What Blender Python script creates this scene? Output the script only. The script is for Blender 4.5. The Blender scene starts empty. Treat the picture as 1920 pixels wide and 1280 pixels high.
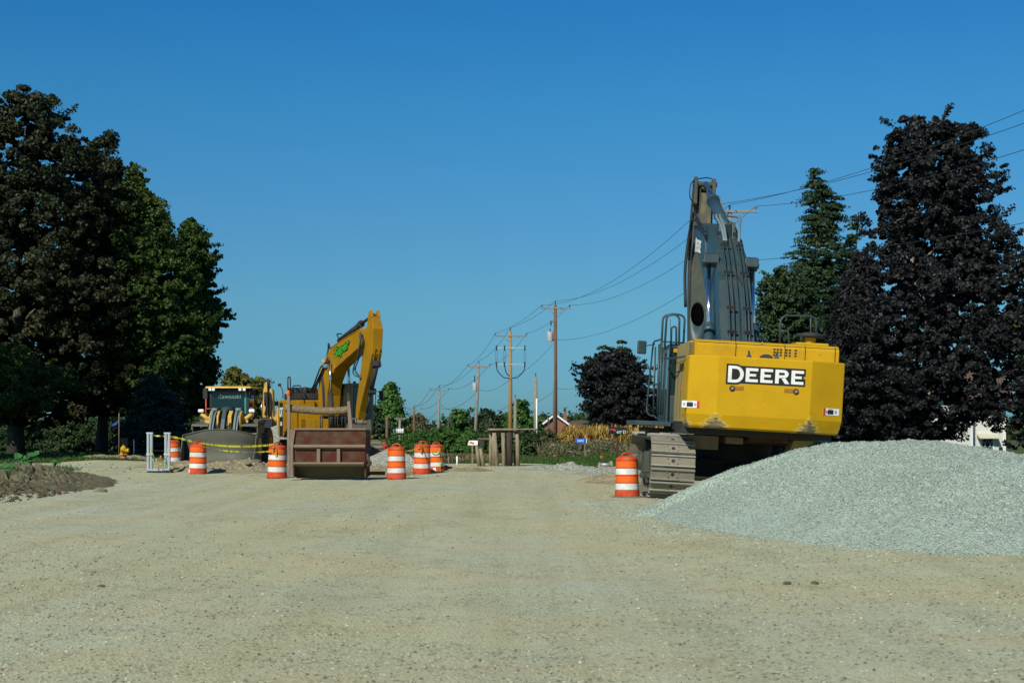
import bpy, math, random
import numpy as np
from mathutils import Vector, Matrix
R = math.radians
random.seed(7)
rs = np.random.RandomState(11)
SC = bpy.context.scene
COL = SC.collection

# ---------------------------------------------------------------- camera, sky, sun
F = 2933.0          # focal length in photo pixels
HY = 790.0          # photo row of the eye level
EYE = 1.7
cam_d = bpy.data.cameras.new('camera'); cam = bpy.data.objects.new('camera', cam_d); COL.objects.link(cam)
cam.location = (0, 0, EYE); cam.rotation_euler = (R(90), 0, 0)
cam_d.sensor_width = 36; cam_d.lens = 36*F/1920; cam_d.shift_y = (HY-640)/1920
cam_d.clip_start = 0.1; cam_d.clip_end = 9000
cam_d.dof.use_dof = True; cam_d.dof.focus_distance = 42; cam_d.dof.aperture_fstop = 4.5
SC.camera = cam
SUN_EL, SUN_AZ = 38.0, 206.0      # azimuth clockwise from +Y (where the light comes from)
W = bpy.data.worlds.new('World'); SC.world = W; W.use_nodes = True
nt = W.node_tree; bg = nt.nodes['Background']
sky = nt.nodes.new('ShaderNodeTexSky'); sky.sky_type = 'NISHITA'; sky.sun_disc = False
sky.sun_elevation = R(SUN_EL); sky.sun_rotation = R(SUN_AZ); sky.altitude = 200
sky.air_density = 1.0; sky.dust_density = 0.3; sky.ozone_density = 3.0
# clear, slightly teal-graded air: the sky colour is filtered by elevation
tcw = nt.nodes.new('ShaderNodeTexCoord'); sxw = nt.nodes.new('ShaderNodeSeparateXYZ'); nt.links.new(tcw.outputs['Generated'], sxw.inputs[0])
flt = nt.nodes.new('ShaderNodeValToRGB'); nt.links.new(sxw.outputs[2], flt.inputs[0]); els = flt.color_ramp.elements
STOPS = [(0.0, (.20, .47, .76)), (.031, (.207, .493, .78)), (.075, (.25, .55, .74)), (.13, (.236, .586, .811)), (.197, (.179, .639, .89)), (.254, (.129, .612, .957)), (.55, (.34, .62, .80))]
while len(els) < len(STOPS): els.new(.5)
for e_, (p_, c_) in zip(els, STOPS): e_.position = p_; e_.color = (*c_, 1)
mxw = nt.nodes.new('ShaderNodeMix'); mxw.data_type = 'RGBA'; mxw.blend_type = 'MULTIPLY'; mxw.inputs[0].default_value = 1
nt.links.new(sky.outputs[0], mxw.inputs[6]); nt.links.new(flt.outputs[0], mxw.inputs[7]); nt.links.new(mxw.outputs[2], bg.inputs[0])
bg.inputs[1].default_value = 0.093
sd = bpy.data.lights.new('sun', 'SUN'); sun = bpy.data.objects.new('sun', sd); COL.objects.link(sun)
sd.energy = 4.7; sd.angle = R(0.53); sd.color = (1.0, 0.95, 0.81)
az, el = R(SUN_AZ), R(SUN_EL)
to_sun = Vector((math.sin(az)*math.cos(el), math.cos(az)*math.cos(el), math.sin(el)))
sun.rotation_euler = to_sun.to_track_quat('Z', 'Y').to_euler(); sun.location = (-30, -30, 40)
SC.view_settings.view_transform = 'Standard'; SC.view_settings.look = 'None'
SC.view_settings.exposure = 0.0; SC.view_settings.gamma = 1.0
SC.cycles.max_bounces = 6; SC.cycles.diffuse_bounces = 2; SC.cycles.transparent_max_bounces = 8

# ---------------------------------------------------------------- helpers
def at(px, py, Y):
    p = F/Y
    return Vector(((px-960)/p, Y, EYE+(HY-py)/p))
_perm = np.random.RandomState(3).rand(256, 256)
def vnoise(x, y):
    x = np.asarray(x, float); y = np.asarray(y, float)
    xi = np.floor(x).astype(int); yi = np.floor(y).astype(int)
    fx = x-xi; fy = y-yi; fx = fx*fx*(3-2*fx); fy = fy*fy*(3-2*fy)
    a = _perm[xi & 255, yi & 255]; b = _perm[(xi+1) & 255, yi & 255]
    c = _perm[xi & 255, (yi+1) & 255]; d = _perm[(xi+1) & 255, (yi+1) & 255]
    return (a*(1-fx)+b*fx)*(1-fy)+(c*(1-fx)+d*fx)*fy-0.5
def smooth(a, b, t):
    t = np.clip((np.asarray(t, float)-a)/(b-a), 0, 1); return t*t*(3-2*t)
def bump(x, y, cx, cy, rx, ry, h, ang=0.0):
    c, s = math.cos(ang), math.sin(ang)
    u = ((x-cx)*c+(y-cy)*s)/rx; v = (-(x-cx)*s+(y-cy)*c)/ry
    d = np.sqrt(u*u+v*v)
    return h*(1-smooth(0.0, 1.0, d))
def gz(x, y):
    x = np.asarray(x, float); y = np.asarray(y, float)
    z = np.interp(y, [0, 62, 90, 127, 165, 205, 290, 600, 4000], [0, 0, -.3, -.9, -2, -3.1, -4.2, -5, -5])
    near = 1-smooth(70, 110, y)
    z = z+near*(0.07*vnoise(x*.13+3, y*.10)+0.03*vnoise(x*.5, y*.4+7)+0.012*vnoise(x*1.7+9, y*1.3))
    z = z+bump(x, y, 4.2, 37.5, 5, 6, -0.09)                                   # dip under the excavator
    z = z+0.45*smooth(56, 64, y)*(1-smooth(95, 130, y))*smooth(1.5+0.0*y, 5.0, x)*smooth(-1, 1, 60-y+9+6)*1.0*0.6
    z = z+0.20*smooth(58, 66, y)*(1-smooth(95, 130, y))*(1-smooth(-17, -14, x))
    return z
def gzf(x, y): return float(gz(x, y))

def tag(o, label=None, cat=None, group=None, kind=None):
    if label: o['label'] = label
    if cat: o['category'] = cat
    if group: o['group'] = group
    if kind: o['kind'] = kind
    return o
def empty(name, loc, rot=(0, 0, 0)):
    o = bpy.data.objects.new(name, None); COL.objects.link(o); o.location = loc; o.rotation_euler = rot
    o.empty_display_size = 0.2
    return o
def thing(name, label, cat, loc=(0, 0, 0), rot=(0, 0, 0), group=None):
    return tag(empty(name, loc, rot), label, cat, group)
def copy_tree(o, parent=None):
    c = o.copy(); COL.objects.link(c); c.parent = parent
    for ch in [q for q in o.children]: copy_tree(ch, c)
    return c

class MB:
    def __init__(s): s.v = []; s.f = []; s.sm = []
    def add(s, vs, fs, smooth_=False):
        n = len(s.v); s.v += [tuple(v) for v in vs]
        for f in fs: s.f.append(tuple(n+i for i in f)); s.sm.append(smooth_)
        return s
    def box(s, x0, x1, y0, y1, z0, z1, M=None):
        vs = [Vector((x, y, z)) for z in (z0, z1) for y in (y0, y1) for x in (x0, x1)]
        if M is not None: vs = [M @ v for v in vs]
        return s.add(vs, [(0, 2, 3, 1), (4, 5, 7, 6), (0, 1, 5, 4), (2, 6, 7, 3), (0, 4, 6, 2), (1, 3, 7, 5)])
    def obox(s, c, size, rot=(0, 0, 0)):
        M = Matrix.Translation(c) @ (Matrix.Rotation(rot[2], 4, 'Z') @ Matrix.Rotation(rot[1], 4, 'Y') @ Matrix.Rotation(rot[0], 4, 'X'))
        h = [q/2 for q in size]
        return s.box(-h[0], h[0], -h[1], h[1], -h[2], h[2], M)
    def prism(s, poly, a0, a1, axis='x'):
        """poly of 2-D points extruded along an axis: x -> (y,z), y -> (x,z), z -> (x,y)"""
        def mk(p, a):
            return (a, p[0], p[1]) if axis == 'x' else ((p[0], a, p[1]) if axis == 'y' else (p[0], p[1], a))
        n = len(poly); vs = [mk(p, a0) for p in poly]+[mk(p, a1) for p in poly]
        fs = [tuple(range(n))[::-1], tuple(range(n, 2*n))]+[(i, (i+1) % n, n+(i+1) % n, n+i) for i in range(n)]
        return s.add(vs, fs)
    def strip(s, top, bot, x0, x1, w=None):
        """solid between two polylines in (y,z) of equal length, width x0..x1 (or per-point half widths about the middle)"""
        n = len(top); xm = (x0+x1)/2; hw = w or [(x1-x0)/2]*n
        vs = []
        for i in range(n):
            vs += [(xm-hw[i], *top[i]), (xm+hw[i], *top[i]), (xm+hw[i], *bot[i]), (xm-hw[i], *bot[i])]
        fs = [(0, 3, 2, 1), (4*n-4, 4*n-3, 4*n-2, 4*n-1)]
        for i in range(n-1):
            a = 4*i
            for k in range(4):
                fs.append((a+k, a+(k+1) % 4, a+4+(k+1) % 4, a+4+k))
        return s.add(vs, fs)
    def cyl(s, p0, p1, r0, r1=None, n=16, caps=True):
        r1 = r0 if r1 is None else r1
        p0 = Vector(p0); p1 = Vector(p1); d = (p1-p0).normalized()
        a = d.orthogonal().normalized(); b = d.cross(a)
        vs = [p0+(a*math.cos(t)+b*math.sin(t))*r0 for t in [2*math.pi*i/n for i in range(n)]]
        vs += [p1+(a*math.cos(t)+b*math.sin(t))*r1 for t in [2*math.pi*i/n for i in range(n)]]
        s.add(vs, [(i, (i+1) % n, n+(i+1) % n, n+i) for i in range(n)], True)
        if caps:
            k = len(s.v)-2*n
            s.f.append(tuple(k+i for i in range(n))[::-1]); s.sm.append(False)
            s.f.append(tuple(k+n+i for i in range(n))); s.sm.append(False)
        return s
    def tube(s, pts, r, n=8, radii=None):
        pts = [Vector(p) for p in pts]; m = len(pts); up = None; vs = []
        for i, p in enumerate(pts):
            d = (pts[min(i+1, m-1)]-pts[max(i-1, 0)]).normalized()
            a = d.orthogonal().normalized() if up is None else (up-d*up.dot(d)).normalized()
            up = a; b = d.cross(a); rr = radii[i] if radii else r
            vs += [p+(a*math.cos(2*math.pi*k/n)+b*math.sin(2*math.pi*k/n))*rr for k in range(n)]
        fs = [(i*n+k, i*n+(k+1) % n, (i+1)*n+(k+1) % n, (i+1)*n+k) for i in range(m-1) for k in range(n)]
        s.add(vs, fs, True)
        k = len(s.v)-len(vs)
        s.f.append(tuple(k+i for i in range(n))[::-1]); s.sm.append(False)
        s.f.append(tuple(k+(m-1)*n+i for i in range(n))); s.sm.append(False)
        return s
    def lathe(s, prof, n=32, c=(0, 0, 0), cap=True):
        vs = []
        for r, z in prof: vs += [(c[0]+r*math.cos(2*math.pi*k/n), c[1]+r*math.sin(2*math.pi*k/n), c[2]+z) for k in range(n)]
        m = len(prof)
        s.add(vs, [(i*n+k, i*n+(k+1) % n, (i+1)*n+(k+1) % n, (i+1)*n+k) for i in range(m-1) for k in range(n)], True)
        k = len(s.v)-len(vs)
        if cap:
            s.f.append(tuple(k+i for i in range(n))[::-1]); s.sm.append(False)
            s.f.append(tuple(k+(m-1)*n+i for i in range(n))); s.sm.append(False)
        return s
    def loft(s, rings):
        n = len(rings[0]); vs = [p for r in rings for p in r]
        fs = [tuple(range(n))[::-1], tuple((len(rings)-1)*n+i for i in range(n))]
        fs += [(i*n+k, i*n+(k+1) % n, (i+1)*n+(k+1) % n, (i+1)*n+k) for i in range(len(rings)-1) for k in range(n)]
        return s.add(vs, fs)
    def build(s, name, mat, parent=None, bevel=0.0, loc=None):
        me = bpy.data.meshes.new(name); me.from_pydata(s.v, [], s.f); me.update()
        me.polygons.foreach_set('use_smooth', s.sm)
        o = bpy.data.objects.new(name, me); COL.objects.link(o)
        if mat: me.materials.append(mat)
        if parent: o.parent = parent
        if loc is not None: o.location = loc
        import bmesh
        bm = bmesh.new(); bm.from_mesh(me); bmesh.ops.recalc_face_normals(bm, faces=bm.faces); bm.to_mesh(me); bm.free()
        if bevel > 0:
            b = o.modifiers.new('b', 'BEVEL'); b.width = bevel; b.segments = 2; b.limit_method = 'ANGLE'; b.angle_limit = R(40)
        return o
def curve(pts, n=8):
    """Catmull-Rom through points"""
    P = [Vector(p) for p in pts]; P = [P[0]*2-P[1]]+P+[P[-1]*2-P[-2]]; out = []
    for i in range(1, len(P)-2):
        for k in range(n):
            t = k/n
            out.append(0.5*((2*P[i])+(P[i+1]-P[i-1])*t+(2*P[i-1]-5*P[i]+4*P[i+1]-P[i+2])*t*t+(3*P[i]-P[i-1]-3*P[i+1]+P[i+2])*t**3))
    out.append(P[-2]); return out
def text_mesh(txt, size, offset, name, mat, parent, M, shear=0.0, thick=0.004, align='CENTER', space=1.0):
    cu = bpy.data.curves.new(name, 'FONT'); cu.body = txt; cu.size = size; cu.offset = offset; cu.shear = shear
    cu.extrude = thick; cu.align_x = align; cu.align_y = 'CENTER'; cu.space_character = space; cu.resolution_u = 4
    t = bpy.data.objects.new('t', cu); COL.objects.link(t)
    dg = bpy.context.evaluated_depsgraph_get(); me = bpy.data.meshes.new_from_object(t.evaluated_get(dg))
    bpy.data.objects.remove(t); bpy.data.curves.remove(cu)
    me.name = name; me.transform(M); me.materials.clear(); me.materials.append(mat)
    o = bpy.data.objects.new(name, me); COL.objects.link(o); o.parent = parent
    return o
def np_mesh(name, V, faces, mat, parent=None, attr=None, smooth_=False):
    """V (n,3); faces (m,k) of fixed size"""
    me = bpy.data.meshes.new(name); k = faces.shape[1]; m = faces.shape[0]
    me.vertices.add(len(V)); me.vertices.foreach_set('co', np.ascontiguousarray(V, np.float32).ravel())
    me.loops.add(m*k); me.loops.foreach_set('vertex_index', np.ascontiguousarray(faces, np.int32).ravel())
    me.polygons.add(m); me.polygons.foreach_set('loop_start', np.arange(0, m*k, k, dtype=np.int32))
    me.polygons.foreach_set('use_smooth', np.full(m, smooth_))
    me.update(calc_edges=True)
    if attr is not None:
        a = me.attributes.new('tint', 'FLOAT', 'POINT'); a.data.foreach_set('value', np.ascontiguousarray(attr, np.float32))
    if mat: me.materials.append(mat)
    o = bpy.data.objects.new(name, me); COL.objects.link(o)
    if parent: o.parent = parent
    return o

# ---------------------------------------------------------------- materials
def lin(r, g, b):
    f = lambda c: (c/255/12.92) if c/255 <= 0.04045 else ((c/255+0.055)/1.055)**2.4
    return (f(r), f(g), f(b), 1)
def new_mat(name):
    m = bpy.data.materials.new(name); m.use_nodes = True; t = m.node_tree
    return m, t, t.nodes['Principled BSDF']
def noise_node(t, scale, detail=4, rough=.6, coord='Object', vec=None, stretch=None):
    n = t.nodes.new('ShaderNodeTexNoise'); n.inputs['Scale'].default_value = scale
    n.inputs['Detail'].default_value = detail; n.inputs['Roughness'].default_value = rough
    src = vec
    if src is None:
        tc = t.nodes.new('ShaderNodeTexCoord'); oi = t.nodes.new('ShaderNodeObjectInfo'); va = t.nodes.new('ShaderNodeVectorMath'); va.operation = 'MULTIPLY_ADD'
        t.links.new(oi.outputs['Random'], va.inputs[0]); va.inputs[1].default_value = (37, 23, 51); t.links.new(tc.outputs[coord], va.inputs[2]); src = va.outputs[0]
    if stretch:
        mp = t.nodes.new('ShaderNodeMapping'); mp.inputs['Scale'].default_value = stretch
        t.links.new(src, mp.inputs[0]); src = mp.outputs[0]
    t.links.new(src, n.inputs['Vector'])
    return n
def ramp(t, fac, stops):
    r = t.nodes.new('ShaderNodeValToRGB'); e = r.color_ramp.elements
    while len(e) < len(stops): e.new(0.5)
    for i, (p, c) in enumerate(stops):
        e[i].position = p; e[i].color = c if len(c) == 4 else (*c, 1)
    t.links.new(fac, r.inputs[0]); return r
def mix(t, fac, a, b, mode='MIX'):
    m = t.nodes.new('ShaderNodeMix'); m.data_type = 'RGBA'; m.blend_type = mode
    for s, v in ((m.inputs[0], fac), (m.inputs[6], a), (m.inputs[7], b)):
        if hasattr(v, 'links') or isinstance(v, bpy.types.NodeSocket): t.links.new(v, s)
        elif isinstance(v, (int, float)): s.default_value = v
        else: s.default_value = v if len(v) == 4 else (*v, 1)
    return m.outputs[2]
def paint(name, c, dirt=(0.16, 0.13, 0.085), amt=0.35, scale=1.6, rough=.45, metal=0.0, chips=0.0, streak=False, bumpv=0.0, chipcol=(0.07, 0.045, 0.03)):
    m, t, b = new_mat(name)
    n1 = noise_node(t, scale, 6, .65, stretch=(1, 1, .35) if streak else None)
    r1 = ramp(t, n1.outputs[0], [(0.42, (0, 0, 0)), (0.72, (1, 1, 1))])
    mul = t.nodes.new('ShaderNodeMath'); mul.operation = 'MULTIPLY'; mul.inputs[1].default_value = amt
    t.links.new(r1.outputs[0], mul.inputs[0])
    colr = mix(t, mul.outputs[0], c, dirt)
    n0 = noise_node(t, scale*.4, 3, .5); r0 = ramp(t, n0.outputs[0], [(0.3, (.86, .86, .86)), (0.7, (1.06, 1.06, 1.06))])
    colr = mix(t, 1.0, colr, r0.outputs[0], 'MULTIPLY')
    if chips > 0:
        n2 = noise_node(t, 9, 5, .75, stretch=(.8, .8, 1.6)); r2 = ramp(t, n2.outputs[0], [(0.70-chips*.1, (0, 0, 0)), (0.715-chips*.1, (1, 1, 1))])
        colr = mix(t, r2.outputs[0], colr, chipcol)
    t.links.new(colr, b.inputs['Base Color'])
    rr = ramp(t, n1.outputs[0], [(0.35, (rough,)*3), (0.75, (min(1, rough+.35),)*3)])
    t.links.new(rr.outputs[0], b.inputs['Roughness']); b.inputs['Metallic'].default_value = metal
    if c[2] < .02: b.inputs['Specular IOR Level'].default_value = .22
    if bumpv:
        n3 = noise_node(t, 14, 5, .7); bp = t.nodes.new('ShaderNodeBump'); bp.inputs['Strength'].default_value = bumpv
        bp.inputs['Distance'].default_value = .02
        t.links.new(n3.outputs[0], bp.inputs['Height']); t.links.new(bp.outputs[0], b.inputs['Normal'])
    return m
def wood(name, c1, c2, scale=6):
    m, t, b = new_mat(name)
    n = noise_node(t, scale, 6, .7, stretch=(3, 3, .35)); r = ramp(t, n.outputs[0], [(0.3, c1), (0.7, c2)])
    t.links.new(r.outputs[0], b.inputs['Base Color']); b.inputs['Roughness'].default_value = .9
    bp = t.nodes.new('ShaderNodeBump'); bp.inputs['Strength'].default_value = .5; bp.inputs['Distance'].default_value = .02
    t.links.new(n.outputs[0], bp.inputs['Height']); t.links.new(bp.outputs[0], b.inputs['Normal'])
    return m
def leafmat(name, stops, trans=0.25):
    m, t, b = new_mat(name)
    a = t.nodes.new('ShaderNodeAttribute'); a.attribute_name = 'tint'
    r = ramp(t, a.outputs['Fac'], stops)
    t.links.new(r.outputs[0], b.inputs['Base Color']); b.inputs['Roughness'].default_value = .55
    b.inputs['Specular IOR Level'].default_value = .3
    tr = t.nodes.new('ShaderNodeBsdfTranslucent'); t.links.new(r.outputs[0], tr.inputs[0])
    ms = t.nodes.new('ShaderNodeMixShader'); ms.inputs[0].default_value = trans
    out = t.nodes['Material Output']
    t.links.new(b.outputs[0], ms.inputs[1]); t.links.new(tr.outputs[0], ms.inputs[2]); t.links.new(ms.outputs[0], out.inputs[0])
    return m
def plain(name, c, rough=.6, metal=0.0, spec=None):
    m, t, b = new_mat(name); b.inputs['Base Color'].default_value = (*c[:3], 1); b.inputs['Roughness'].default_value = rough
    b.inputs['Metallic'].default_value = metal
    n = noise_node(t, 8, 3); r = ramp(t, n.outputs[0], [(.3, tuple(q*.85 for q in c[:3])), (.7, tuple(min(1, q*1.1) for q in c[:3]))])
    t.links.new(r.outputs[0], b.inputs['Base Color'])
    return m
MT = {}
MT['yellow'] = paint('yellow_paint', (.53, .31, .003), dirt=(.36, .215, .02), amt=.6, scale=2.2, rough=.52, chips=0.6)
MT['yellow_dirty'] = paint('weathered_yellow_paint', (.36, .27, .07), dirt=(.22, .22, .14), amt=.9, scale=3, rough=.6, streak=True)
MT['ochre'] = paint('ochre_machine_paint', (.36, .185, .004), dirt=(.17, .10, .02), amt=.55, scale=1.5, rough=.45)
MT['pale_yellow'] = paint('pale_yellow_paint', (.66, .40, .07), dirt=(.25, .18, .09), amt=.5, scale=2, rough=.5)
MT['steel'] = paint('grey_green_paint', (.026, .053, .063), dirt=(.055, .075, .068), amt=.4, scale=2.2, rough=.38, streak=True)
MT['steel_blue'] = paint('grey_blue_paint', (.028, .068, .092), dirt=(.040, .075, .082), amt=.35, scale=2.2, rough=.35)
MT['mud_plate'] = paint('muddy_plate', (.07, .075, .055), dirt=(.20, .165, .09), amt=.9, scale=6, rough=.8, streak=True)
MT['tan_steel'] = paint('muddy_grey_steel', (.038, .048, .040), dirt=(.10, .098, .066), amt=.8, scale=5, rough=.7, streak=True)
MT['dark'] = paint('dark_machine_metal', (.018, .020, .022), dirt=(.06, .055, .045), amt=.5, scale=3, rough=.6)
MT['black'] = plain('black_rubber', (.012, .013, .014), .6)
MT['chrome'] = plain('polished_rod', (.8, .8, .82), .16, 1.0)
MT['track'] = paint('worn_track_steel', (.17, .155, .115), dirt=(.26, .23, .16), amt=.8, scale=4, rough=.6, bumpv=.4)
MT['track_edge'] = paint('polished_grouser_steel', (.30, .30, .27), dirt=(.2, .17, .12), amt=.5, scale=5, rough=.42, metal=.4)
MT['glass'] = plain('tinted_glass', (.006, .024, .026), .06)
MT['hose_grey'] = paint('light_grey_tube', (.16, .22, .24), dirt=(.15, .15, .12), amt=.5, scale=4, rough=.35)
MT['orange'] = paint('orange_plastic', (.52, .048, .012), dirt=(.42, .20, .12), amt=.6, scale=4, rough=.5)
MT['orange_bright'] = paint('bright_orange_sheeting', (.82, .125, .006), dirt=(.52, .17, .06), amt=.5, scale=6, rough=.45, chips=.05, chipcol=(.25, .12, .07))
MT['white_band'] = paint('white_reflective_sheeting', (.68, .72, .70), dirt=(.42, .38, .31), amt=.65, scale=6, rough=.45, chips=.32, chipcol=(.32, .24, .2))
MT['rust_red'] = paint('rusty_red_steel', (.080, .021, .013), dirt=(.095, .075, .045), amt=1.0, scale=3.4, rough=.8, bumpv=.4)
MT['rust_ledge'] = paint('dusty_pink_steel', (.20, .14, .10), dirt=(.19, .165, .115), amt=.8, scale=6, rough=.9, bumpv=.4)
MT['mud_steel'] = paint('mud_caked_steel', (.055, .048, .028), dirt=(.09, .08, .05), amt=.8, scale=4, rough=.9, bumpv=.5)
MT['mud_pipe'] = paint('mud_caked_pipe', (.16, .115, .06), dirt=(.30, .24, .15), amt=.9, scale=12, rough=.95, bumpv=1.0)
MT['bucket'] = paint('worn_bucket_steel', (.095, .098, .080), dirt=(.15, .145, .11), amt=.8, scale=1.4, rough=.6, metal=.2)
MT['alu'] = paint('aluminium', (.46, .52, .56), dirt=(.3, .3, .28), amt=.4, scale=6, rough=.4, metal=.5)
MT['white'] = plain('white_paint', (.75, .77, .76), .5)
MT['red'] = plain('red_paint', (.50, .025, .018), .5)
MT['red_frame'] = plain('orange_red_rail', (.55, .10, .05), .5)
MT['pole_grey'] = wood('weathered_pole_wood', (.12, .11, .09), (.33, .31, .26))
MT['pole_brown'] = wood('brown_pole_wood', (.075, .035, .02), (.20, .12, .075))
MT['pole_tan'] = wood('tan_pole_wood', (.22, .11, .03), (.42, .25, .09))
MT['post'] = wood('barked_post_wood', (.10, .075, .045), (.36, .31, .21), 5)
MT['shaded_post'] = wood('shaded_post_wood', (.018, .013, .010), (.07, .05, .035), 5)  # darker copy of the post wood, shade under the top plank painted in
MT['plank'] = wood('grey_pink_plank', (.13, .09, .07), (.28, .215, .165), 8)
MT['bark'] = wood('tree_bark', (.035, .03, .025), (.12, .105, .085), 4)
MT['bark_light'] = wood('pale_tree_bark', (.14, .12, .10), (.34, .31, .26), 4)
MT['tape'] = None

def ground_mat():
    m, t, b = new_mat('compacted_gravel')
    tc = t.nodes.new('ShaderNodeTexCoord'); O = tc.outputs['Object']
    big = noise_node(t, .16, 5, .6, vec=O, stretch=(1, .55, 1))
    c = ramp(t, big.outputs[0], [(.30, (.46, .445, .270)), (.46, (.455, .455, .295)), (.58, (.44, .46, .33)), (.72, (.46, .50, .40))])
    tan = noise_node(t, .33, 4, .6, vec=O, stretch=(.7, 1.1, 1)); tr = ramp(t, tan.outputs[0], [(.47, (0, 0, 0)), (.66, (.8, .8, .8))])
    col = mix(t, tr.outputs[0], c.outputs[0], (.485, .44, .268, 1))
    dk = noise_node(t, .9, 6, .75, vec=O, stretch=(1, .5, 1)); dr = ramp(t, dk.outputs[0], [(.56, (0, 0, 0)), (.75, (.55, .55, .55))])
    col = mix(t, dr.outputs[0], col, (.33, .30, .195, 1))
    v = t.nodes.new('ShaderNodeTexVoronoi'); v.inputs['Scale'].default_value = 34; t.links.new(O, v.inputs['Vector'])
    vr = ramp(t, v.outputs['Color'], [(.13, (.30, .31, .29)), (.24, (.82, .82, .80)), (.7, (1.02, 1.02, 1.01)), (.95, (1.20, 1.20, 1.17))])
    # stones show only in patches; elsewhere fines cover them
    pn = noise_node(t, 1.4, 4, .6, vec=O); pr = ramp(t, pn.outputs[0], [(.36, (.25, .25, .25)), (.60, (1, 1, 1))])
    col = mix(t, pr.outputs[0], col, mix(t, 1.0, col, vr.outputs[0], 'MULTIPLY'))
    v2 = t.nodes.new('ShaderNodeTexVoronoi'); v2.inputs['Scale'].default_value = 15; t.links.new(O, v2.inputs['Vector'])
    vr2 = ramp(t, v2.outputs['Distance'], [(.02, (.62, .60, .56)), (.16, (1, 1, 1))])
    sep = ramp(t, v2.outputs['Color'], [(.78, (0, 0, 0)), (.80, (1, 1, 1))])
    col = mix(t, sep.outputs[0], col, mix(t, 1.0, col, vr2.outputs[0], 'MULTIPLY'))
    tk = noise_node(t, 1.0, 4, .6, vec=O, stretch=(1.5, .045, 1)); tkr = ramp(t, tk.outputs[0], [(.36, (.93, .925, .90)), (.50, (1, 1, 1)), (.64, (1.05, 1.05, 1.05))]); col = mix(t, 1.0, col, tkr.outputs[0], 'MULTIPLY')
    pt = noise_node(t, .5, 6, .72, vec=O, stretch=(1, .6, 1)); ptr = ramp(t, pt.outputs[0], [(.30, (.84, .83, .80)), (.46, (1, 1, 1)), (.58, (1, 1, 1)), (.70, (1.10, 1.10, 1.10))]); col = mix(t, 1.0, col, ptr.outputs[0], 'MULTIPLY')
    t.links.new(col, b.inputs['Base Color']); b.inputs['Roughness'].default_value = .95; b.inputs['Specular IOR Level'].default_value = .15
    fn = noise_node(t, 26, 6, .8, vec=O)
    ad = t.nodes.new('ShaderNodeMath'); ad.operation = 'ADD'; t.links.new(fn.outputs[0], ad.inputs[0]); t.links.new(v.outputs['Distance'], ad.inputs[1])
    bp = t.nodes.new('ShaderNodeBump'); bp.inputs['Strength'].default_value = .6; bp.inputs['Distance'].default_value = .025
    t.links.new(ad.outputs[0], bp.inputs['Height']); t.links.new(bp.outputs[0], b.inputs['Normal'])
    return m
def stone_mat(name, c1, c2, c3, sc=34, bs=.9):
    m, t, b = new_mat(name)
    tc = t.nodes.new('ShaderNodeTexCoord'); O = tc.outputs['Object']
    v = t.nodes.new('ShaderNodeTexVoronoi'); v.inputs['Scale'].default_value = sc; t.links.new(O, v.inputs['Vector'])
    r = ramp(t, v.outputs['Color'], [(.15, c1), (.5, c2), (.9, c3)])
    big = noise_node(t, .7, 4, .6, vec=O); br = ramp(t, big.outputs[0], [(.3, (.88, .88, .86)), (.7, (1.08, 1.09, 1.10))])
    col = mix(t, 1.0, r.outputs[0], br.outputs[0], 'MULTIPLY')
    t.links.new(col, b.inputs['Base Color']); b.inputs['Roughness'].default_value = .95; b.inputs['Specular IOR Level'].default_value = .15
    bp = t.nodes.new('ShaderNodeBump'); bp.inputs['Strength'].default_value = bs; bp.inputs['Distance'].default_value = .035; bp.invert = True
    t.links.new(v.outputs['Distance'], bp.inputs['Height']); t.links.new(bp.outputs[0], b.inputs['Normal'])
    return m
def soil_mat(name, c1, c2, sc=3):
    m, t, b = new_mat(name)
    n = noise_node(t, sc, 8, .72); r = ramp(t, n.outputs[0], [(.33, c1), (.66, c2)])
    t.links.new(r.outputs[0], b.inputs['Base Color']); b.inputs['Roughness'].default_value = 1; b.inputs['Specular IOR Level'].default_value = .1
    n2 = noise_node(t, sc*6, 6, .75); bp = t.nodes.new('ShaderNodeBump'); bp.inputs['Strength'].default_value = .9; bp.inputs['Distance'].default_value = .05
    t.links.new(n2.outputs[0], bp.inputs['Height']); t.links.new(bp.outputs[0], b.inputs['Normal'])
    return m
MT['ground'] = ground_mat()
MT['pile'] = stone_mat('crushed_grey_stone', (.19, .24, .20), (.365, .445, .375), (.47, .55, .48), 46, .8)
MT['sand'] = soil_mat('sandy_subsoil', (.22, .185, .115), (.36, .31, .20), 3)
MT['soil'] = soil_mat('dark_topsoil', (.070, .064, .040), (.20, .185, .12), 2.5)
MT['turf'] = soil_mat('turf_soil', (.022, .045, .010), (.055, .085, .022), 1.5)
MT['field'] = soil_mat('far_field', (.05, .07, .025), (.10, .11, .05), .3)

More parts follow.
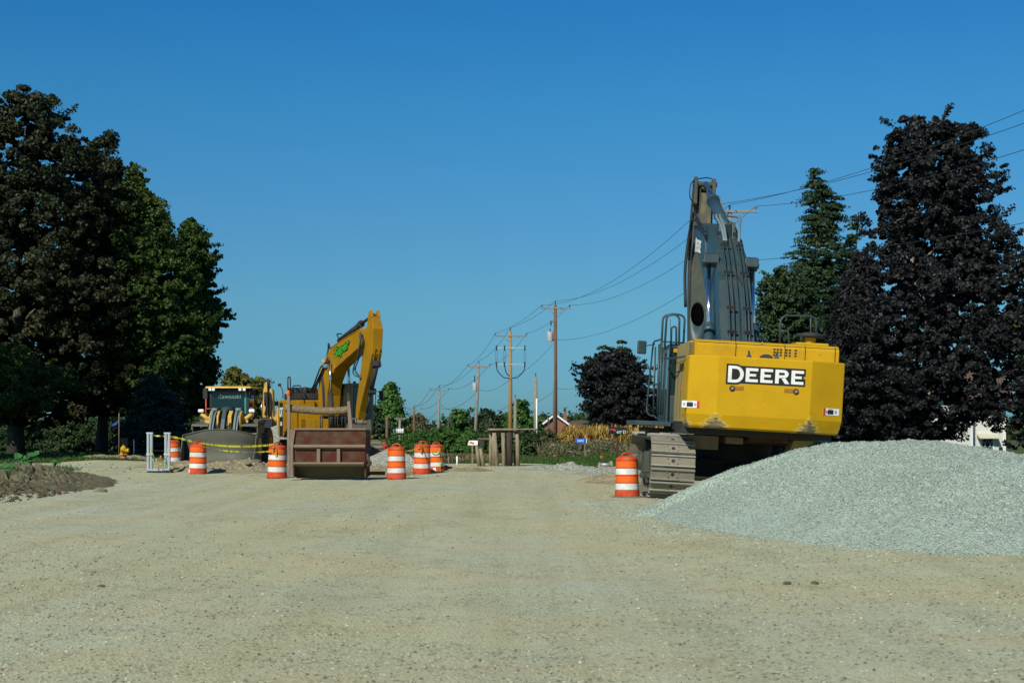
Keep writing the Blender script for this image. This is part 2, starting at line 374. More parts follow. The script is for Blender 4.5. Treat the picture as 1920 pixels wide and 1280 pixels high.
# ---------------------------------------------------------------- the ground
def grid_obj(name, xs, ys, zfun, mat, parent=None):
    X, Y = np.meshgrid(xs, ys); Z = zfun(X, Y)
    V = np.stack([X.ravel(), Y.ravel(), Z.ravel()], 1); nx, ny = len(xs), len(ys)
    i = np.arange(nx*ny).reshape(ny, nx)
    Fc = np.stack([i[:-1, :-1].ravel(), i[:-1, 1:].ravel(), i[1:, 1:].ravel(), i[1:, :-1].ravel()], 1)
    return np_mesh(name, V, Fc, mat, parent, smooth_=True)
xs = np.concatenate([[-4000, -1500, -600, -250, -120, -70], np.arange(-45, 45.01, .25), [70, 120, 250, 600, 1500, 4000]])
ys = np.concatenate([[-60, -20, 0], np.arange(5, 20, .12), np.arange(20, 70, .25), np.arange(70, 130, 1.5), [140, 165, 185, 205, 240, 290, 400, 600, 1000, 2000, 5000]])
def gfull(X, Y):
    z = gz(X, Y)
    n = (1-smooth(40, 70, Y))
    return z+n*(.010*vnoise(X*4, Y*4)+.012*vnoise(X*2.2+5, Y*2.0)+.012*vnoise(X*1.6+4, Y*.06+3)+.008*vnoise(X*3.1, Y*.11))
tag(grid_obj('ground', xs, ys, gfull, MT['ground']), kind='structure')
def lawn(name, poly_fun, x0, x1, y0, y1, step, mat, lift=.03):
    xs = np.arange(x0, x1+step, step); ys = np.arange(y0, y1+step, step)
    X, Y = np.meshgrid(xs, ys); m = poly_fun(X, Y)      # >0 inside
    Z = gz(X, Y)+np.clip(m*.25, -0.15, lift)+.03*vnoise(X*1.2, Y*1.2)
    V = np.stack([X.ravel(), Y.ravel(), Z.ravel()], 1); nx, ny = len(xs), len(ys); i = np.arange(nx*ny).reshape(ny, nx)
    Fc = np.stack([i[:-1, :-1].ravel(), i[:-1, 1:].ravel(), i[1:, 1:].ravel(), i[1:, :-1].ravel()], 1)
    keep = (m.ravel()[Fc] > -0.6).any(1)
    return np_mesh(name, V, Fc[keep], mat, smooth_=True)
# edges of the verges as functions of x
def right_edge(x): return 62.5-smooth(0, 4, x)*7.5+np.clip(x-4, 0, 30)*-.25+.9*vnoise(np.asarray(x)*.8, 3)
def left_edge(x): return 60.5+smooth(-20, -11, x)*9+.8*vnoise(np.asarray(x)*.9, 8)
tag(lawn('grass_verge', lambda X, Y: (Y-right_edge(X))*.8+np.minimum(0, X+6.5)*.8, -9, 60, 48, 330, .6, MT['turf']), kind='structure')
tag(lawn('lawn', lambda X, Y: (Y-left_edge(X))*.8-np.maximum(0, X+12.5)*.9, -70, -9, 55, 330, .8, MT['turf']), kind='structure')
tag(grid_obj('field', np.linspace(-1500, 1500, 60), np.concatenate([np.linspace(135, 400, 30), [700, 1200, 3000]]), lambda X, Y: gz(X, Y)+.08, MT['field']), kind='structure')

# loose stones lying on the ground
def stones(name, xy, size, mat, zfun, label=None, flat=.7, rsd=1):
    r = np.random.RandomState(rsd); n = len(xy)
    base = np.array([[1, 0, 0], [-1, 0, 0], [0, 1, 0], [0, -1, 0], [0, 0, 1], [0, 0, -1]], float)
    fc = np.array([[0, 2, 4], [2, 1, 4], [1, 3, 4], [3, 0, 4], [2, 0, 5], [1, 2, 5], [3, 1, 5], [0, 3, 5]])
    P = base[None]*(1+.5*(r.rand(n, 6, 3)-.5)); P += .35*(r.rand(n, 6, 3)-.5)
    a = r.rand(n)*6.28; ca, sa = np.cos(a), np.sin(a)
    s = size[:, None, None]*np.stack([np.ones(n), .6+.5*r.rand(n), flat*(.6+.5*r.rand(n))], 1)[:, None, :]
    P = P*s; Q = P.copy(); Q[..., 0] = P[..., 0]*ca[:, None]-P[..., 1]*sa[:, None]; Q[..., 1] = P[..., 0]*sa[:, None]+P[..., 1]*ca[:, None]
    z = zfun(xy[:, 0], xy[:, 1])
    Q += np.stack([xy[:, 0], xy[:, 1], z+size*.25], 1)[:, None, :]
    Fc = (fc[None]+(np.arange(n)*6)[:, None, None]).reshape(-1, 3)
    tint = np.repeat(r.rand(n), 6)
    return np_mesh(name, Q.reshape(-1, 3), Fc, mat, attr=tint)
m, t, b = new_mat('loose_stone'); a = t.nodes.new('ShaderNodeAttribute'); a.attribute_name = 'tint'
r = ramp(t, a.outputs['Fac'], [(0, (.10, .10, .08)), (.4, (.23, .235, .17)), (.75, (.40, .41, .30)), (1, (.50, .52, .44))]); t.links.new(r.outputs[0], b.inputs['Base Color']); b.inputs['Roughness'].default_value = .95
MT['stones'] = m
N = 42000
d = 9.0*(62/9.0)**(rs.rand(N)**1.15); xx = (rs.rand(N)-.5)*1.0*d*.70
dens = vnoise(xx*.35+2, d*.2+1)+.35*vnoise(xx*1.3, d*.8)
keep = rs.rand(N) < np.clip(.38+1.5*dens, .05, 1)
xy = np.stack([xx, d], 1)[keep]; sz = (.0055+.009*rs.rand(len(xy))**3)*(1+.02*xy[:, 1])
tag(stones('loose_gravel', xy, sz, MT['stones'], gfull, rsd=5), 'small loose stones scattered over the gravel road', 'gravel', kind='stuff')

# the big gravel pile
def pile_h(X, Y):
    cx, cy = 6.95, 28.2
    u = (X-cx); v = (Y-cy)
    rx = np.where(u < 0, 4.62, 5.6); ry = np.where(v < 0, 8.7, 4.6)
    d = np.sqrt((u/rx)**2+(v/ry)**2)
    wob = 1+.10*vnoise(np.arctan2(v, u)*1.3+4, d*0+2)*2
    d = d/wob
    k = 1-d
    h = 1.40*np.where(k > 0, 1-(1-np.clip(k, 0, 1))**1.75, k*.4)
    h = np.minimum(h, 1.40-.025*u**2*.4) if False else h
    h = h-.10*np.clip(1-np.abs(d), 0, 1)**3
    h = h+np.clip(k*4, 0, 1)*(.10*vnoise(X*.7, Y*.7)+.035*vnoise(X*2.3, Y*2.3)+.03*vnoise(X*6, Y*6)+.028*(vnoise(X*17, Y*17))+.028*(vnoise(X*37, Y*37)))
    return h
xs = np.arange(1.2, 15.3, .028); ys = np.arange(18.8, 33.8, .035)
X, Y = np.meshgrid(xs, ys); H = pile_h(X, Y); Z = gz(X, Y)+np.maximum(H, -.15)
i = np.arange(X.size).reshape(X.shape)
Fc = np.stack([i[:-1, :-1].ravel(), i[:-1, 1:].ravel(), i[1:, 1:].ravel(), i[1:, :-1].ravel()], 1)
kp = (H.ravel()[Fc] > -.06).any(1)
root = thing('gravel_pile', 'large heap of crushed grey stone in front of the big yellow and grey excavator', 'gravel pile', (7.35, 28.2, 0))
o = np_mesh('stone_heap', np.stack([X.ravel()-7.35, Y.ravel()-28.2, Z.ravel()], 1), Fc[kp], MT['pile'], root)
n = 34000; ang = rs.rand(n)*6.28; rr = rs.rand(n)**.5*1.08+.30*rs.rand(n)**5
px_ = 6.95+np.where(np.cos(ang) < 0, 4.62, 5.6)*rr*np.cos(ang); py_ = 28.2+np.where(np.sin(ang) < 0, 8.3, 4.6)*rr*np.sin(ang)
o = stones('surface_stones', np.stack([px_, py_], 1), .007+.012*rs.rand(n)**2, MT['stones'], lambda a, b: gz(a, b)+np.maximum(pile_h(a, b), 0), rsd=8)
m = MT['stones'].copy(); m.name = 'pale_crushed_stone'
for nd in m.node_tree.nodes:
    if nd.type == 'VALTORGB':
        for e, c in zip(nd.color_ramp.elements, [(.12, .15, .13), (.28, .34, .29), (.38, .45, .40), (.52, .60, .54)]): e.color = (*c, 1)
o.data.materials[0] = m; o.parent = root; o.location = (-7.35, -28.2, 0); o['kind'] = 'stuff'

def mound(name, label, cat, cx, cy, rx, ry, h, mat, ang=0., rough=.12, step=.08, group=None, seed=0, power=1.6):
    xs = np.arange(-rx*1.25, rx*1.25, step); ys = np.arange(-max(ry, rx*.2)*1.25, max(ry, rx*.2)*1.25, step)
    X, Y = np.meshgrid(xs, ys); d = np.sqrt((X/rx)**2+(Y/ry)**2)
    d = d/(1+.5*vnoise(np.arctan2(Y/ry, X/rx)*1.4+seed*3.1, seed))
    k = 1-d; s = seed*7.3
    Hh = h*np.where(k > 0, 1-(1-np.clip(k, 0, 1))**power, k*.5)
    Hh = Hh+np.clip(k*3, 0, 1)*rough*(1.3*vnoise(X*1.1+s, Y*1.1)+.8*vnoise(X*3+s, Y*3)+.55*vnoise(X*8+s, Y*8)+.45*vnoise(X*15+s, Y*15)+.4*vnoise(X*29, Y*29+s))
    c, sn = math.cos(ang), math.sin(ang); XW = X*c-Y*sn; YW = X*sn+Y*c
    Z = gz(XW+cx, YW+cy)+np.maximum(Hh, -.2)
    i = np.arange(X.size).reshape(X.shape)
    Fc = np.stack([i[:-1, :-1].ravel(), i[:-1, 1:].ravel(), i[1:, 1:].ravel(), i[1:, :-1].ravel()], 1)
    kp = (Hh.ravel()[Fc] > -.06).any(1)
    z0 = gzf(cx, cy)
    o = np_mesh(name, np.stack([XW.ravel(), YW.ravel(), Z.ravel()-z0], 1), Fc[kp], mat, smooth_=False)
    o.location = (cx, cy, z0)
    return tag(o, label, cat, group)
MT['pebble'] = stone_mat('fine_grey_stone', (.20, .205, .17), (.30, .31, .26), (.42, .43, .38), 22)
mound('spoil_mound', 'dark rooty topsoil bank with weeds at the left roadside', 'dirt mound', -16.7, 42.0, 4.8, 13.0, .48, MT['soil'], ang=.25, rough=.30, step=.06, seed=1)
mound('dirt_heap', 'low sandy dirt heap under the loader bucket between two striped drums', 'dirt heap', -9.6, 54.6, 2.7, 2.2, .33, MT['sand'], rough=.16, step=.06, seed=2)
mound('dirt_heap', 'low sandy rise around the foot of the yellow hydrant', 'dirt heap', -16.2, 66.8, 2.6, 1.6, .12, MT['sand'], rough=.08, step=.07, seed=3)
mound('dirt_heap', 'small sandy heap beside the aluminium frame and the first striped drum', 'dirt heap', -12.3, 58.5, 1.6, 1.3, .22, MT['sand'], rough=.12, step=.06, seed=12)
mound('gravel_heap', 'pointed grey gravel heap behind the drum right of the red steel box', 'gravel heap', -4.15, 54.5, 1.75, 1.6, .80, MT['pebble'], rough=.05, step=.05, seed=4, power=1.15)
mound('gravel_heap', 'small tan gravel heap left of the middle drum, by the lumber', 'gravel heap', -4.15, 49.8, 1.0, .9, .33, MT['sand'], rough=.07, step=.05, seed=5, power=1.2)
mound('gravel_heap', 'tall grey gravel heap behind the loader bucket and the ochre excavator', 'gravel heap', -10.9, 73, 2.4, 2.2, 1.75, MT['pebble'], rough=.10, step=.09, seed=6, power=1.3)
mound('gravel_heap', 'low grey gravel mound at the foot of the timber posts', 'gravel heap', 2.1, 54.5, 1.7, 1.2, .12, MT['pebble'], rough=.12, step=.06, seed=7)
mound('gravel_heap', 'low grey gravel mound between the timber posts and the broken concrete block', 'gravel heap', 3.4, 50.5, 1.3, 1.3, .14, MT['pebble'], rough=.10, step=.06, seed=8)
mound('dirt_heap', 'low weedy dirt hump left of the right-hand drum', 'dirt heap', 3.1, 44.2, 1.0, 2.4, .20, MT['sand'], rough=.12, step=.06, seed=9)
mound('dirt_heap', 'thin sandy ridge around the feet of the two tape-wrapped drums', 'dirt heap', -2.9, 53.2, 2.2, 1.2, .15, MT['sand'], rough=.10, step=.06, seed=13)
n = 2600; x = rs.rand(n)*22-17.5; y = 47.5+rs.rand(n)*14; k = (vnoise(x*.7+5, y*.7) > .08) & ((x < -1.5))
tag(stones('soil_clods', np.stack([x[k], y[k]], 1), .015+.055*rs.rand(k.sum())**3, MT['stones'], gfull, rsd=25), 'scattered clods and stones round the dug-up work area', 'soil', kind='stuff')
# single stones and clods
def rock(name, label, x, y, s, mat, seed):
    import bmesh
    r = random.Random(seed); bm = bmesh.new(); bmesh.ops.create_icosphere(bm, subdivisions=2, radius=1)
    for v in bm.verts:
        k = 1+.35*(r.random()-.5); v.co = Vector((v.co.x*s*k*1.25, v.co.y*s*k, v.co.z*s*k*.6))
    me = bpy.data.meshes.new(name); bm.to_mesh(me); bm.free(); me.materials.append(mat)
    o = bpy.data.objects.new(name, me); COL.objects.link(o); o.location = (x, y, gzf(x, y)+s*.3); o.rotation_euler.z = r.random()*6
    return tag(o, label, 'rock')
MT['rockm'] = soil_mat('rough_rock', (.10, .095, .075), (.24, .23, .18), 12)
MT['rockl'] = soil_mat('pale_rock', (.24, .22, .16), (.40, .37, .28), 12)
for (px, py, s, mt, lb) in [(190, 1099, .032, 'rockm', 'small dark stone alone on the bare gravel at lower left'),
                            (1476, 1096, .042, 'rockm', 'flat grey stone in front of the big gravel pile, left one of two'),
                            (1528, 1096, .038, 'rockm', 'angular grey stone in front of the big gravel pile, right one of two'),
                            (188, 921, .13, 'rockl', 'tan clod of earth on the gravel right of the topsoil bank'),
                            (150, 902, .09, 'rockm', 'dark pointed clod at the tip of the topsoil bank'),
                            (480, 876, .18, 'rockm', 'dark rock on the sandy heap under the loader bucket'),
                            (465, 879, .11, 'rockl', 'pale rock on the sandy heap under the loader bucket'),
                            (809, 886, .13, 'rockl', 'pale stone at the foot of the tape-wrapped drums')]:
    Y = F*EYE/(py-HY); p = F/Y
    if s > .15: Y = 54.2; p = F/Y
    if px == 465: Y = 53.2; p = F/Y
    o = rock('rock', lb, (px-960)/p, Y, s, MT[mt], px)
    if px in (480, 465): o.location.z += .26

# ---------------------------------------------------------------- foliage
def leaf_cloud(C, outward, size, r, up_bias=.25):
    n = len(C)
    nrm = r.randn(n, 3)*.75+outward*.9; nrm[:, 2] += up_bias; nrm /= np.linalg.norm(nrm, axis=1)[:, None]+1e-9
    tg = r.randn(n, 3); tg -= nrm*(tg*nrm).sum(1)[:, None]; tg /= np.linalg.norm(tg, axis=1)[:, None]+1e-9
    bt = np.cross(nrm, tg); s = size*(.6+.8*r.rand(n))[:, None]
    V = np.stack([C-tg*s*.5, C+bt*s*.42+tg*s*.08, C+tg*s*.6-nrm*s*.15, C-bt*s*.42+tg*s*.08], 1)
    return V.reshape(-1, 3)
def crown_mesh(name, prof, cy, nclump, perclump, leaf, cr, mat, parent, seed, dr=.85, droop=.0, shell=.5, conifer=False, flat=.6, edge=1.0):
    if cr < .8 and nclump > 140:
        nclump = int(nclump*2.7); perclump = int(perclump*.62); cr *= .68; leaf *= .80
    """prof: list of (z, xl, xr) sorted by z, in the parent's frame"""
    r = np.random.RandomState(seed); P = np.array(prof, float)
    zz = P[:, 0]; wt = (P[:, 2]-P[:, 1])
    zs = np.linspace(zz[0], zz[-1], 200); ws = np.interp(zs, zz, wt); cdf = np.cumsum(ws**1.3+.02); cdf /= cdf[-1]
    z = np.interp(r.rand(nclump), cdf, zs)
    xl = np.interp(z, zz, P[:, 1]); xr = np.interp(z, zz, P[:, 2]); w = (xr-xl)/2; c = (xl+xr)/2
    a = r.rand(nclump)*2*np.pi
    lob = 1+edge*.16*(vnoise(a*1.6+seed, z*.45+seed)*2)+.12*edge*(vnoise(a*5+seed, z*1.6+seed)*2)
    rad = r.rand(nclump)**shell
    rx = np.maximum(w-cr*.95, .15)
    CX = c+rx*rad*lob*np.cos(a); CY = cy+rx*dr*rad*lob*np.sin(a)
    n = nclump*perclump
    crs = cr*(.4+1.1*r.rand(nclump)**1.5)
    q = r.randn(n, 3); q /= np.linalg.norm(q, axis=1)[:, None]; q *= (r.rand(n)**.45)[:, None]
    id_ = np.repeat(np.arange(nclump), perclump)
    off = q*crs[id_][:, None]*np.array([1.1, 1.1, flat])
    if conifer:
        oa = np.stack([np.cos(a), np.sin(a)], 1)[id_]; along = (off[:, 0]*oa[:, 0]+off[:, 1]*oa[:, 1])
        off[:, 0] += oa[:, 0]*along*.8; off[:, 1] += oa[:, 1]*along*.8; off[:, 2] = off[:, 2]*.6-np.abs(along)*.35
    else:
        rad_ = np.hypot(off[:, 0], off[:, 1]); off[:, 2] -= rad_*droop
        sp = ((rad > .82) & (r.rand(nclump) < .30*min(1, edge)))[id_]; tt_ = (r.rand(n)**.8*1.7-.2)*crs[id_]; dz_ = (.1+.6*r.rand(nclump))[id_]
        sprig = np.stack([np.cos(a)[id_]*tt_, np.sin(a)[id_]*tt_, dz_*tt_], 1)+r.randn(n, 3)*(.16*crs[id_])[:, None]
        off = np.where(sp[:, None], sprig, off)
    Cc = np.stack([CX[id_], CY[id_], z[id_]], 1)+off
    ow = off/(np.linalg.norm(off, axis=1)[:, None]+1e-6)*.7+np.stack([np.cos(a)[id_], np.sin(a)[id_], np.zeros(n)], 1)*.6
    lf_ = (leaf*(1+.9*(1-rad)))[id_][:, None]
    V = leaf_cloud(Cc, ow, lf_, r)
    lowf = .5+1.1*vnoise(CX*.45+seed*2.3, z*.5+CY*.35)+.5*vnoise(CX*1.3+seed, z*1.2+CY)
    tint = np.clip(.38*lowf[id_]+.27*r.rand(nclump)[id_]+.40*r.rand(n)-.03, 0, 1)
    Fc = np.arange(n*4).reshape(n, 4)
    o = np_mesh(name, V, Fc, mat, parent, attr=np.repeat(tint, 4))
    cl = np.stack([CX, CY, z], 1)
    return o, cl
def tree(name, label, Y, prof_px, mat, nclump, perclump, leaf, cr, seed, trunk_px=None, trunk_r=.3, group='trees', bark='bark', nlimb=14, kind='tree', forks=0, **kw):
    """prof_px: (py, xl, xr) rows top to bottom, in photo pixels at distance Y"""
    p = F/Y
    cxp = trunk_px if trunk_px is not None else (prof_px[-1][1]+prof_px[-1][2])/2
    bx = (cxp-960)/p; bz = gzf(bx, Y)
    root = thing(name, label, kind, (bx, Y, bz), group=group)
    prof = sorted([(EYE+(HY-py)/p-bz, (l-960)/p-bx, (r_-960)/p-bx) for py, l, r_ in prof_px])
    o, cl = crown_mesh('crown', prof, 0, nclump, perclump, leaf, cr, mat, root, seed, **kw)
    rr = random.Random(seed); mb = MB(); top = prof[-1][0]
    con = kw.get('conifer', False)
    tt = top*(.97 if con else .80); xt = (prof[-1][1]+prof[-1][2])/2
    pts = [Vector((0, 0, -.3))]; k = 7
    for i in range(1, k+1):
        f = i/k; pts.append(Vector((xt*f*(1 if con else .6)+(0 if con else rr.uniform(-.15, .15)*top*.03), rr.uniform(-.1, .1), tt*f)))
    mb.tube(pts, 0, 10, [trunk_r*(1.25 if i == 0 else 1-.85*i/k) for i in range(k+1)])
    z0 = prof[0][0]
    for i in range(nlimb):
        tgt = Vector(cl[rr.randrange(len(cl))]); hz = tgt.z-(0.1 if con else rr.uniform(.5, 1.6)*abs(tgt.x*.5+.6))
        hz = min(max(hz, z0*.8), tt*.95); f = hz/tt*k; j = min(int(f), k-1); s = pts[j].lerp(pts[j+1], f-j)
        r0 = trunk_r*max(.12, (1-.85*f/k))*.5
        mid = s.lerp(tgt, .5)+Vector((0, 0, .12*(tgt-s).length))
        mb.tube(curve([s, mid, tgt], 3), 0, 6, [r0*(1-.8*q/6) for q in range(7)])
    mb.build('trunk', MT[bark], root)
    return root
G = lambda *s: [(p, c) for p, c in s]
L_dark = leafmat('dark_olive_leaves', G((0, (.007, .013, .005)), (.45, (.018, .028, .008)), (.8, (.036, .038, .013)), (1, (.075, .055, .026))), .15)
L_green = leafmat('green_maple_leaves', G((0, (.011, .029, .005)), (.5, (.034, .072, .011)), (.85, (.080, .120, .016)), (1, (.15, .13, .018))), .25)
L_yel = leafmat('yellow_green_leaves', G((0, (.05, .07, .012)), (.5, (.12, .14, .025)), (.85, (.20, .17, .03)), (1, (.20, .09, .04))), .3)
L_purple = leafmat('dark_purple_maple_leaves', G((0, (.005, .006, .007)), (.5, (.011, .013, .014)), (.88, (.022, .025, .026)), (1, (.045, .038, .034))), .08)
L_spruce = leafmat('spruce_needles', G((0, (.009, .024, .008)), (.5, (.024, .052, .016)), (.9, (.046, .080, .022)), (1, (.085, .065, .03))), .05)
L_blue = leafmat('blue_spruce_needles', G((0, (.006, .017, .013)), (.5, (.013, .032, .024)), (1, (.032, .060, .044))), .05)
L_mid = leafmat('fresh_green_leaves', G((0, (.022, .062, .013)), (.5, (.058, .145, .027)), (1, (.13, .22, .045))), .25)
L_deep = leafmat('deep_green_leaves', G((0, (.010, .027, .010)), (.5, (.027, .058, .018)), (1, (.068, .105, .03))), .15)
L_brown = leafmat('autumn_brush_leaves', G((0, (.035, .05, .015)), (.5, (.085, .085, .025)), (.85, (.15, .10, .035)), (1, (.24, .10, .03))), .2)

TL = 'trees along the left side of the road'
tree('maple_tree', 'tallest dark olive maple with brownish leaves filling the left edge', 82,
     [(158, 25, 60), (178, -20, 112), (215, -70, 150), (240, -90, 190), (300, -110, 240), (380, -150, 265), (480, -170, 270), (600, -170, 265), (700, -150, 250), (765, -100, 215), (790, -40, 150)],
     L_dark, 620, 170, .17, .62, 21, trunk_px=30, trunk_r=.42, group=TL, edge=1.2, droop=.3)
tree('maple_tree', 'dark maple with a reddish pointed tip behind the tallest olive maple', 88,
     [(250, 196, 216), (265, 150, 228), (300, 130, 245), (350, 110, 282), (430, 90, 290), (520, 80, 300), (640, 70, 320), (740, 90, 300), (775, 130, 260)],
     L_dark, 380, 150, .18, .62, 22, trunk_px=190, trunk_r=.32, group=TL, edge=1.2, droop=.3)
tree('maple_tree', 'green maple with yellowing branch tips right of the dark olive maples', 84,
     [(305, 240, 266), (345, 215, 282), (390, 200, 332), (450, 190, 352), (520, 180, 385), (600, 180, 405), (690, 190, 385), (760, 210, 350), (790, 230, 330)],
     L_green, 460, 150, .17, .58, 23, trunk_px=250, trunk_r=.3, group=TL, edge=1.5, droop=.3)
tree('maple_tree', 'rightmost green maple of the left roadside trees, leaning toward the loader', 90,
     [(415, 340, 376), (450, 315, 402), (500, 315, 416), (540, 300, 412), (590, 290, 440), (630, 290, 420), (700, 290, 418), (760, 300, 410), (800, 310, 390)],
     L_green, 330, 140, .18, .55, 24, trunk_px=335, trunk_r=.26, group=TL, edge=1.6, droop=.3)
tree('maple_tree', 'low green maple branch mass hanging over the lawn at far left', 74,
     [(640, -190, 40), (690, -200, 130), (730, -200, 170), (760, -190, 120), (785, -160, 20)],
     L_green, 150, 120, .15, .55, 25, trunk_px=-60, trunk_r=.3, group=TL, edge=1.5, droop=.4)
tree('shade_tree', 'broad dark tree just left of the frame shading the lawn', 57,
     [(-230, -560, -330), (-80, -700, -230), (120, -780, -190), (320, -780, -170), (500, -680, -240)],
     L_dark, 300, 130, .24, .9, 26, trunk_px=-470, trunk_r=.4, group=TL, droop=.3)
tree('blue_spruce', 'small blue-green spruce behind the aluminium frame', 78,
     [(700, 272, 300), (745, 245, 335), (790, 225, 355), (830, 215, 362), (852, 220, 360)], L_blue, 230, 110, .11, .45, 27, trunk_px=290, trunk_r=.12, group=TL, conifer=True, shell=.4)
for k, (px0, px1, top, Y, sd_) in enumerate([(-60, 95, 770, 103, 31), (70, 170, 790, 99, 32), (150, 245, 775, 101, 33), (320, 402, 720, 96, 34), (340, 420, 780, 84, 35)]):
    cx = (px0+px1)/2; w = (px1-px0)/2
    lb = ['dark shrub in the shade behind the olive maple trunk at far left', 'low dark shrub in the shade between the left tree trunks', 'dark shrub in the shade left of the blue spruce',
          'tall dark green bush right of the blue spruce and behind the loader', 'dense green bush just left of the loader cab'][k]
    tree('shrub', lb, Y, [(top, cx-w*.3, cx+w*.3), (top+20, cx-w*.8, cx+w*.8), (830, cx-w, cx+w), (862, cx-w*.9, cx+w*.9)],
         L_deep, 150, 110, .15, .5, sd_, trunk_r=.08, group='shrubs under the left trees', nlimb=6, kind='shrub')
tree('young_tree', 'yellow-green tree rising behind the loader cab roof', 150, [(693, 425, 455), (715, 405, 490), (760, 400, 505), (810, 405, 500), (840, 420, 490)],
     L_yel, 170, 110, .26, .75, 36, trunk_r=.18, group='trees behind the loader')
tree('young_tree', 'reddish-tipped yellow-green tree between the loader and the far yellow excavator', 165, [(708, 480, 495), (725, 468, 512), (770, 460, 520), (830, 465, 515)],
     L_yel, 110, 100, .28, .75, 37, trunk_r=.15, group='trees behind the loader')
TR = 'trees along the right side of the road'
tree('purple_maple', 'tallest dark purple maple, behind the gravel pile under the power lines', 82,
     [(222, 1660, 1775), (240, 1648, 1860), (290, 1625, 1872), (330, 1610, 1893), (370, 1622, 1895), (410, 1610, 1900), (450, 1640, 1918), (520, 1595, 1925), (600, 1570, 1925), (700, 1550, 1925), (765, 1545, 1895), (795, 1565, 1835), (822, 1610, 1790)],
     L_purple, 760, 165, .17, .55, 41, trunk_px=1700, trunk_r=.36, group=TR, edge=1.3, droop=.35, bark='bark_light', nlimb=34)
tree('purple_maple', 'dark purple maple at the right edge, its crown cut by the frame', 78,
     [(455, 1905, 1990), (500, 1865, 2070), (600, 1830, 2120), (740, 1825, 2130), (800, 1858, 2120), (850, 1885, 2080)],
     L_purple, 300, 150, .17, .55, 42, trunk_px=1990, trunk_r=.3, group=TR, droop=.35)
tree('purple_maple', 'lower dark purple maple directly behind the big excavator hood', 88,
     [(475, 1590, 1640), (530, 1570, 1660), (640, 1520, 1680), (740, 1500, 1700), (800, 1500, 1690), (832, 1540, 1660)],
     L_purple, 300, 130, .18, .55, 43, trunk_px=1600, trunk_r=.2, group=TR, droop=.3)
tree('green_tree', 'bright green tree peeking past the right edge of the purple maple', 110, [(560, 1900, 1980), (620, 1885, 2010), (720, 1880, 2030), (800, 1890, 2020)],
     L_mid, 90, 110, .2, .6, 44, trunk_r=.2, group=TR)
tree('spruce_tree', 'tall narrow spruce between the big excavator boom and the tallest purple maple', 96,
     [(306, 1524, 1530), (330, 1510, 1545), (370, 1502, 1582), (410, 1498, 1590), (440, 1500, 1575), (470, 1485, 1600), (500, 1455, 1610), (560, 1440, 1615), (640, 1430, 1620), (760, 1420, 1630), (825, 1430, 1620)],
     L_spruce, 620, 130, .13, .50, 45, trunk_px=1538, trunk_r=.28, group=TR, conifer=True, shell=.5, edge=1.6, nlimb=26)
tree('spruce_tree', 'shorter spruce top leaning out right of the tall narrow spruce', 99,
     [(402, 1602, 1610), (430, 1585, 1612), (480, 1570, 1615), (560, 1560, 1630), (700, 1550, 1640), (820, 1560, 1640)],
     L_spruce, 220, 110, .14, .45, 46, trunk_px=1600, trunk_r=.15, group=TR, conifer=True, shell=.5)
tree('dark_cedar', 'dark green cedar filling the gap right of the big excavator boom', 90,
     [(500, 1455, 1475), (525, 1418, 1520), (570, 1400, 1545), (660, 1390, 1560), (760, 1385, 1560), (830, 1390, 1550)],
     L_spruce, 340, 120, .14, .5, 47, trunk_px=1470, trunk_r=.2, group=TR)
tree('purple_maple', 'round dark purple maple left of the big excavator cab, behind the corn', 122,
     [(657, 1130, 1180), (680, 1085, 1215), (705, 1070, 1235), (740, 1078, 1250), (780, 1090, 1260), (810, 1105, 1260), (822, 1120, 1250)],
     L_purple, 330, 130, .20, .62, 48, trunk_px=1175, trunk_r=.22, group=TR, droop=.3, edge=1.3)
tree('spruce_tree', 'far spruce tip rising behind the round purple maple, left one', 150, [(640, 1130, 1138), (670, 1112, 1150), (720, 1100, 1165), (800, 1095, 1170)],
     L_spruce, 90, 110, .2, .6, 49, trunk_r=.15, group=TR, conifer=True)
tree('spruce_tree', 'far feathery spruce rising behind the round purple maple, right one', 146, [(636, 1163, 1172), (660, 1145, 1185), (700, 1140, 1200), (800, 1135, 1210)],
     L_spruce, 90, 110, .2, .6, 50, trunk_r=.15, group=TR, conifer=True)
TC = 'trees in the middle distance beyond the road'
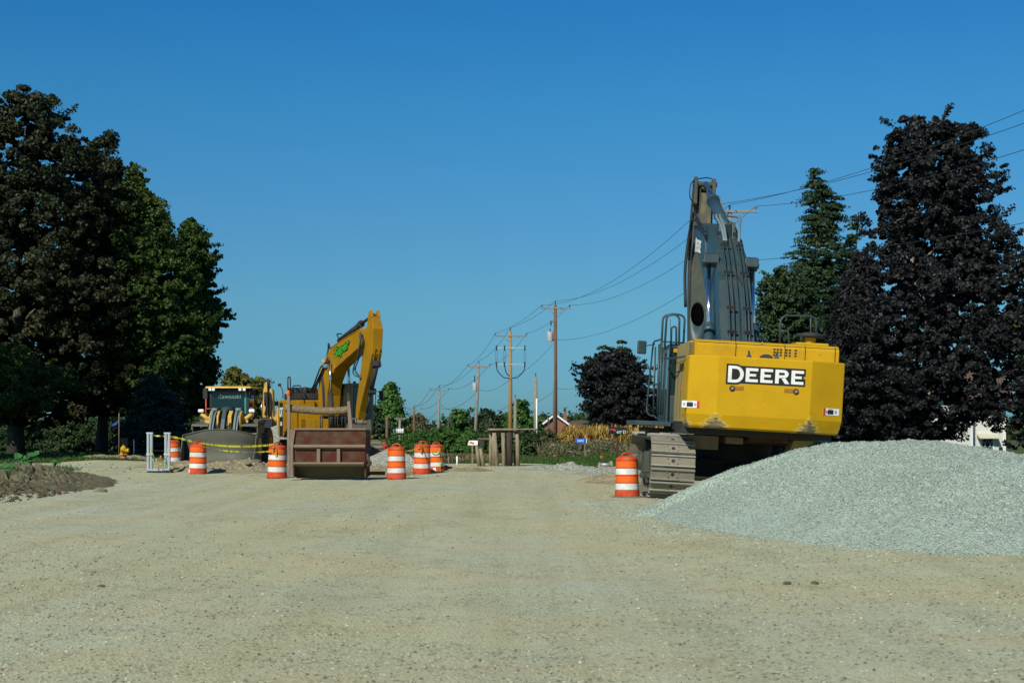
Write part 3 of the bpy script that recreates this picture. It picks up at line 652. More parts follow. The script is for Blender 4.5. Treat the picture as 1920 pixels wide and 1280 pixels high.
for nm, lb, Y, pr, mt, nc, pc, lf, cr, sd_, con in [
    ('cottonwood_tree', 'airy green cottonwood right of the ochre excavator', 210, [(716, 728, 738), (735, 715, 750), (760, 700, 766), (790, 698, 768), (820, 700, 760), (850, 710, 745)], L_mid, 190, 100, .30, .95, 61, False),
    ('broadleaf_tree', 'orange-tinged tree behind the far leaning utility pole', 260, [(782, 770, 800), (800, 750, 815), (825, 745, 822), (850, 750, 820)], L_brown, 110, 90, .4, 1.2, 62, False),
    ('broadleaf_tree', 'bright green tree directly right of the thin far utility pole', 230, [(768, 858, 868), (785, 838, 885), (810, 825, 895), (850, 830, 890)], L_mid, 130, 100, .32, 1.0, 63, False),
    ('broadleaf_tree', 'round dark green tree behind the transformer pole', 200, [(768, 902, 920), (780, 888, 935), (805, 880, 942), (840, 882, 940), (855, 890, 935)], L_deep, 170, 100, .28, .9, 64, False),
    ('broadleaf_tree', 'green tree behind the tan utility pole', 220, [(754, 975, 985), (770, 945, 998), (795, 930, 1012), (850, 930, 1015)], L_mid, 170, 100, .32, .95, 65, False),
    ('broadleaf_tree', 'low green tree at the left end of the brick house roof', 240, [(778, 1000, 1010), (788, 985, 1025), (810, 975, 1030), (850, 975, 1030)], L_mid, 70, 90, .34, 1.0, 66, False),
    ('broadleaf_tree', 'dark tree between the ochre excavator and the far drums', 180, [(775, 690, 705), (800, 670, 735), (830, 665, 745), (860, 670, 740)], L_deep, 120, 90, .28, .9, 67, False)]:
    tree(nm, lb, Y, pr, mt, nc, pc, lf, cr, sd_, trunk_r=.2, group=TC, nlimb=8, conifer=con)
SH = 'bushes beyond the gravel road'
for k, (x0, x1, top, Y, mt, sd_, lb) in enumerate([
    (690, 770, 826, 92, L_mid, 71, 'low green bush behind the red pump and the small far drum'),
    (745, 830, 808, 100, L_mid, 72, 'dark green bush behind the two tape-wrapped drums'),
    (800, 880, 803, 96, L_mid, 73, 'green bush right of the tape-wrapped drums'),
    (850, 915, 812, 84, L_mid, 74, 'olive bush left of the white mailbox'),
    (880, 960, 806, 92, L_deep, 75, 'dark bush behind the timber posts'),
    (960, 1020, 806, 86, L_deep, 76, 'dark green bush right of the timber posts'),
    (1000, 1055, 812, 92, L_brown, 77, 'olive bush at the foot of the tall brown utility pole')]):
    cx = (x0+x1)/2; w = (x1-x0)/2
    tree('bush', lb, Y, [(top, cx-w*.3, cx+w*.3), (top+8, cx-w*.85, cx+w*.8), (top+28, cx-w*1.1, cx+w*1.1), (866, cx-w*1.1, cx+w*1.1)],
         mt, 170, 90, .13, .36, sd_, trunk_r=.05, group=SH, nlimb=6, kind='bush', flat=.8)
# far woods on the horizon
pr = [(0, -1, 1), (9, -1, 1)]
n = 1100; r = np.random.RandomState(5); cxs = (r.rand(n)-.5)*900; czs = r.rand(n)**1.3*7*(.8+.8*vnoise(cxs*.03, 1)); cys = 520+r.rand(n)*60
nn = 60; q = r.randn(n*nn, 3)*np.array([3.2, 3, 1.1]); C = np.repeat(np.stack([cxs, cys, czs-5+1], 1), nn, 0)+q
V = leaf_cloud(C, q/3, 1.3, r); tag(np_mesh('distant_woods', V, np.arange(len(V)).reshape(-1, 4), L_deep, attr=np.repeat(r.rand(len(V)//4), 4)), 'low line of far woods on the horizon', 'woods', kind='stuff')

# grasses, weeds, corn
def blades(name, x, y, h, w, mat, lean=.35, zfun=gz, seed=1, label=None, cat=None, lift=0.0):
    r = np.random.RandomState(seed); n = len(x); z = zfun(x, y)+lift; a = r.rand(n)*6.28
    dx = np.cos(a)*w; dy = np.sin(a)*w; lx = r.randn(n)*lean*h; ly = r.randn(n)*lean*h
    V = np.stack([np.stack([x-dx, y-dy, z-.02], 1), np.stack([x+dx, y+dy, z-.02], 1),
                  np.stack([x+dx*.6+lx*.45, y+dy*.6+ly*.45, z+h*.6], 1), np.stack([x+lx, y+ly, z+h], 1)], 1).reshape(-1, 3)
    return np_mesh(name, V, np.arange(4*n).reshape(-1, 4), mat, attr=np.repeat(r.rand(n), 4))
Gr = leafmat('grass_blades', G((0, (.020, .065, .008)), (.6, (.050, .125, .018)), (.9, (.10, .15, .035)), (1, (.2, .16, .07))), .25)
Gd = leafmat('tall_dry_weeds', G((0, (.05, .07, .02)), (.4, (.12, .125, .05)), (.75, (.22, .185, .10)), (1, (.32, .26, .16))), .2)
Gc = leafmat('ripe_corn_leaves', G((0, (.14, .12, .02)), (.4, (.36, .24, .05)), (.8, (.55, .36, .09)), (1, (.34, .15, .05))), .25)
n = 60000; x = -2+rs.rand(n)**1.0*26; y = right_edge(x)+.2+rs.rand(n)**1.8*26
tag(blades('grass', x, y, .06+.10*rs.rand(n), .012+.01*rs.rand(n), Gr, seed=2), 'mown green grass on the right verge', 'grass', kind='stuff')
n = 26000; x = -8-rs.rand(n)*30; y = left_edge(x)+.1+rs.rand(n)**1.6*30; k = (y-left_edge(x)) > np.maximum(0, x+12.5)*1.1
tag(blades('grass', x[k], y[k], .06+.10*rs.rand(k.sum()), .014+.01*rs.rand(k.sum()), Gr, seed=3), 'green grass of the shaded lawn under the left trees', 'grass', kind='stuff')
n = 30000; x = 1.5+rs.rand(n)*13; y = 83+rs.rand(n)*12; cl = vnoise(x*.9, y*.9)
hh = np.clip(.55+1.2*cl, .15, 1.15)*(.5+.6*rs.rand(n)); hh *= np.interp(x, [-1.5, 3, 8, 14], [.8, 1, .95, .8])
tag(blades('tall_weeds', x, y, hh, .008+.010*rs.rand(n), Gd, lean=.26, seed=4), 'tall pale seeding weeds between the lawn verge and the corn', 'weeds', kind='stuff')
r = np.random.RandomState(44); nc = 700; cx_ = 1.8+r.rand(nc)**.9*13; cy_ = 81+r.rand(nc)*16-np.clip(cx_-4, 0, 6)*.8; ch_ = np.clip(.55+1.1*vnoise(cx_*.8+3, cy_*.5), .12, 1.15)
C = np.repeat(np.stack([cx_, cy_, gz(cx_, cy_)+ch_*.5], 1), 110, 0); q = r.randn(nc*110, 3); q /= np.linalg.norm(q, axis=1)[:, None]; q *= (r.rand(len(q))**.4)[:, None]; sc3 = np.repeat(np.stack([.35+.3*r.rand(nc), .4+0*cx_, ch_*.55], 1), 110, 0)
V = leaf_cloud(C+q*sc3, q, .085, r, .6); tn = np.clip(np.repeat(r.rand(nc), 110)*.5+.5*r.rand(len(q))+.15*q[:, 2], 0, 1)
Gw = leafmat('seeding_weed_leaves', G((0, (.03, .05, .016)), (.35, (.08, .105, .038)), (.7, (.19, .18, .10)), (1, (.32, .28, .20))), .2)
tag(np_mesh('weed_patch', V, np.arange(len(V)).reshape(-1, 4), Gw, attr=np.repeat(tn, 4)), 'bushy grey-green weeds gone to seed between the verge and the corn', 'weeds', kind='stuff')
n = 14000; x = -5.5+rs.rand(n)*5; y = 66+rs.rand(n)*12
tag(blades('tall_weeds', x, y, .10+.26*rs.rand(n), .014+.01*rs.rand(n), Gd, lean=.25, seed=14), 'rough weeds at the far edge of the gravel road', 'weeds', kind='stuff')
# corn: stalks with arching leaves
n = 3000; x = 3.6+rs.rand(n)*17; y = 101+np.round(rs.rand(n)*24/.8)*.8; x += .08*rs.randn(n); L = []
hs = 1.35+.45*rs.rand(n); z0 = gz(x, y)
AX, TT = [], []
for k in range(12):
    a = rs.rand(n)*6.28; f = (.15+.85*k/11.)
    b0 = np.stack([x, y, z0+hs*f*.92], 1); d_ = np.stack([np.cos(a), np.sin(a), np.zeros(n)], 1); ln = (.45+.25*rs.rand(n))[:, None]*(.5 if k == 11 else 1)
    u = np.array([0, 0, 1.]); w_ = .035; sd2 = np.cross(d_, u)*w_
    m1 = b0+d_*ln*.45+u*ln*(.45 if k < 11 else 1.2); e1 = b0+d_*ln*.95+u*ln*(.05 if k < 11 else 1.6)
    V = np.stack([b0-sd2, b0+sd2, m1+sd2, m1-sd2, m1-sd2, m1+sd2, e1+sd2*.2, e1-sd2*.2], 1).reshape(-1, 3); AX.append(V); TT.append(np.repeat(rs.rand(n), 8))
st = np.stack([np.stack([x-.02, y, z0], 1), np.stack([x+.02, y, z0], 1), np.stack([x+.012, y, z0+hs], 1), np.stack([x-.012, y, z0+hs], 1)], 1).reshape(-1, 3)
V = np.concatenate(AX+[st]); T = np.concatenate(TT+[np.full(len(st), .5)])
tag(np_mesh('corn_field', V, np.arange(len(V)).reshape(-1, 4), Gc, attr=T), 'ripe golden corn standing in rows behind the tall weeds', 'corn', kind='stuff')
# scrubby growth on the topsoil bank
n = 34000; x = -22+rs.rand(n)*13; y = 29+rs.rand(n)*27
u = (x+16.7)*math.cos(.25)+(y-42)*math.sin(.25); v = -(x+16.7)*math.sin(.25)+(y-42)*math.cos(.25)
dd = np.sqrt((u/4.8)**2+(v/13)**2); k = (dd < .95) & (vnoise(x*.8, y*.8) > .02)
zb = lambda a, b_: gz(a, b_)+.42*(1-np.clip(dd[k], 0, 1)**1.6)*.8
tag(blades('tall_weeds', x[k], y[k], .04+.13*rs.rand(k.sum()), .006+.006*rs.rand(k.sum()), Gd, lean=.6, zfun=zb, seed=6), 'thin weeds growing on the topsoil bank', 'weeds', kind='stuff')
n = 9000; x = -22+rs.rand(n)*13; y = 28+rs.rand(n)*27; u = (x+16.7)*math.cos(.25)+(y-42)*math.sin(.25); v = -(x+16.7)*math.sin(.25)+(y-42)*math.cos(.25); dd = np.sqrt((u/4.8)**2+(v/13)**2); k = dd < 1.12; d2 = dd[k]
MT['clods'] = soil_mat('soil_clod', (.06, .05, .033), (.17, .145, .095), 9)
tag(stones('soil_clods', np.stack([x[k], y[k]], 1), .02+.07*rs.rand(k.sum())**2.5, MT['clods'], lambda a, b_: gz(a, b_)+np.maximum(0, .46*(1-np.clip(d2, 0, 1)**1.6)), rsd=15), 'crumbled clods of dark earth strewn over the topsoil bank', 'soil', kind='stuff')
n = 16000; x = -24+rs.rand(n)*9; y = 36+rs.rand(n)*22; u = (x+16.7)*math.cos(.25)+(y-42)*math.sin(.25); v = -(x+16.7)*math.sin(.25)+(y-42)*math.cos(.25); dd = np.sqrt((u/4.8)**2+(v/13)**2); k = ((u < -.4) | (v > 6)) & (dd < 1.35) & (vnoise(x*.7, y*.5) > -.12); d3 = dd[k]
tag(blades('grass', x[k], y[k], .07+.13*rs.rand(k.sum()), .008+.008*rs.rand(k.sum()), Gr, lean=.4, zfun=lambda a, b_: gz(a, b_)+.42*(1-np.clip(d3, 0, 1)**1.6)*.85, seed=16), 'green grass creeping over the back of the topsoil bank', 'grass', kind='stuff')
def leafy_weed(label, px, py, Y, s, seed, nl=16):
    p0 = at(px, py, Y); p0.z = gzf(p0.x, Y)+.40; r = random.Random(seed)
    root = thing('leafy_weed', label, 'weed', p0, group='broad-leaved weeds on the topsoil bank')
    st = MB(); lf = MB()
    for i in range(nl):
        a = r.uniform(0, 6.28); ln = r.uniform(.25, 1)*s; h = r.uniform(.25, 1)*s*.9
        tip = Vector((math.cos(a)*ln*.75, math.sin(a)*ln*.6, h)); st.tube([Vector((0, 0, -.15)), tip*.55+Vector((0, 0, .05*s)), tip], .008, 5)
        w = r.uniform(.30, .52)*s; tl = Vector((r.uniform(-.5, .5), -.7+r.uniform(-.4, .4), .8)).normalized(); ax = tl.orthogonal().normalized(); ay = tl.cross(ax)
        ring = [tip+(ax*math.cos(t_)*w*.55+ay*math.sin(t_)*w*.5)*(1-.12*math.cos(5*t_)) for t_ in [6.283*q/10 for q in range(10)]]
        lf.add([tip+tl*(-.06*w)]+ring, [(0, q+1, (q+1) % 10+1) for q in range(10)])
    st.build('stem', MT['weed_stem'], root); lf.build('leaves', MT['weed'], root)
MT['weed'] = soil_mat('broad_green_leaf', (.035, .13, .035), (.075, .22, .065), 5)
MT['weed_stem'] = plain('green_stem', (.06, .12, .03), .7)
leafy_weed('broad-leaved green weed on the crest of the topsoil bank', 52, 889, 46, .42, 1, 22)
leafy_weed('broad-leaved green weed low on the left side of the topsoil bank', 16, 912, 39, .30, 2, 14)
leafy_weed('small green weed on the back of the topsoil bank', 104, 893, 46.5, .2, 3, 10)

# ================================================================ the big excavator
def glyph(ch, x, z, w, h, y, t=None):
    """solid block letters as convex pieces in the x-z plane (front faces -y)"""
    out = []; s = t or .28*h
    def q(pts): out.append([(x+p[0]*w, y, z+p[1]*h) for p in pts])
    sx = s/w; sy = s*.78/h
    if ch == 'E':
        q([(0, 0), (sx, 0), (sx, 1), (0, 1)]); q([(sx, 0), (1, 0), (1, sy), (sx, sy)]); q([(sx, 1-sy), (1, 1-sy), (1, 1), (sx, 1)])
        q([(sx, .5-sy*.45), (.84, .5-sy*.45), (.84, .5+sy*.45), (sx, .5+sy*.45)])
    if ch in 'DR':
        z0 = 0 if ch == 'D' else .40
        q([(0, 0), (sx, 0), (sx, 1), (0, 1)])
        cz = (1+z0)/2; ro = (1-z0)/2; ri = ro-sy; xc = .48 if ch == 'D' else .58
        rx = 1-xc if ch == 'D' else .97-xc; N_ = 10
        q([(sx, 1-sy), (xc, 1-sy), (xc, 1), (sx, 1)]); q([(sx, z0), (xc, z0), (xc, z0+sy), (sx, z0+sy)])
        for i in range(N_):
            a, b_ = [math.pi/2-math.pi*k/N_ for k in (i, i+1)]
            q([(xc+math.cos(a)*rx, cz+math.sin(a)*ro), (xc+math.cos(b_)*rx, cz+math.sin(b_)*ro),
               (xc+math.cos(b_)*(rx-sx), cz+math.sin(b_)*ri), (xc+math.cos(a)*(rx-sx), cz+math.sin(a)*ri)])
        if ch == 'R': q([(.42, z0+sy*.2), (.42+sx*1.1, z0+sy*.2), (1.06, 0), (1.06-sx*1.25, 0)])
    return out
def word(parent, M, wh, name_w='lettering', name_b='lettering_outline', s=1.0, outline=True):
    """DEERE with a tall D; origin at lower left; M places the x-z plane"""
    mb = MB()
    Hs, He = .355*s, .295*s; wD, wE, gp = .335*s, .262*s, .052*s
    x = 0; lets = []
    lets.append(('D', x, -.03*s, wD, Hs)); x += wD+gp*.8
    for c in 'EERE': lets.append((c, x, 0, wE+(.03*s if c == 'R' else 0), He)); x += wE+gp+(.03*s if c == 'R' else 0)
    for c, lx, lz, w_, h_ in lets:
        for pl in glyph(c, lx, lz, w_, h_, 0, .078*s):
            n_ = len(pl); front = [M @ Vector(p) for p in pl]; back = [M @ (Vector(p)+Vector((0, .006, 0))) for p in pl]
            mb.add(front+back, [tuple(range(n_)), tuple(range(n_, 2*n_))[::-1]]+[(i, (i+1) % n_, n_+(i+1) % n_, n_+i) for i in range(n_)])
    mb.build(name_w, MT['letter_white'], parent)
    if outline:
        o = .04*s; mb = MB(); D = lets[0]; x1 = lets[-1][1]+lets[-1][3]; x0 = D[1]+D[3]*.8
        def P(pts, dy=.008):
            n_ = len(pts); f_ = [M @ Vector((p[0], dy, p[1])) for p in pts]; b_ = [M @ Vector((p[0], dy+.005, p[1])) for p in pts]
            mb.add(f_+b_, [tuple(range(n_)), tuple(range(n_, 2*n_))[::-1]]+[(i, (i+1) % n_, n_+(i+1) % n_, n_+i) for i in range(n_)])
        zc = D[2]+D[4]/2; rz = D[4]/2+o; xc = D[1]+D[3]*.48; rx = D[3]*.52+o
        P([(-o, D[2]-o), (xc, D[2]-o)]+[(xc+math.cos(a)*rx, zc+math.sin(a)*rz) for a in [-math.pi/2+math.pi*k/12 for k in range(1, 12)]]+[(xc, D[2]+D[4]+o), (-o, D[2]+D[4]+o)])
        R_ = lets[3]
        P([(x0, -o), (R_[1]+.14*s, -o), (R_[1]+.14*s, He+o), (x0, He+o)], .0105)
        P([(R_[1]+.14*s, -o), (x1+o, -o), (x1+o, .42*He), (x1-.0*s, .42*He), (x1, .60*He), (x1+o, .60*He), (x1+o, He+o), (R_[1]+.14*s, He+o)], .0105)
        mb.build(name_b, MT['letter_black'], parent)
MT['letter_white'] = paint('white_vinyl', (.78, .80, .78), dirt=(.5, .5, .46), amt=.4, scale=9, rough=.5, chips=.12, chipcol=(.12, .12, .1))
MT['letter_black'] = plain('black_vinyl', (.006, .007, .006), .8)
MT['decal_red'] = plain('red_decal', (.55, .03, .02), .5)
MT['seam'] = plain('dark_panel_seam', (.05, .02, .008), .8)
def rail(mb, pts, r=.022, n=6): mb.tube(pts, r, n)
def round_path(pts, rad=.12, k=4):
    out = [Vector(pts[0])]
    for i in range(1, len(pts)-1):
        p = Vector(pts[i]); a = (Vector(pts[i-1])-p); b = (Vector(pts[i+1])-p); ra = min(rad, a.length*.45, b.length*.45)
        a = p+a.normalized()*ra; b = p+b.normalized()*ra
        for j in range(k+1):
            t_ = j/k; out.append(a*(1-t_)**2+p*2*t_*(1-t_)+b*t_*t_)
    out.append(Vector(pts[-1])); return out

EX = thing('excavator', 'huge yellow and grey excavator seen from behind, its raised boom over the gravel pile', 'excavator', (5.40, 33.8, -.17), (0, R(3.2), 0))
bpy.context.view_layer.update()
EXI = (Matrix.Translation((5.40, 33.8, -.17)) @ Matrix.Rotation(R(3.2), 4, 'Y')).inverted()
def E(px, py, yl): return EXI @ at(px, py, 33.8+yl)
# counterweight
def cw_ring(z, ins, dy=0.0):
    return [(-1.71+ins, .36+dy, z), (-1.10+ins*.5, 0+dy, z), (.92-ins*.5, 0+dy, z), (1.70-ins, .36+dy, z), (1.70-ins, 1.35, z), (-1.71+ins, 1.35, z)]
MTcw = paint('counterweight_yellow_paint', (.51, .295, .002), dirt=(.42, .24, .006), amt=.55, scale=1.6, rough=.55, chips=0.0)
t = MTcw.node_tree; b = t.nodes['Principled BSDF']; prev = b.inputs['Base Color'].links[0].from_socket
tc = t.nodes.new('ShaderNodeTexCoord'); sx = t.nodes.new('ShaderNodeSeparateXYZ'); t.links.new(tc.outputs['Object'], sx.inputs[0])
def math_(op, a_, b_=None, c_=None):
    m_ = t.nodes.new('ShaderNodeMath'); m_.operation = op
    for i_, v_ in enumerate((a_, b_, c_)):
        if v_ is None: continue
        if isinstance(v_, bpy.types.NodeSocket): t.links.new(v_, m_.inputs[i_])
        else: m_.inputs[i_].default_value = v_
    return m_.outputs[0]
# scraped bare patches where the lower corners of the casting have been knocked: stay with the casting
ax = math_('ABSOLUTE', math_('SUBTRACT', math_('ABSOLUTE', math_('ADD', sx.outputs['X'], .09)), 1.01))
ax2 = math_('ABSOLUTE', math_('SUBTRACT', math_('ABSOLUTE', sx.outputs['X']), 1.73))
zz_ = math_('SUBTRACT', sx.outputs['Z'], 1.66)
nn_ = noise_node(t, 5, 6, .7, stretch=(1, 1, 7)); jn = math_('MULTIPLY', math_('SUBTRACT', nn_.outputs[0], .5), .85)
edge = math_('SUBTRACT', math_('SUBTRACT', .27, math_('MULTIPLY', ax, .95)), zz_)
edge2 = math_('SUBTRACT', math_('SUBTRACT', .20, math_('MULTIPLY', ax2, 1.4)), zz_)
sc = math_('GREATER_THAN', math_('ADD', math_('MAXIMUM', edge, edge2), jn), .0)
fine = noise_node(t, 16, 6, .8, stretch=(.35, 1, 4)); thr = math_('ADD', .625, math_('MULTIPLY', zz_, .030))
ch = math_('GREATER_THAN', fine.outputs[0], thr)
rim = math_('GREATER_THAN', math_('ADD', math_('MAXIMUM', edge, edge2), jn), -.05)
scr = ramp(t, nn_.outputs[0], [(.3, (.20, .17, .11)), (.6, (.13, .11, .06)), (.75, (.26, .09, .025))])
c1 = mix(t, rim, prev, (.62, .46, .12, 1)); c2 = mix(t, sc, c1, scr.outputs[0]); c3 = mix(t, ch, c2, (.09, .05, .015, 1))
t.links.new(c3, b.inputs['Base Color'])
mb = MB(); mb.loft([cw_ring(1.66, .10, .12), cw_ring(1.70, .05, .07), cw_ring(1.96, 0), cw_ring(3.24, 0)])
CW = mb.build('counterweight', MTcw, EX, bevel=.03)
# letters, pockets, decals on it
word(CW, Matrix.Translation(E(1364.5, 713.5, -.016)) , 1, s=1.015)
for sgn in (-1, 1):
    c = E(1383 if sgn < 0 else 1482, 727.5 if sgn < 0 else 732.5, 0); mb = MB()
    mb.obox((c.x, -.004, c.z), (.26, .012, .085)); mb.build('lifting_pocket', plain('pocket_shade', (.30, .13, .012), .7), CW, bevel=.03)
    mb = MB(); xk = c.x-.12*(-1 if sgn > 0 else 1); mb.cyl((xk, .0, c.z-.01), (xk, -.02, c.z-.01), .062, n=18); mb.build('pocket_ring', MT['seam'], CW)
    mb = MB(); mb.cyl((xk, -.0, c.z-.01), (xk, -.05, c.z-.01), .03, n=12); mb.build('lifting_pin', MT['track_edge'], CW)
def decal(cx, cz, yc, ang, flip):
    M = Matrix.Translation((cx, yc, cz)) @ Matrix.Rotation(ang, 4, 'Z')
    d_ = MB(); d_.box(-.21, .21, -.004, 0, -.075, .075, M); o = d_.build('warning_decal', MT['letter_white'], CW)
    d_ = MB(); x0, x1 = ((.15, .21) if not flip else (-.21, -.15)); d_.box(x0, x1, -.007, -.004, -.075, .075, M); d_.build('decal_red_end', MT['decal_red'], o)
    d_ = MB(); s_ = -1 if not flip else 1; d_.box(-.09+s_*.0, .06, -.007, -.004, -.055, .04, M); d_.build('decal_text_block', MT['letter_black'], o)
    d_ = MB()
    for k in range(4): d_.box(-.075, .045-.02*(k % 2), -.009, -.007, -.045+k*.022, -.037+k*.022, M)
    for xx_ in (-.15, .11) if not flip else (-.12, .12):
        d_.cyl(M @ Vector((xx_, -.004, .02)), M @ Vector((xx_, -.008, .02)), .01, n=8); d_.obox(M @ Vector((xx_+.012, -.006, -.012)), (.012, .004, .05), (0, .5, ang)); d_.obox(M @ Vector((xx_-.012, -.006, -.012)), (.012, .004, .05), (0, -.5, ang))
    d_.box(-.08, .03, -.007, -.004, .052, .060, M)
    d_.build('decal_print', MT['dark'], o)
a_ = math.atan2(.36, .61); a2_ = math.atan2(.36, .78)
c = E(1294, 757.5, .4); decal(c.x+.0, c.z, .36-(c.x+1.71)*.590-.004, -a_, False)
c = E(1556, 772, .35); decal(c.x, c.z, (c.x-.92)*.4615-.004, a2_, True)
# hood, seams, vents
mb = MB()
hx = [-1.58, -.66, .42, .87, 1.53, 1.62]
for i_ in range(5):
    x0, x1 = hx[i_]+.008, hx[i_+1]-.008
    pr_ = [(.62, 3.15), (.62, 3.50), (.70, 3.59), (.84, 3.62), (3.3, 3.62), (3.3, 3.15)]
    mb.prism(pr_, x0, x1)
HD = mb.build('engine_hood', MT['yellow'], EX, bevel=.012)
mb = MB(); mb.box(-1.56, 1.60, .66, 3.28, 3.12, 3.56); mb.build('hood_lining', MT['seam'], HD)
mb = MB(); mb.box(-1.70, -1.58, .75, 3.1, 3.15, 3.56)
LV = mb.build('side_grille', MT['yellow_dirty'], EX, bevel=.01)
mb = MB()
for k in range(9): mb.box(-1.695, -1.60, .738, .752, 3.19+k*.04, 3.205+k*.04)
mb.build('louvre_slots', MT['seam'], LV)
for x0, nc_, off in ((E(1452, 660, .6).x, 3, 0), (E(1475, 660, .6).x, 2, 0), (E(1492, 660, .6).x, 1, 0)):
    for i_ in range(nc_):
        for j_ in range(3): MB().obox((x0+i_*.072, .618, 3.35+j_*.062), (.045, .014, .036)).build('vent_hole', MT['black'], HD)
for px in (1405, 1457):
    c = E(px, 664, .25); mb = MB(); mb.loft([[(c.x-.06, .2, 3.24), (c.x+.06, .2, 3.24), (c.x+.06, .34, 3.24), (c.x-.06, .34, 3.24)], [(c.x-.02, .25, 3.33), (c.x+.02, .25, 3.33), (c.x+.02, .29, 3.33), (c.x-.02, .29, 3.33)]])
    mb.cyl((c.x, .27, 3.33), (c.x-.02, .27, 3.40), .022, n=8); mb.build('bracket', MT['steel'], CW)
c = E(1437, 664, .3); mb = MB(); mb.loft([[(c.x-.14, .2, 3.26), (c.x+.14, .2, 3.26), (c.x+.14, .4, 3.26), (c.x-.14, .4, 3.26)], [(c.x-.12, .22, 3.30), (c.x+.12, .22, 3.30), (c.x+.12, .38, 3.30), (c.x-.12, .38, 3.30)], [(c.x-.05, .26, 3.335), (c.x+.05, .26, 3.335), (c.x+.05, .34, 3.335), (c.x-.05, .34, 3.335)]])
mb.box(c.x-.12, c.x-.09, .22, .3, 3.22, 3.27).box(c.x+.08, c.x+.13, .22, .3, 3.22, 3.27); mb.build('rear_lamp', MT['dark'], CW, bevel=.01)
mb = MB(); mb.box(E(1493, 645, .9).x, E(1555, 645, .9).x, .95, 2.6, 3.62, 3.68); c = E(1519, 640, 1.3)
mb.cyl((c.x, 1.3, 3.68), (c.x, 1.3, 3.82), .11, .13, n=20); mb.build('intake_base', MT['yellow'], HD, bevel=.015)
mb = MB(); mb.lathe([(.05, 3.80), (.25, 3.82), (.27, 3.86), (.24, 3.90), (.12, 3.93), (.03, 3.94)], 28, (c.x, 1.3, 0)); mb.build('intake_cap', MT['dark'], HD)
# revolving frame + side bodywork
mb = MB(); mb.box(-1.68, 1.68, 1.30, 5.6, 1.52, 1.78); mb.box(-1.0, 1.0, 2.6, 4.8, 1.36, 1.52); mb.build('swing_frame', MT['dark'], EX, bevel=.02)
mb = MB(); mb.box(-1.69, -1.10, 1.36, 3.22, 1.78, 3.15); SD = mb.build('side_door', MT['yellow_dirty'], EX, bevel=.015)
mb = MB()
for y_ in (1.9, 2.55): mb.box(-1.696, -1.69, y_-.012, y_+.012, 1.85, 3.1)
mb.box(-1.696, -1.69, 1.45, 3.1, 2.93, 2.955)
for k in range(7): mb.box(-1.697, -1.69, 1.5, 2.4, 2.97+k*.022, 2.98+k*.022)
mb.build('door_seams', MT['seam'], SD)
mb = MB(); mb.obox((-1.698, 1.72, 2.55), (.01, .10, .17)); mb.build('warning_sticker', MT['orange_bright'], SD)
mb = MB(); mb.box(1.10, 1.67, 1.36, 4.9, 1.78, 3.0); mb.box(-1.1, -.62, 1.36, 3.2, 1.78, 3.1).box(.3, 1.1, 1.36, 3.6, 1.78, 3.1); mb.build('side_body', MT['yellow_dirty'], EX, bevel=.015)
# cab
mb = MB(); X0, X1, Y0, Y1, Z0, Z1 = -1.86, -.82, 3.35, 5.35, 1.80, 3.62
for x_ in (X0, X1-.08):
    for y_ in (Y0, (Y0+Y1)/2-.1, Y1-.09): mb.box(x_, x_+.08, y_, y_+.09, Z0, Z1-.09)
mb.box(X0, X1, Y0, Y1, Z1-.10, Z1).box(X0, X1, Y0, Y1, Z0-.06, Z0+.04).box(X0, X0+.06, Y0+.09, Y1-.09, Z0+.04, Z0+.75).box(X1-.06, X1, Y0+.09, Y1-.09, Z0+.04, Z0+.75).box(X0+.08, X1-.08, Y0, Y0+.07, Z0+.04, Z0+.6)
CB = mb.build('cab', MT['steel'], EX, bevel=.015)
mb = MB(); mb.box(X0+.02, X0+.035, Y0+.09, Y1-.09, Z0+.75, Z1-.1).box(X1-.035, X1-.02, Y0+.09, Y1-.09, Z0+.75, Z1-.1).box(X0+.08, X1-.08, Y0+.02, Y0+.035, Z0+.6, Z1-.1).box(X0+.08, X1-.08, Y1-.05, Y1-.035, Z0+.1, Z1-.1)
mb.build('cab_glass', MT['glass'], CB)
mb = MB(); mb.box(X0+.1, X1-.1, Y0-.02, Y0, Z1-.20, Z1-.11); mb.build('cab_rear_stripe', MT['yellow'], CB)
mb = MB(); mb.box(X0+.25, X1-.25, Y0+.5, Y0+1.0, Z0+.04, Z0+.5).box(X0+.27, X1-.27, Y0+.45, Y0+.58, Z0+.5, Z0+1.2); mb.build('seat', MT['black'], CB, bevel=.04)
text_mesh('JDL', .20, .006, 'cab_lettering', MT['letter_white'], CB, Matrix.Translation((X1-.40, Y0-.025, Z1-.33)) @ Matrix.Rotation(R(90), 4, 'X'))
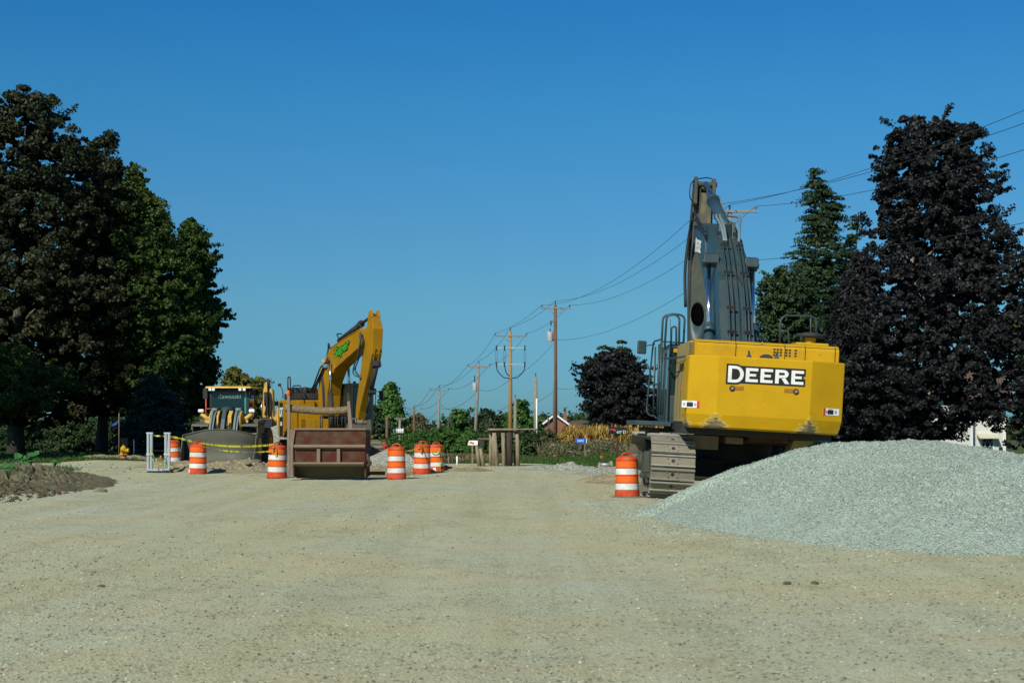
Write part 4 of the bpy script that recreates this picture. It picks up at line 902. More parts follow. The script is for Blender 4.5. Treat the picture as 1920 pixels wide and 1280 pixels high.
# rails
mb = MB()
A = lambda *p: round_path([E(*q) for q in p], .22, 5)
rail(mb, A((1240, 655, 3.4), (1243, 592, 3.4), (1264, 588, 3.4), (1284, 592, 3.4), (1281, 655, 3.4)), .026)
rail(mb, A((1246, 655, 3.0), (1250, 592, 3.0), (1266, 589, 3.0), (1274, 596, 3.0), (1273, 655, 3.0)), .026)
rail(mb, A((1258, 655, 4.1), (1259, 613, 4.1), (1268, 612, 4.1), (1268, 655, 4.1)), .024)
rail(mb, [E(1240, 640, 3.3), E(1282, 643, 3.3)]); rail(mb, [E(1241, 671, 3.3), E(1258, 672, 2.3), E(1284, 668, 1.0)])
rail(mb, A((1240, 636, 3.6), (1226, 640, 4.6), (1224, 650, 5.2), (1217, 720, 5.4), (1212, 770, 5.5), (1217, 778, 5.2), (1228, 780, 4.8)), .022)
rail(mb, [E(1229, 650, 4.6), E(1225, 776, 4.6)]); rail(mb, [E(1236, 645, 4.0), E(1233, 778, 4.0)], .028); rail(mb, [E(1240, 640, 3.3), E(1238, 778, 3.3)], .024); rail(mb, [E(1246, 640, 3.0), E(1242, 778, 3.0)], .022)
rail(mb, [E(1252, 672, 2.0), E(1254, 600+72, 2.0)])
rail(mb, [E(1222, 720, 5.0), E(1231, 720, 4.0)])
mb.build('handrails', MT['steel'], EX)
mb = MB()
rail(mb, A((1462, 645, 1.6), (1463, 591, 1.6), (1531, 593, 1.9), (1530, 628, 1.9)), .024); rail(mb, A((1462, 620, 1.6), (1479, 620, 1.6), (1479, 645, 1.6)), .02); rail(mb, [E(1520, 594, 2.6), E(1520, 632, 2.6)], .02)
rail(mb, A((1502, 640, 1.2), (1502, 626, 1.2), (1525, 625, 1.2)), .016)
mb.build('handrails', MT['steel'], EX)
mb = MB(); mb.tube([E(1213, 648, 5.0), E(1228, 645, 4.8)], .012, 6); mir = MB()
c = E(1203.5, 651, 5.0); mir.obox((c.x, c.y, c.z), (.24, .07, .33), (0, 0, .3)); MR = mir.build('mirror', MT['steel'], EX, bevel=.03); mb.build('mirror_arm', MT['dark'], MR)
mb = MB(); mb.tube([E(1257, 640, 3.9), E(1257, 598, 3.9)], .005, 5); mb.build('antenna', MT['black'], EX)
# catwalks
mb = MB(); a0 = E(1183, 783, 4.2); a1 = E(1266, 786, 1.0)
mb.box(-2.62, -1.78, 2.75, 5.6, 1.66, 1.76); mb.build('catwalk', MT['steel'], EX, bevel=.01)
mb = MB(); mb.cyl((-2.1, 3.0, 1.50), (-2.1, 5.0, 1.50), .09, n=12); mb.tube([(-1.8, 3.1, 1.56), (-2.5, 3.1, 1.56)], .05); mb.build('catwalk_support', MT['tan_steel'], EX)
c = E(1485, 825, 3.5); d_ = E(1598, 829, 3.5); mb = MB(); mb.box(c.x, d_.x, 2.8, 5.2, c.z-.07, c.z+.02); mb.build('catwalk', MT['alu'], EX, bevel=.01)
mb = MB(); mb.box(-1.45, -.75, 2.0, 2.5, 1.18, 1.50).box(-.60, -.2, 1.9, 2.2, 1.34, 1.50); mb.build('belly_box', MT['rust_ledge'], EX, bevel=.02)
mb = MB(); mb.box(-.1, .75, 1.5, 2.6, 1.42, 1.55); mb.build('belly_pump', MT['rust_red'], EX, bevel=.02)
mb = MB(); mb.loft([[(.85, 1.9, 1.2), (1.0, 1.9, 1.2), (1.0, 2.6, 1.2), (.85, 2.6, 1.2)], [(.95, 1.9, 1.5), (1.45, 1.9, 1.5), (1.45, 2.6, 1.5), (.95, 2.6, 1.5)]]); mb.build('belly_bracket', MT['yellow_dirty'], EX)
SOOT_DARK = plain('soot_and_bore_shade', (.002, .002, .002), 1); SOOT_DARK.node_tree.nodes['Principled BSDF'].inputs['Specular IOR Level'].default_value = 0  # soot deepened to black so the sunlit inside of the pipe looks dark
# exhaust with slanted mouth
p0 = E(1305, 640, 2.2); p1 = E(1307, 606, 2.2); mb = MB(); n_ = 24; ring0, ring1, ring2 = [], [], []
for k in range(n_):
    a = 6.2832*k/n_; ring0.append((p0.x+.165*math.cos(a), p0.y+.165*math.sin(a), p0.z-.1)); ring1.append((p1.x+.18*math.cos(a), p1.y+.18*math.sin(a), p1.z+.22+.30*math.sin(a)))
for k in range(n_):
    a = 6.2832*k/n_; ring2.append((p1.x+.155*math.cos(a), p1.y+.155*math.sin(a), p1.z+.20+.29*math.sin(a)))
ring3 = [(q[0], q[1], p0.z-.05) for q in ring2]
vs = ring0+ring1+ring2; mb.add(vs, [(j*n_+k, j*n_+(k+1) % n_, (j+1)*n_+(k+1) % n_, (j+1)*n_+k) for j in range(2) for k in range(n_)], True)
XS = mb.build('exhaust_stack', MT['steel'], EX); mb = MB(); mb.add(ring2+ring3, [(k, (k+1) % n_, n_+(k+1) % n_, n_+k) for k in range(n_)]+[tuple(range(n_, 2*n_))], True); mb.build('shaded_sooty_bore', SOOT_DARK, XS)
# boom
bx = -.10
top = [(3.9, 2.2), (4.4, 3.8), (5.6, 5.4), (7.2, 6.62), (8.6, 7.05), (10.6, 7.45), (12.3, 7.72)]
bot = [(4.7, 2.0), (5.4, 2.7), (6.7, 3.9), (7.8, 4.9), (9.3, 5.75), (10.9, 6.5), (12.5, 7.05)]
BW = [.42, .42, .40, .37, .35, .32, .29]
mb = MB(); mb.strip(top, bot, bx-.4, bx+.4, BW); BM = mb.build('boom', MT['steel_blue'], EX, bevel=.03)
t_ = [(y_, z_) for y_, z_ in top]; mb = MB(); mb.strip([(a_[0]-.012, a_[1]+.012) for a_ in t_[:6]], [(a_[0]-.005, a_[1]+.002) for a_ in t_[:6]], bx-.2, bx+.2, [w_*.985 for w_ in BW[:6]]); mb.build('boom_top_plate', MT['steel'], BM)
def on_top(f, lift, x_):
    seg = []
    for y_, z_ in curve([(0, a_[0], a_[1]) for a_ in top], 6) and [(q.y, q.z) for q in curve([(0, a_[0], a_[1]) for a_ in top[:5]], 8)]:
        seg.append(Vector((x_, y_-lift, z_+lift*.6)))
    return seg
pipes = MB()
for x_, l_ in ((bx-.20, .06), (bx-.09, .06), (bx+.20, .06), (bx+.285, .06)):
    seg = on_top(0, l_, x_); pipes.tube(seg[3:27], .023, 6)
pipes.build('hydraulic_pipes', MT['steel'], BM)
cl = MB()
for i_ in (5, 9, 12, 17, 22, 26):
    for x0, x1 in ((bx-.26, bx-.03), (bx+.15, bx+.335)):
        s_ = on_top(0, .09, 0)[i_]; cl = MB(); cl.obox(((x0+x1)/2, s_.y, s_.z), (x1-x0, .05, .075), (R(20), 0, 0)); cl.build('pipe_clamp', MT['dark'], BM)
cb = MB(); seg = on_top(0, .045, bx+.06); cb.tube(seg[2:28], .008, 5)
cb.tube(curve([seg[20], seg[17]+Vector((.0, 0, .02)), seg[15]+Vector((.12, 0, .05)), seg[14]+Vector((.16, 0, 0))], 5), .007, 5)
for i_ in range(3, 28, 4): cb.obox(seg[i_], (.03, .03, .03))
cb.tube(curve([seg[3]+Vector((-.12, -.03, .05)), seg[2]+Vector((-.06, -.08, 0)), seg[1]+Vector((.02, -.1, -.1)), seg[0]+Vector((.12, -.15, .2))], 6), .02, 6)
cb.build('boom_cable', MT['black'], BM)
# side plate with white letters
mb = MB(); pl = [(8.9, 6.2), (9.1, 7.02), (10.6, 7.33), (12.0, 7.6), (12.1, 7.2), (10.6, 6.6), (9.7, 6.2)]
xs_ = bx-.36; mb.prism(pl, xs_-.03, xs_+.06); mb.build('boom_side_plate', MT['steel_blue'], BM, bevel=.01)
M = Matrix.Translation((xs_-.036, 11.4, 6.78)) @ Matrix.Rotation(R(-90), 4, 'Z') @ Matrix.Rotation(R(9), 4, 'Y') @ Matrix.Diagonal((1.0, 1, 1.35, 1))
word(BM, M, 1, name_w='boom_lettering', s=.86, outline=False)
# lift cylinders + bosses
for sg, px, pyt, yb in ((-1, 1328.5, 492, 5.15), (1, 1410.5, 500, 5.15)):
    tp = E(px, pyt, 6.4); bt = E(px+1, 648, 4.6); md = bt.lerp(tp, .235)
    c_ = MB(); c_.tube([md, tp], .062, 16); q = c_.build('cylinder_rod', MT['chrome'], EX)
    c_ = MB(); c_.tube([bt+Vector((0, 0, -.9)), md-(tp-bt)*.02], .13, 18); c_.cyl(md-(tp-bt)*.09, md-(tp-bt)*.03, .165, n=18); c_.cyl(md-(tp-bt)*.03, md+(tp-bt)*.008, .14, .11, n=18)
    bb = c_.build('boom_cylinder', MT['steel_blue'], EX); q.parent = bb
    c_ = MB(); xa = tp.x; xb = bx+sg*.33
    x0, x1 = min(xa-sg*-.12, xb), max(xa+sg*.12, xb); x0, x1 = (xa-.14, xb) if sg < 0 else (xb, xa+.14)
    c_.prism([(tp.y-.18, tp.z-.02), (tp.y-.15, tp.z+.20), (tp.y+.15, tp.z+.26), (tp.y+.3, tp.z-.0), (tp.y+.1, tp.z-.12)], x0, x1); c_.cyl((x0-.03, tp.y, tp.z+.02), (x1+.03, tp.y, tp.z+.02), .075, n=14)
    c_.build('cylinder_boss', MT['steel'], BM, bevel=.02)
# stick, its cylinder, hoses
cx_ = bx-.06
st_r = [(11.5, 2.3), (11.9, 4.2), (12.4, 6.2), (12.75, 7.6), (12.95, 8.7), (13.1, 9.02)]
st_f = [(12.1, 2.2), (12.9, 4.2), (13.5, 6.2), (13.75, 7.6), (13.5, 8.8), (13.4, 9.0)]
mb = MB(); mb.strip(st_r, st_f, cx_-.3, cx_+.3, [.24, .25, .29, .30, .29, .25]); ST = mb.build('stick', MT['tan_steel'], EX, bevel=.03)
mb = MB(); mb.prism([(12.5, 8.3), (12.62, 9.08), (12.78, 9.15), (13.2, 9.05), (13.1, 8.3)], cx_-.32, cx_-.22); mb.prism([(12.5, 8.3), (12.62, 9.0), (12.78, 9.12), (13.2, 9.05), (13.1, 8.3)], cx_+.22, cx_+.32); mb.cyl((cx_-.36, 12.72, 8.92), (cx_+.36, 12.72, 8.92), .08, n=14)
mb.obox((cx_-.12, 12.70, 8.3), (.035, .05, 1.1), (R(-8), 0, 0)); mb.build('stick_head', MT['tan_steel'], ST, bevel=.02)
mb = MB(); mb.obox((cx_+.04, 12.72, 8.02), (.36, .14, 1.3), (R(-9), 0, 0)); mb.build('stick_cover_plate', MT['mud_plate'], ST)
p0 = Vector((bx+.02, 7.9, 6.98)); pt = Vector((cx_+.02, 12.68, 8.92)); md = p0.lerp(pt, .62)
mb = MB(); mb.cyl(p0, md, .155, n=22); mb.cyl(md-(pt-p0)*.03, md, .19, n=22); mb.cyl(p0.lerp(pt, .28), p0.lerp(pt, .295), .17, n=22); mb.cyl(p0.lerp(pt, .12), p0.lerp(pt, .135), .17, n=22)
SCY = mb.build('stick_cylinder', MT['steel_blue'], EX)
mb = MB(); mb.cyl(md, pt, .085, n=18); mb.build('cylinder_rod', MT['chrome'], SCY)
mb = MB(); mb.prism([(7.45, 6.6), (7.6, 7.15), (7.95, 7.2), (8.35, 6.9)], bx-.22, bx-.13); mb.prism([(7.45, 6.6), (7.6, 7.15), (7.95, 7.2), (8.35, 6.9)], bx+.13, bx+.22); mb.build('cylinder_bracket', MT['steel'], BM, bevel=.015)
mb = MB()
for x_, dx_ in ((bx-.14, -.20), (bx-.09, -.10), (bx+.24, .28)):
    mb.tube(curve([(x_, 6.9, 6.55), (x_+dx_*.2, 7.4, 7.0), (x_+dx_*.5, 8.1, 7.35), (bx+.02+dx_*.55, 8.9, 7.50)], 6), .038, 8)
mb.tube(curve([(bx+.33, 7.2, 6.5), (bx+.36, 8.3, 6.9), (bx+.2, 9.5, 7.6), (cx_+.25, 11.2, 8.35)], 6), .03, 8)
mb.build('steel_hoses', MT['hose_grey'], BM)
mb = MB()
mb.tube(curve([(bx-.42, 8.7, 6.9), (bx-.5, 10.6, 7.55), (cx_-.42, 12.0, 7.6), (cx_-.5, 12.2, 6.4), (cx_-.44, 12.1, 5.2)], 6), .045, 8)
mb.tube(curve([(bx-.40, 9.0, 6.95), (bx-.44, 11.0, 7.7), (cx_-.36, 12.2, 7.9), (cx_-.38, 12.4, 6.6)], 6), .035, 8)
mb.tube(curve([(cx_-.30, 12.5, 8.3), (cx_-.45, 12.5, 8.5), (cx_-.40, 12.6, 8.95), (cx_, 12.75, 9.12), (cx_+.2, 12.75, 9.1)], 6), .018, 6)
mb.tube(curve([(bx+.30, 8.4, 7.0), (bx+.34, 8.9, 7.2), (bx+.36, 9.6, 7.3), (bx+.30, 10.2, 7.5)], 6), .03, 6)
mb.tube(curve([(bx+.4, 5.4, 4.8), (bx+.46, 6.2, 5.6), (bx+.44, 7.2, 6.3), (bx+.3, 8.2, 7.1)], 6), .022, 6)
mb.build('black_hoses', MT['black'], EX)
# bucket tucked in beyond the machine
mb = MB(); mb.prism([(11.4, 2.4), (12.2, 2.3), (12.9, 1.6), (12.8, .7), (12.1, .2), (11.2, .1), (10.6, .5), (10.9, 1.6)], cx_-.75, cx_+.75); mb.build('bucket', MT['bucket'], EX, bevel=.03)
# undercarriage
def track(sign, name):
    cx = sign*1.80; hw = .50; rw = .62; yr, yf, zc = 2.30, 7.55, .74
    tr = MB(); pth = []; L = 0
    def P(s_):
        arc = math.pi*(rw+.06); st_ = yf-yr; tot = 2*st_+2*arc; s_ %= tot; r_ = rw+.06
        if s_ < st_: return (yr+s_, zc-r_, 0)
        s_ -= st_
        if s_ < arc: a = -math.pi/2+s_/r_; return (yf+r_*math.cos(a), zc+r_*math.sin(a), a+math.pi/2)
        s_ -= arc
        if s_ < st_: return (yf-s_, zc+r_-.035*math.sin(math.pi*s_/st_), math.pi)
        s_ -= st_; a = math.pi/2+s_/r_; return (yr+r_*math.cos(a), zc+r_*math.sin(a), a+math.pi/2)
    tot = 2*(yf-yr)+2*math.pi*(rw+.06); n_ = int(tot/.30); root = empty(name, (0, 0, 0)); root.parent = EX
    shoes, bars, holes = MB(), MB(), MB(); bolts = shoes
    for k in range(n_):
        y_, z_, a = P(k*tot/n_); M = Matrix.Translation((cx, y_, z_)) @ Matrix.Rotation(a, 4, 'X')
        shoes.box(-hw, hw, -.142, .142, -.02, .02, M); shoes.box(-.18, .18, -.13, .13, .02, .09, M)
        for yb in (-.115, .0, .115)[::2]: bars.prism([(yb-.024, -.02), (yb-.014, -.062), (yb+.014, -.062), (yb+.024, -.02)], -hw, hw); 
        for v_i in range(len(bars.v)-16, len(bars.v)): bars.v[v_i] = tuple(M @ Vector(bars.v[v_i]))
        for bx_, by_ in ((-.13, -.055), (.13, -.055), (-.10, .055), (.10, .055)): bolts.cyl(M @ Vector((bx_, by_, -.02)), M @ Vector((bx_, by_, -.042)), .02, n=6)
        holes.cyl(M @ Vector((0, 0, -.018)), M @ Vector((0, 0, -.0235)), .042, n=12)
    shoes.build('shoes', MT['track'], root, bevel=.006); bars.build('grouser_bars', MT['track_edge'], root); holes.build('mud_holes', MT['black'], root)
    f = MB(); f.prism([(2.9, .42), (2.7, .62), (2.9, 1.0), (7.0, 1.0), (7.4, .8), (7.4, .5), (7.2, .36), (3.4, .36)], cx-.24, cx+.24); f.box(cx-.30, cx+.30, 3.4, 7.0, .30, .42)
    f.build('track_frame', MT['tan_steel'], root, bevel=.02)
    for y_ in (yr, yf):
        w_ = MB(); w_.cyl((cx-.16, y_, zc), (cx+.16, y_, zc), .56, n=28); w_.cyl((cx-.30, y_, zc), (cx+.30, y_, zc), .26, n=20); w_.cyl((cx-.36, y_, zc), (cx+.36, y_, zc), .13, n=14)
        if y_ == yr:
            for k in range(14):
                a = 6.2832*k/14; w_.obox((cx, yr+.56*math.cos(a), zc+.56*math.sin(a)), (.10, .10, .08), (a, 0, 0))
        w_.build('sprocket' if y_ == yr else 'idler', MT['tan_steel'], root)
    for k in range(8): w_ = MB(); w_.cyl((cx-.2, 3.15+k*.52, .25), (cx+.2, 3.15+k*.52, .25), .15, n=14); w_.build('roller', MT['tan_steel'], root)
    if sign < 0:
        s_ = MB(); s_.box(cx-.44, cx-.36, 2.6, 2.95, .80, 1.10).box(cx-.52, cx-.40, 3.1, 3.35, .55, 1.05).box(cx-.50, cx-.30, 2.5, 3.6, .44, .54).box(cx-.54, cx-.44, 2.6, 3.0, .32, .44)
        s_.build('step_brackets', MT['tan_steel'], root, bevel=.01)
track(-1, 'track'); track(1, 'track')
mb = MB(); mb.loft([[(-1.5, 3.9, .5), (1.5, 3.9, .5), (1.5, 6.2, .5), (-1.5, 6.2, .5)], [(-1.3, 4.0, .95), (1.3, 4.0, .95), (1.3, 6.1, .95), (-1.3, 6.1, .95)]]); mb.cyl((0, 4.9, .9), (0, 4.9, 1.52), .95, n=32); mb.box(-.3, .3, 3.6, 4.1, .5, .8)
mb.build('carbody', MT['dark'], EX, bevel=.03)

# ================================================================ striped drums
def drum(label, px, py_base, ppm, rot=0.0, tilt=0.0, ring=False, dirty=0.0):
    Y = F/ppm
    for _ in range(4): Y = F*(EYE-gzf((px-960)*Y/F, Y))/(py_base-HY)
    x = (px-960)*Y/F; z = gzf(x, Y)-.005; sc_ = ppm*Y/F
    root = thing('traffic_drum', label, 'traffic drum', (x, Y, z), (tilt, tilt*.6, rot), group='orange and white striped drums')
    root.scale = (sc_, sc_, sc_)
    prof = [(.288, 0), (.290, .05), (.277, .17), (.274, .185), (.268, .19), (.266, .33), (.272, .335), (.272, .36), (.262, .365), (.259, .50), (.266, .505), (.266, .53), (.256, .535), (.252, .67), (.259, .675), (.259, .70), (.249, .705), (.245, .84), (.252, .85), (.250, .88), (.235, .915), (.17, .945), (.05, .955), (.01, .956)]
    mb = MB(); mb.lathe(prof, 36); body = mb.build('body', MT['orange'], root)
    for nm, z0, z1, r0, r1, mt in (('white_band', .192, .330, .2705, .2680, 'white_band'), ('orange_band', .367, .50, .2640, .2615, 'orange_bright'), ('white_band', .537, .67, .2580, .2545, 'white_band'), ('orange_band', .707, .84, .2510, .2475, 'orange_bright')):
        mb = MB(); mb.lathe([(r0, z0), (r1, z1)], 36, cap=False); mb.build(nm, MT[mt], root)
    mb = MB(); h = []
    for k in range(9):
        a = math.pi*k/8; h.append((-.12*math.cos(a), 0, .935+.095*math.sin(a)**.7 if 0 < k < 8 else .93))
    mb.tube(h, .022, 8); mb.box(-.15, .15, -.035, .035, .925, .958); mb.build('handle', MT['orange'], root)
    if ring:
        mb = MB(); mb.lathe([(.30, -.02), (.52, -.02), (.52, .008), (.40, .03), (.30, .035)], 8); mb.build('rubber_base', MT['tyre_base'], root)
    return root
MT['tyre_base'] = paint('dusty_rubber', (.10, .095, .08), dirt=(.24, .22, .17), amt=.9, scale=5, rough=.9)
D1 = drum('nearest striped drum, standing beside the track of the big excavator', 1176, 932, 81.5, .3, tilt=-.012, ring=True)
D2 = drum('striped drum left of the red steel box, yellow tape knotted on its handle', 519.5, 896, 65.5, .8, tilt=.015)
D3 = drum('dusty striped drum right of the red steel box, no tape on it', 743.5, 898, 64.5, -.2, tilt=-.018)
D4 = drum('striped drum in front of the loader bucket with tape wound round its white band', 370.5, 888, 60.5, .9, tilt=.022)
D5 = drum('left one of the two close tape-wrapped drums right of the gravel heap', 791, 888, 59.5, .5, tilt=.02)
D6 = drum('right one of the two close tape-wrapped drums, tape hanging down its side', 819, 884, 54.5, .5, tilt=-.025)
D7 = drum('striped drum just behind the aluminium frame', 325, 874, 52.5, 1.1, tilt=-.03)
D8 = drum('small far striped drum half hidden behind the gravel heap', 715, 868, 41, .4); D8.location.z -= .12
# stickers on two drums
for D, a in ((D4, 1.15), (D6, .4)):
    mb = MB(); n_ = 6; pts = []
    for k in range(n_+1):
        t_ = -math.pi/2-a+.35*k/n_ -D.rotation_euler.z; pts.append((math.cos(t_), math.sin(t_)))
    vs = [(q[0]*.2905, q[1]*.2905, .03) for q in pts]+[(q[0]*.2815, q[1]*.2815, .15) for q in pts]
    mb.add(vs, [(k, k+1, n_+2+k, n_+1+k) for k in range(n_)]); mb.build('sticker', MT['white'], D)

# ---------------------------------------------------------------- caution tape
def top_of(D, dx, z=.97, dy=-.30): return D.location+Vector((dx, dy if z < .95 else -.08, z))*D.scale.x
m, t, b = new_mat('caution_tape'); tc = t.nodes.new('ShaderNodeTexCoord')
nz = noise_node(t, 9, 3, .6, stretch=(1, 1, .2)); r = ramp(t, nz.outputs[0], [(.53, (.42, .42, .012)), (.58, (.07, .07, .015))]); t.links.new(r.outputs[0], b.inputs['Base Color']); b.inputs['Roughness'].default_value = .35
MT['tape'] = m
def tape(label, pts, w=.075, tw=0.0, sag=0.0, name='caution_tape', group='yellow caution tape', parent=None, n=10):
    P = [Vector(p) for p in pts]
    if sag:
        a, c = P[0], P[-1]; P = [a.lerp(c, k/n)-Vector((0, 0, sag*4*(k/n)*(1-k/n))) for k in range(n+1)]
    else: P = curve(P, n)
    mb = MB(); vs = []; m_ = len(P)
    for i_, p in enumerate(P):
        d = (P[min(i_+1, m_-1)]-P[max(i_-1, 0)]).normalized(); s_ = Vector((d.y, -d.x, 0)); s_ = s_.normalized() if s_.length > .01 else Vector((1, 0, 0)); u = s_.cross(d).normalized()
        a = tw*math.sin(i_*1.1)+tw*.5; v_ = (u*math.cos(a)+s_*math.sin(a))*w*.5
        vs += [p-v_, p+v_]
    fs = [(2*i_, 2*i_+1, 2*i_+3, 2*i_+2) for i_ in range(m_-1)]; mb.add(vs, fs)
    o = mb.build(name, MT['tape'], parent)
    sm = o.modifiers.new('s', 'SOLIDIFY'); sm.thickness = .004
    return tag(o, label, 'caution tape', group) if label else o
tape('upper yellow tape strung from the aluminium frame to the nearest striped drum on its right', [at(319, 818, 53.0), at(344, 823, 52.0), top_of(D4, -.05)], tw=.5)
tape('long yellow tape running across the loader bucket between two drums, upper strand', [top_of(D4, .05), top_of(D2, -.06)], sag=.09, tw=.2, w=.062)
tape('long yellow tape running across the loader bucket between two drums, lower strand', [top_of(D4, .2, .86), top_of(D2, -.16, .78)], sag=.09, tw=.9, w=.045)
tape('yellow tape joining the tops of the two posts of the aluminium frame', [at(284, 815, 53), at(312, 817, 53)], sag=.02, tw=.6, w=.05)
tape('yellow tape drooping diagonally between the two posts of the aluminium frame', [at(278, 845, 52.9), at(287, 862, 52.8), at(294, 877, 52.7), at(304, 870, 52.8), at(310, 858, 52.9)], w=.04, tw=.8)
tape('yellow tape draped from the frame post down to the loose end on the ground', [at(281, 838, 52.8), at(286, 850, 52.7), at(298, 868, 52.6), at(330, 876, 51.5)], w=.035, tw=.9)
tape('yellow tape behind the red steel box running to the small far drum', [at(690, 855, 76), at(704, 854, 76), at(722, 850, 76)], w=.09, tw=.4)
tape('yellow tape strung behind the dusty drum to the tape-wrapped drums', [at(760, 846, 55), at(776, 842, 52), top_of(D5, -.03, .98)], w=.05, tw=.4)
tape('yellow tape hanging down the right tape-wrapped drum to the ground', [top_of(D6, .08, 1.0, 0), top_of(D6, .12, .8), top_of(D6, .14, .4), top_of(D6, .14, .06), top_of(D6, .25, .01, -.6)], w=.07, tw=.15)
tape('slack loop of yellow tape across the white band of the right tape-wrapped drum', [top_of(D6, -.2, .72, -.2), top_of(D6, -.1, .64), top_of(D6, .02, .66), top_of(D6, .12, .8)], w=.03)
for D, lb in ((D2, 'yellow tape knot on the handle of the drum left of the red steel box'), (D5, 'yellow tape knot on the handle of the left tape-wrapped drum')):
    c = D.location; tape(lb, [c+Vector((-.10, -.27, .80)), c+Vector((-.03, -.29, .92)), c+Vector((0, -.05, 1.04)), c+Vector((.03, -.28, .93)), c+Vector((.02, -.30, .66))], w=.05, tw=.5)
c = D4.location; pts = [c+Vector((.268*math.cos(a), .268*math.sin(a), .512)) for a in [math.pi+.1+k*(math.pi-.5)/10 for k in range(11)]]
tape('yellow tape wound round the drum in front of the loader bucket', pts, w=.06, n=2)
mb = MB(); c = D4.location; mb.tube(curve([c+Vector((.05, -.1, 1.02)), c+Vector((.17, -.22, .93)), c+Vector((.22, -.22, .80)), c+Vector((.20, -.24, .72))], 5), .04, 8); o = mb.build('marking_ribbon', MT['orange'], None); tag(o, 'orange ribbon bunched over the handle of the drum in front of the loader bucket', 'ribbon')
mb = MB(); c = D5.location; mb.tube(curve([c+Vector((.02, -.2, 1.0)), c+Vector((.08, -.29, .75)), c+Vector((.22, -.33, .35)), c+Vector((.28, -.36, .02))], 5), .009, 5); tag(mb.build('rope', MT['black'], None), 'thin black rope hanging down the left tape-wrapped drum', 'rope')

# ---------------------------------------------------------------- aluminium frame
Y = 53.0; p = F/Y; o0 = at(296.5, 884, Y); root = thing('metal_frame', 'upright aluminium frame with two grooved posts at the left roadside', 'metal frame', o0)
for px, dx in ((281, 0), (314, .0)):
    x = (px-296.5)/p; mb = MB()
    for k in (-1, 1): mb.box(x+k*.055-.04, x+k*.055+.04, -.05, .05, 0, 1.32); mb.box(x+k*.055-.014, x+k*.055+.014, -.062, -.05, .02, 1.30)
    mb.box(x-.115, x+.115, -.06, .06, 1.28, 1.33).box(x-.11, x+.11, -.07, -.05, .55, .62); mb.build('post', MT['alu'], root, bevel=.006)
mb = MB(); mb.box(-.36, .40, -.12, .12, .03, .10); mb.build('base_plate', MT['alu'], root)
mb = MB(); mb.box(-.33, .42, -.17, -.12, -.02, .035).box(.22, .48, -.2, .2, -.03, .05); mb.build('foot', MT['dark'], root, bevel=.01)
mb = MB(); mb.tube([(-.27, 0, .72), (.27, 0, .70)], .008, 5); mb.build('tie_wire', MT['dark'], root)
# red paint on the inner right foot like the photo's flags
mb = MB(); mb.obox((.10, -.08, .50), (.05, .01, .10), (0, .3, 0)); mb.build('pink_flag', MT['red_frame'], root)

# ---------------------------------------------------------------- hydrant, brick pillar, stakes
Y = 65.0; p = F/Y; o0 = at(231.5, 865, Y); root = thing('fire_hydrant', 'yellow fire hydrant with a pink band, on a sandy rise at the left', 'fire hydrant', o0)
mb = MB(); mb.lathe([(.13, -.1), (.13, .24), (.15, .245), (.15, .265), (.13, .27)], 20); mb.build('standpipe', MT['pale_yellow'], root)
mb = MB(); mb.lathe([(.134, .14), (.134, .21)], 20, cap=False); mb.build('pink_band', plain('pink_paint', (.65, .16, .18), .6), root)
mb = MB(); mb.lathe([(.17, .27), (.17, .32), (.13, .33), (.115, .45), (.13, .52), (.12, .58), (.07, .64), (.03, .655), (.03, .69), (.005, .70)], 20); mb.cyl((-.0, 0, .46), (.19, -.03, .46), .07, n=14); mb.cyl((.17, -.03, .46), (.23, -.03, .46), .095, n=14); mb.cyl((0, 0, .45), (0, -.17, .44), .055, n=12); mb.cyl((0, -.16, .44), (0, -.2, .44), .07, n=8)
mb.build('barrel', MT['ochre'] if False else MT['yellow'], root, bevel=.005)
mb = MB(); mb.cyl((.0, -.19, .44), (0, -.21, .44), .05, n=10); mb.tube([(-.02, -.2, .40), (.05, -.2, .33), (.02, -.19, .27)], .012, 5); mb.build('cap_chain', MT['rust_red'], root)
m, t, b = new_mat('brick'); tc = t.nodes.new('ShaderNodeTexCoord'); mp = t.nodes.new('ShaderNodeMapping'); mp.inputs['Rotation'].default_value = (R(90), 0, 0); br = t.nodes.new('ShaderNodeTexBrick')
t.links.new(tc.outputs['Object'], mp.inputs[0]); t.links.new(mp.outputs[0], br.inputs['Vector']); br.inputs['Scale'].default_value = 1; br.inputs['Brick Width'].default_value = .22; br.inputs['Row Height'].default_value = .075; br.inputs['Mortar Size'].default_value = .008
br.inputs['Color1'].default_value = (.20, .062, .03, 1); br.inputs['Color2'].default_value = (.30, .10, .055, 1); br.inputs['Mortar'].default_value = (.22, .17, .14, 1); t.links.new(br.outputs[0], b.inputs['Base Color']); b.inputs['Roughness'].default_value = .9
MT['brick'] = m
Y = 74.0; o0 = at(233, 858, Y); root = thing('brick_pillar', 'short brown brick pillar standing behind the yellow hydrant', 'brick pillar', o0)
mb = MB(); mb.box(-.14, .14, -.14, .14, -.2, .86); mb.build('shaft', MT['brick'], root, bevel=.01); mb = MB(); mb.box(-.16, .16, -.16, .16, .86, .93); mb.build('cap', MT['brick'], root, bevel=.01)
def stake(name, label, cat, px, y0, y1, Y, w, mat, group=None, round_=False):
    a = at(px, y0, Y); c = at(px, y1, Y); h = a.z-c.z; mb = MB()
    if round_: mb.cyl((0, 0, -.1), (0, 0, h), w/2, n=10)
    else: mb.box(-w/2, w/2, -w*.25, w*.25, -.1, h-.03); mb.loft([[(-w/2, -w*.25, h-.03), (w/2, -w*.25, h-.03), (w/2, w*.25, h-.03), (-w/2, w*.25, h-.03)], [(-w*.4, -w*.2, h), (w*.4, -w*.2, h), (w*.4, w*.2, h), (-w*.4, w*.2, h)]])
    return tag(mb.build(name, mat, None, loc=c), label, cat, group)
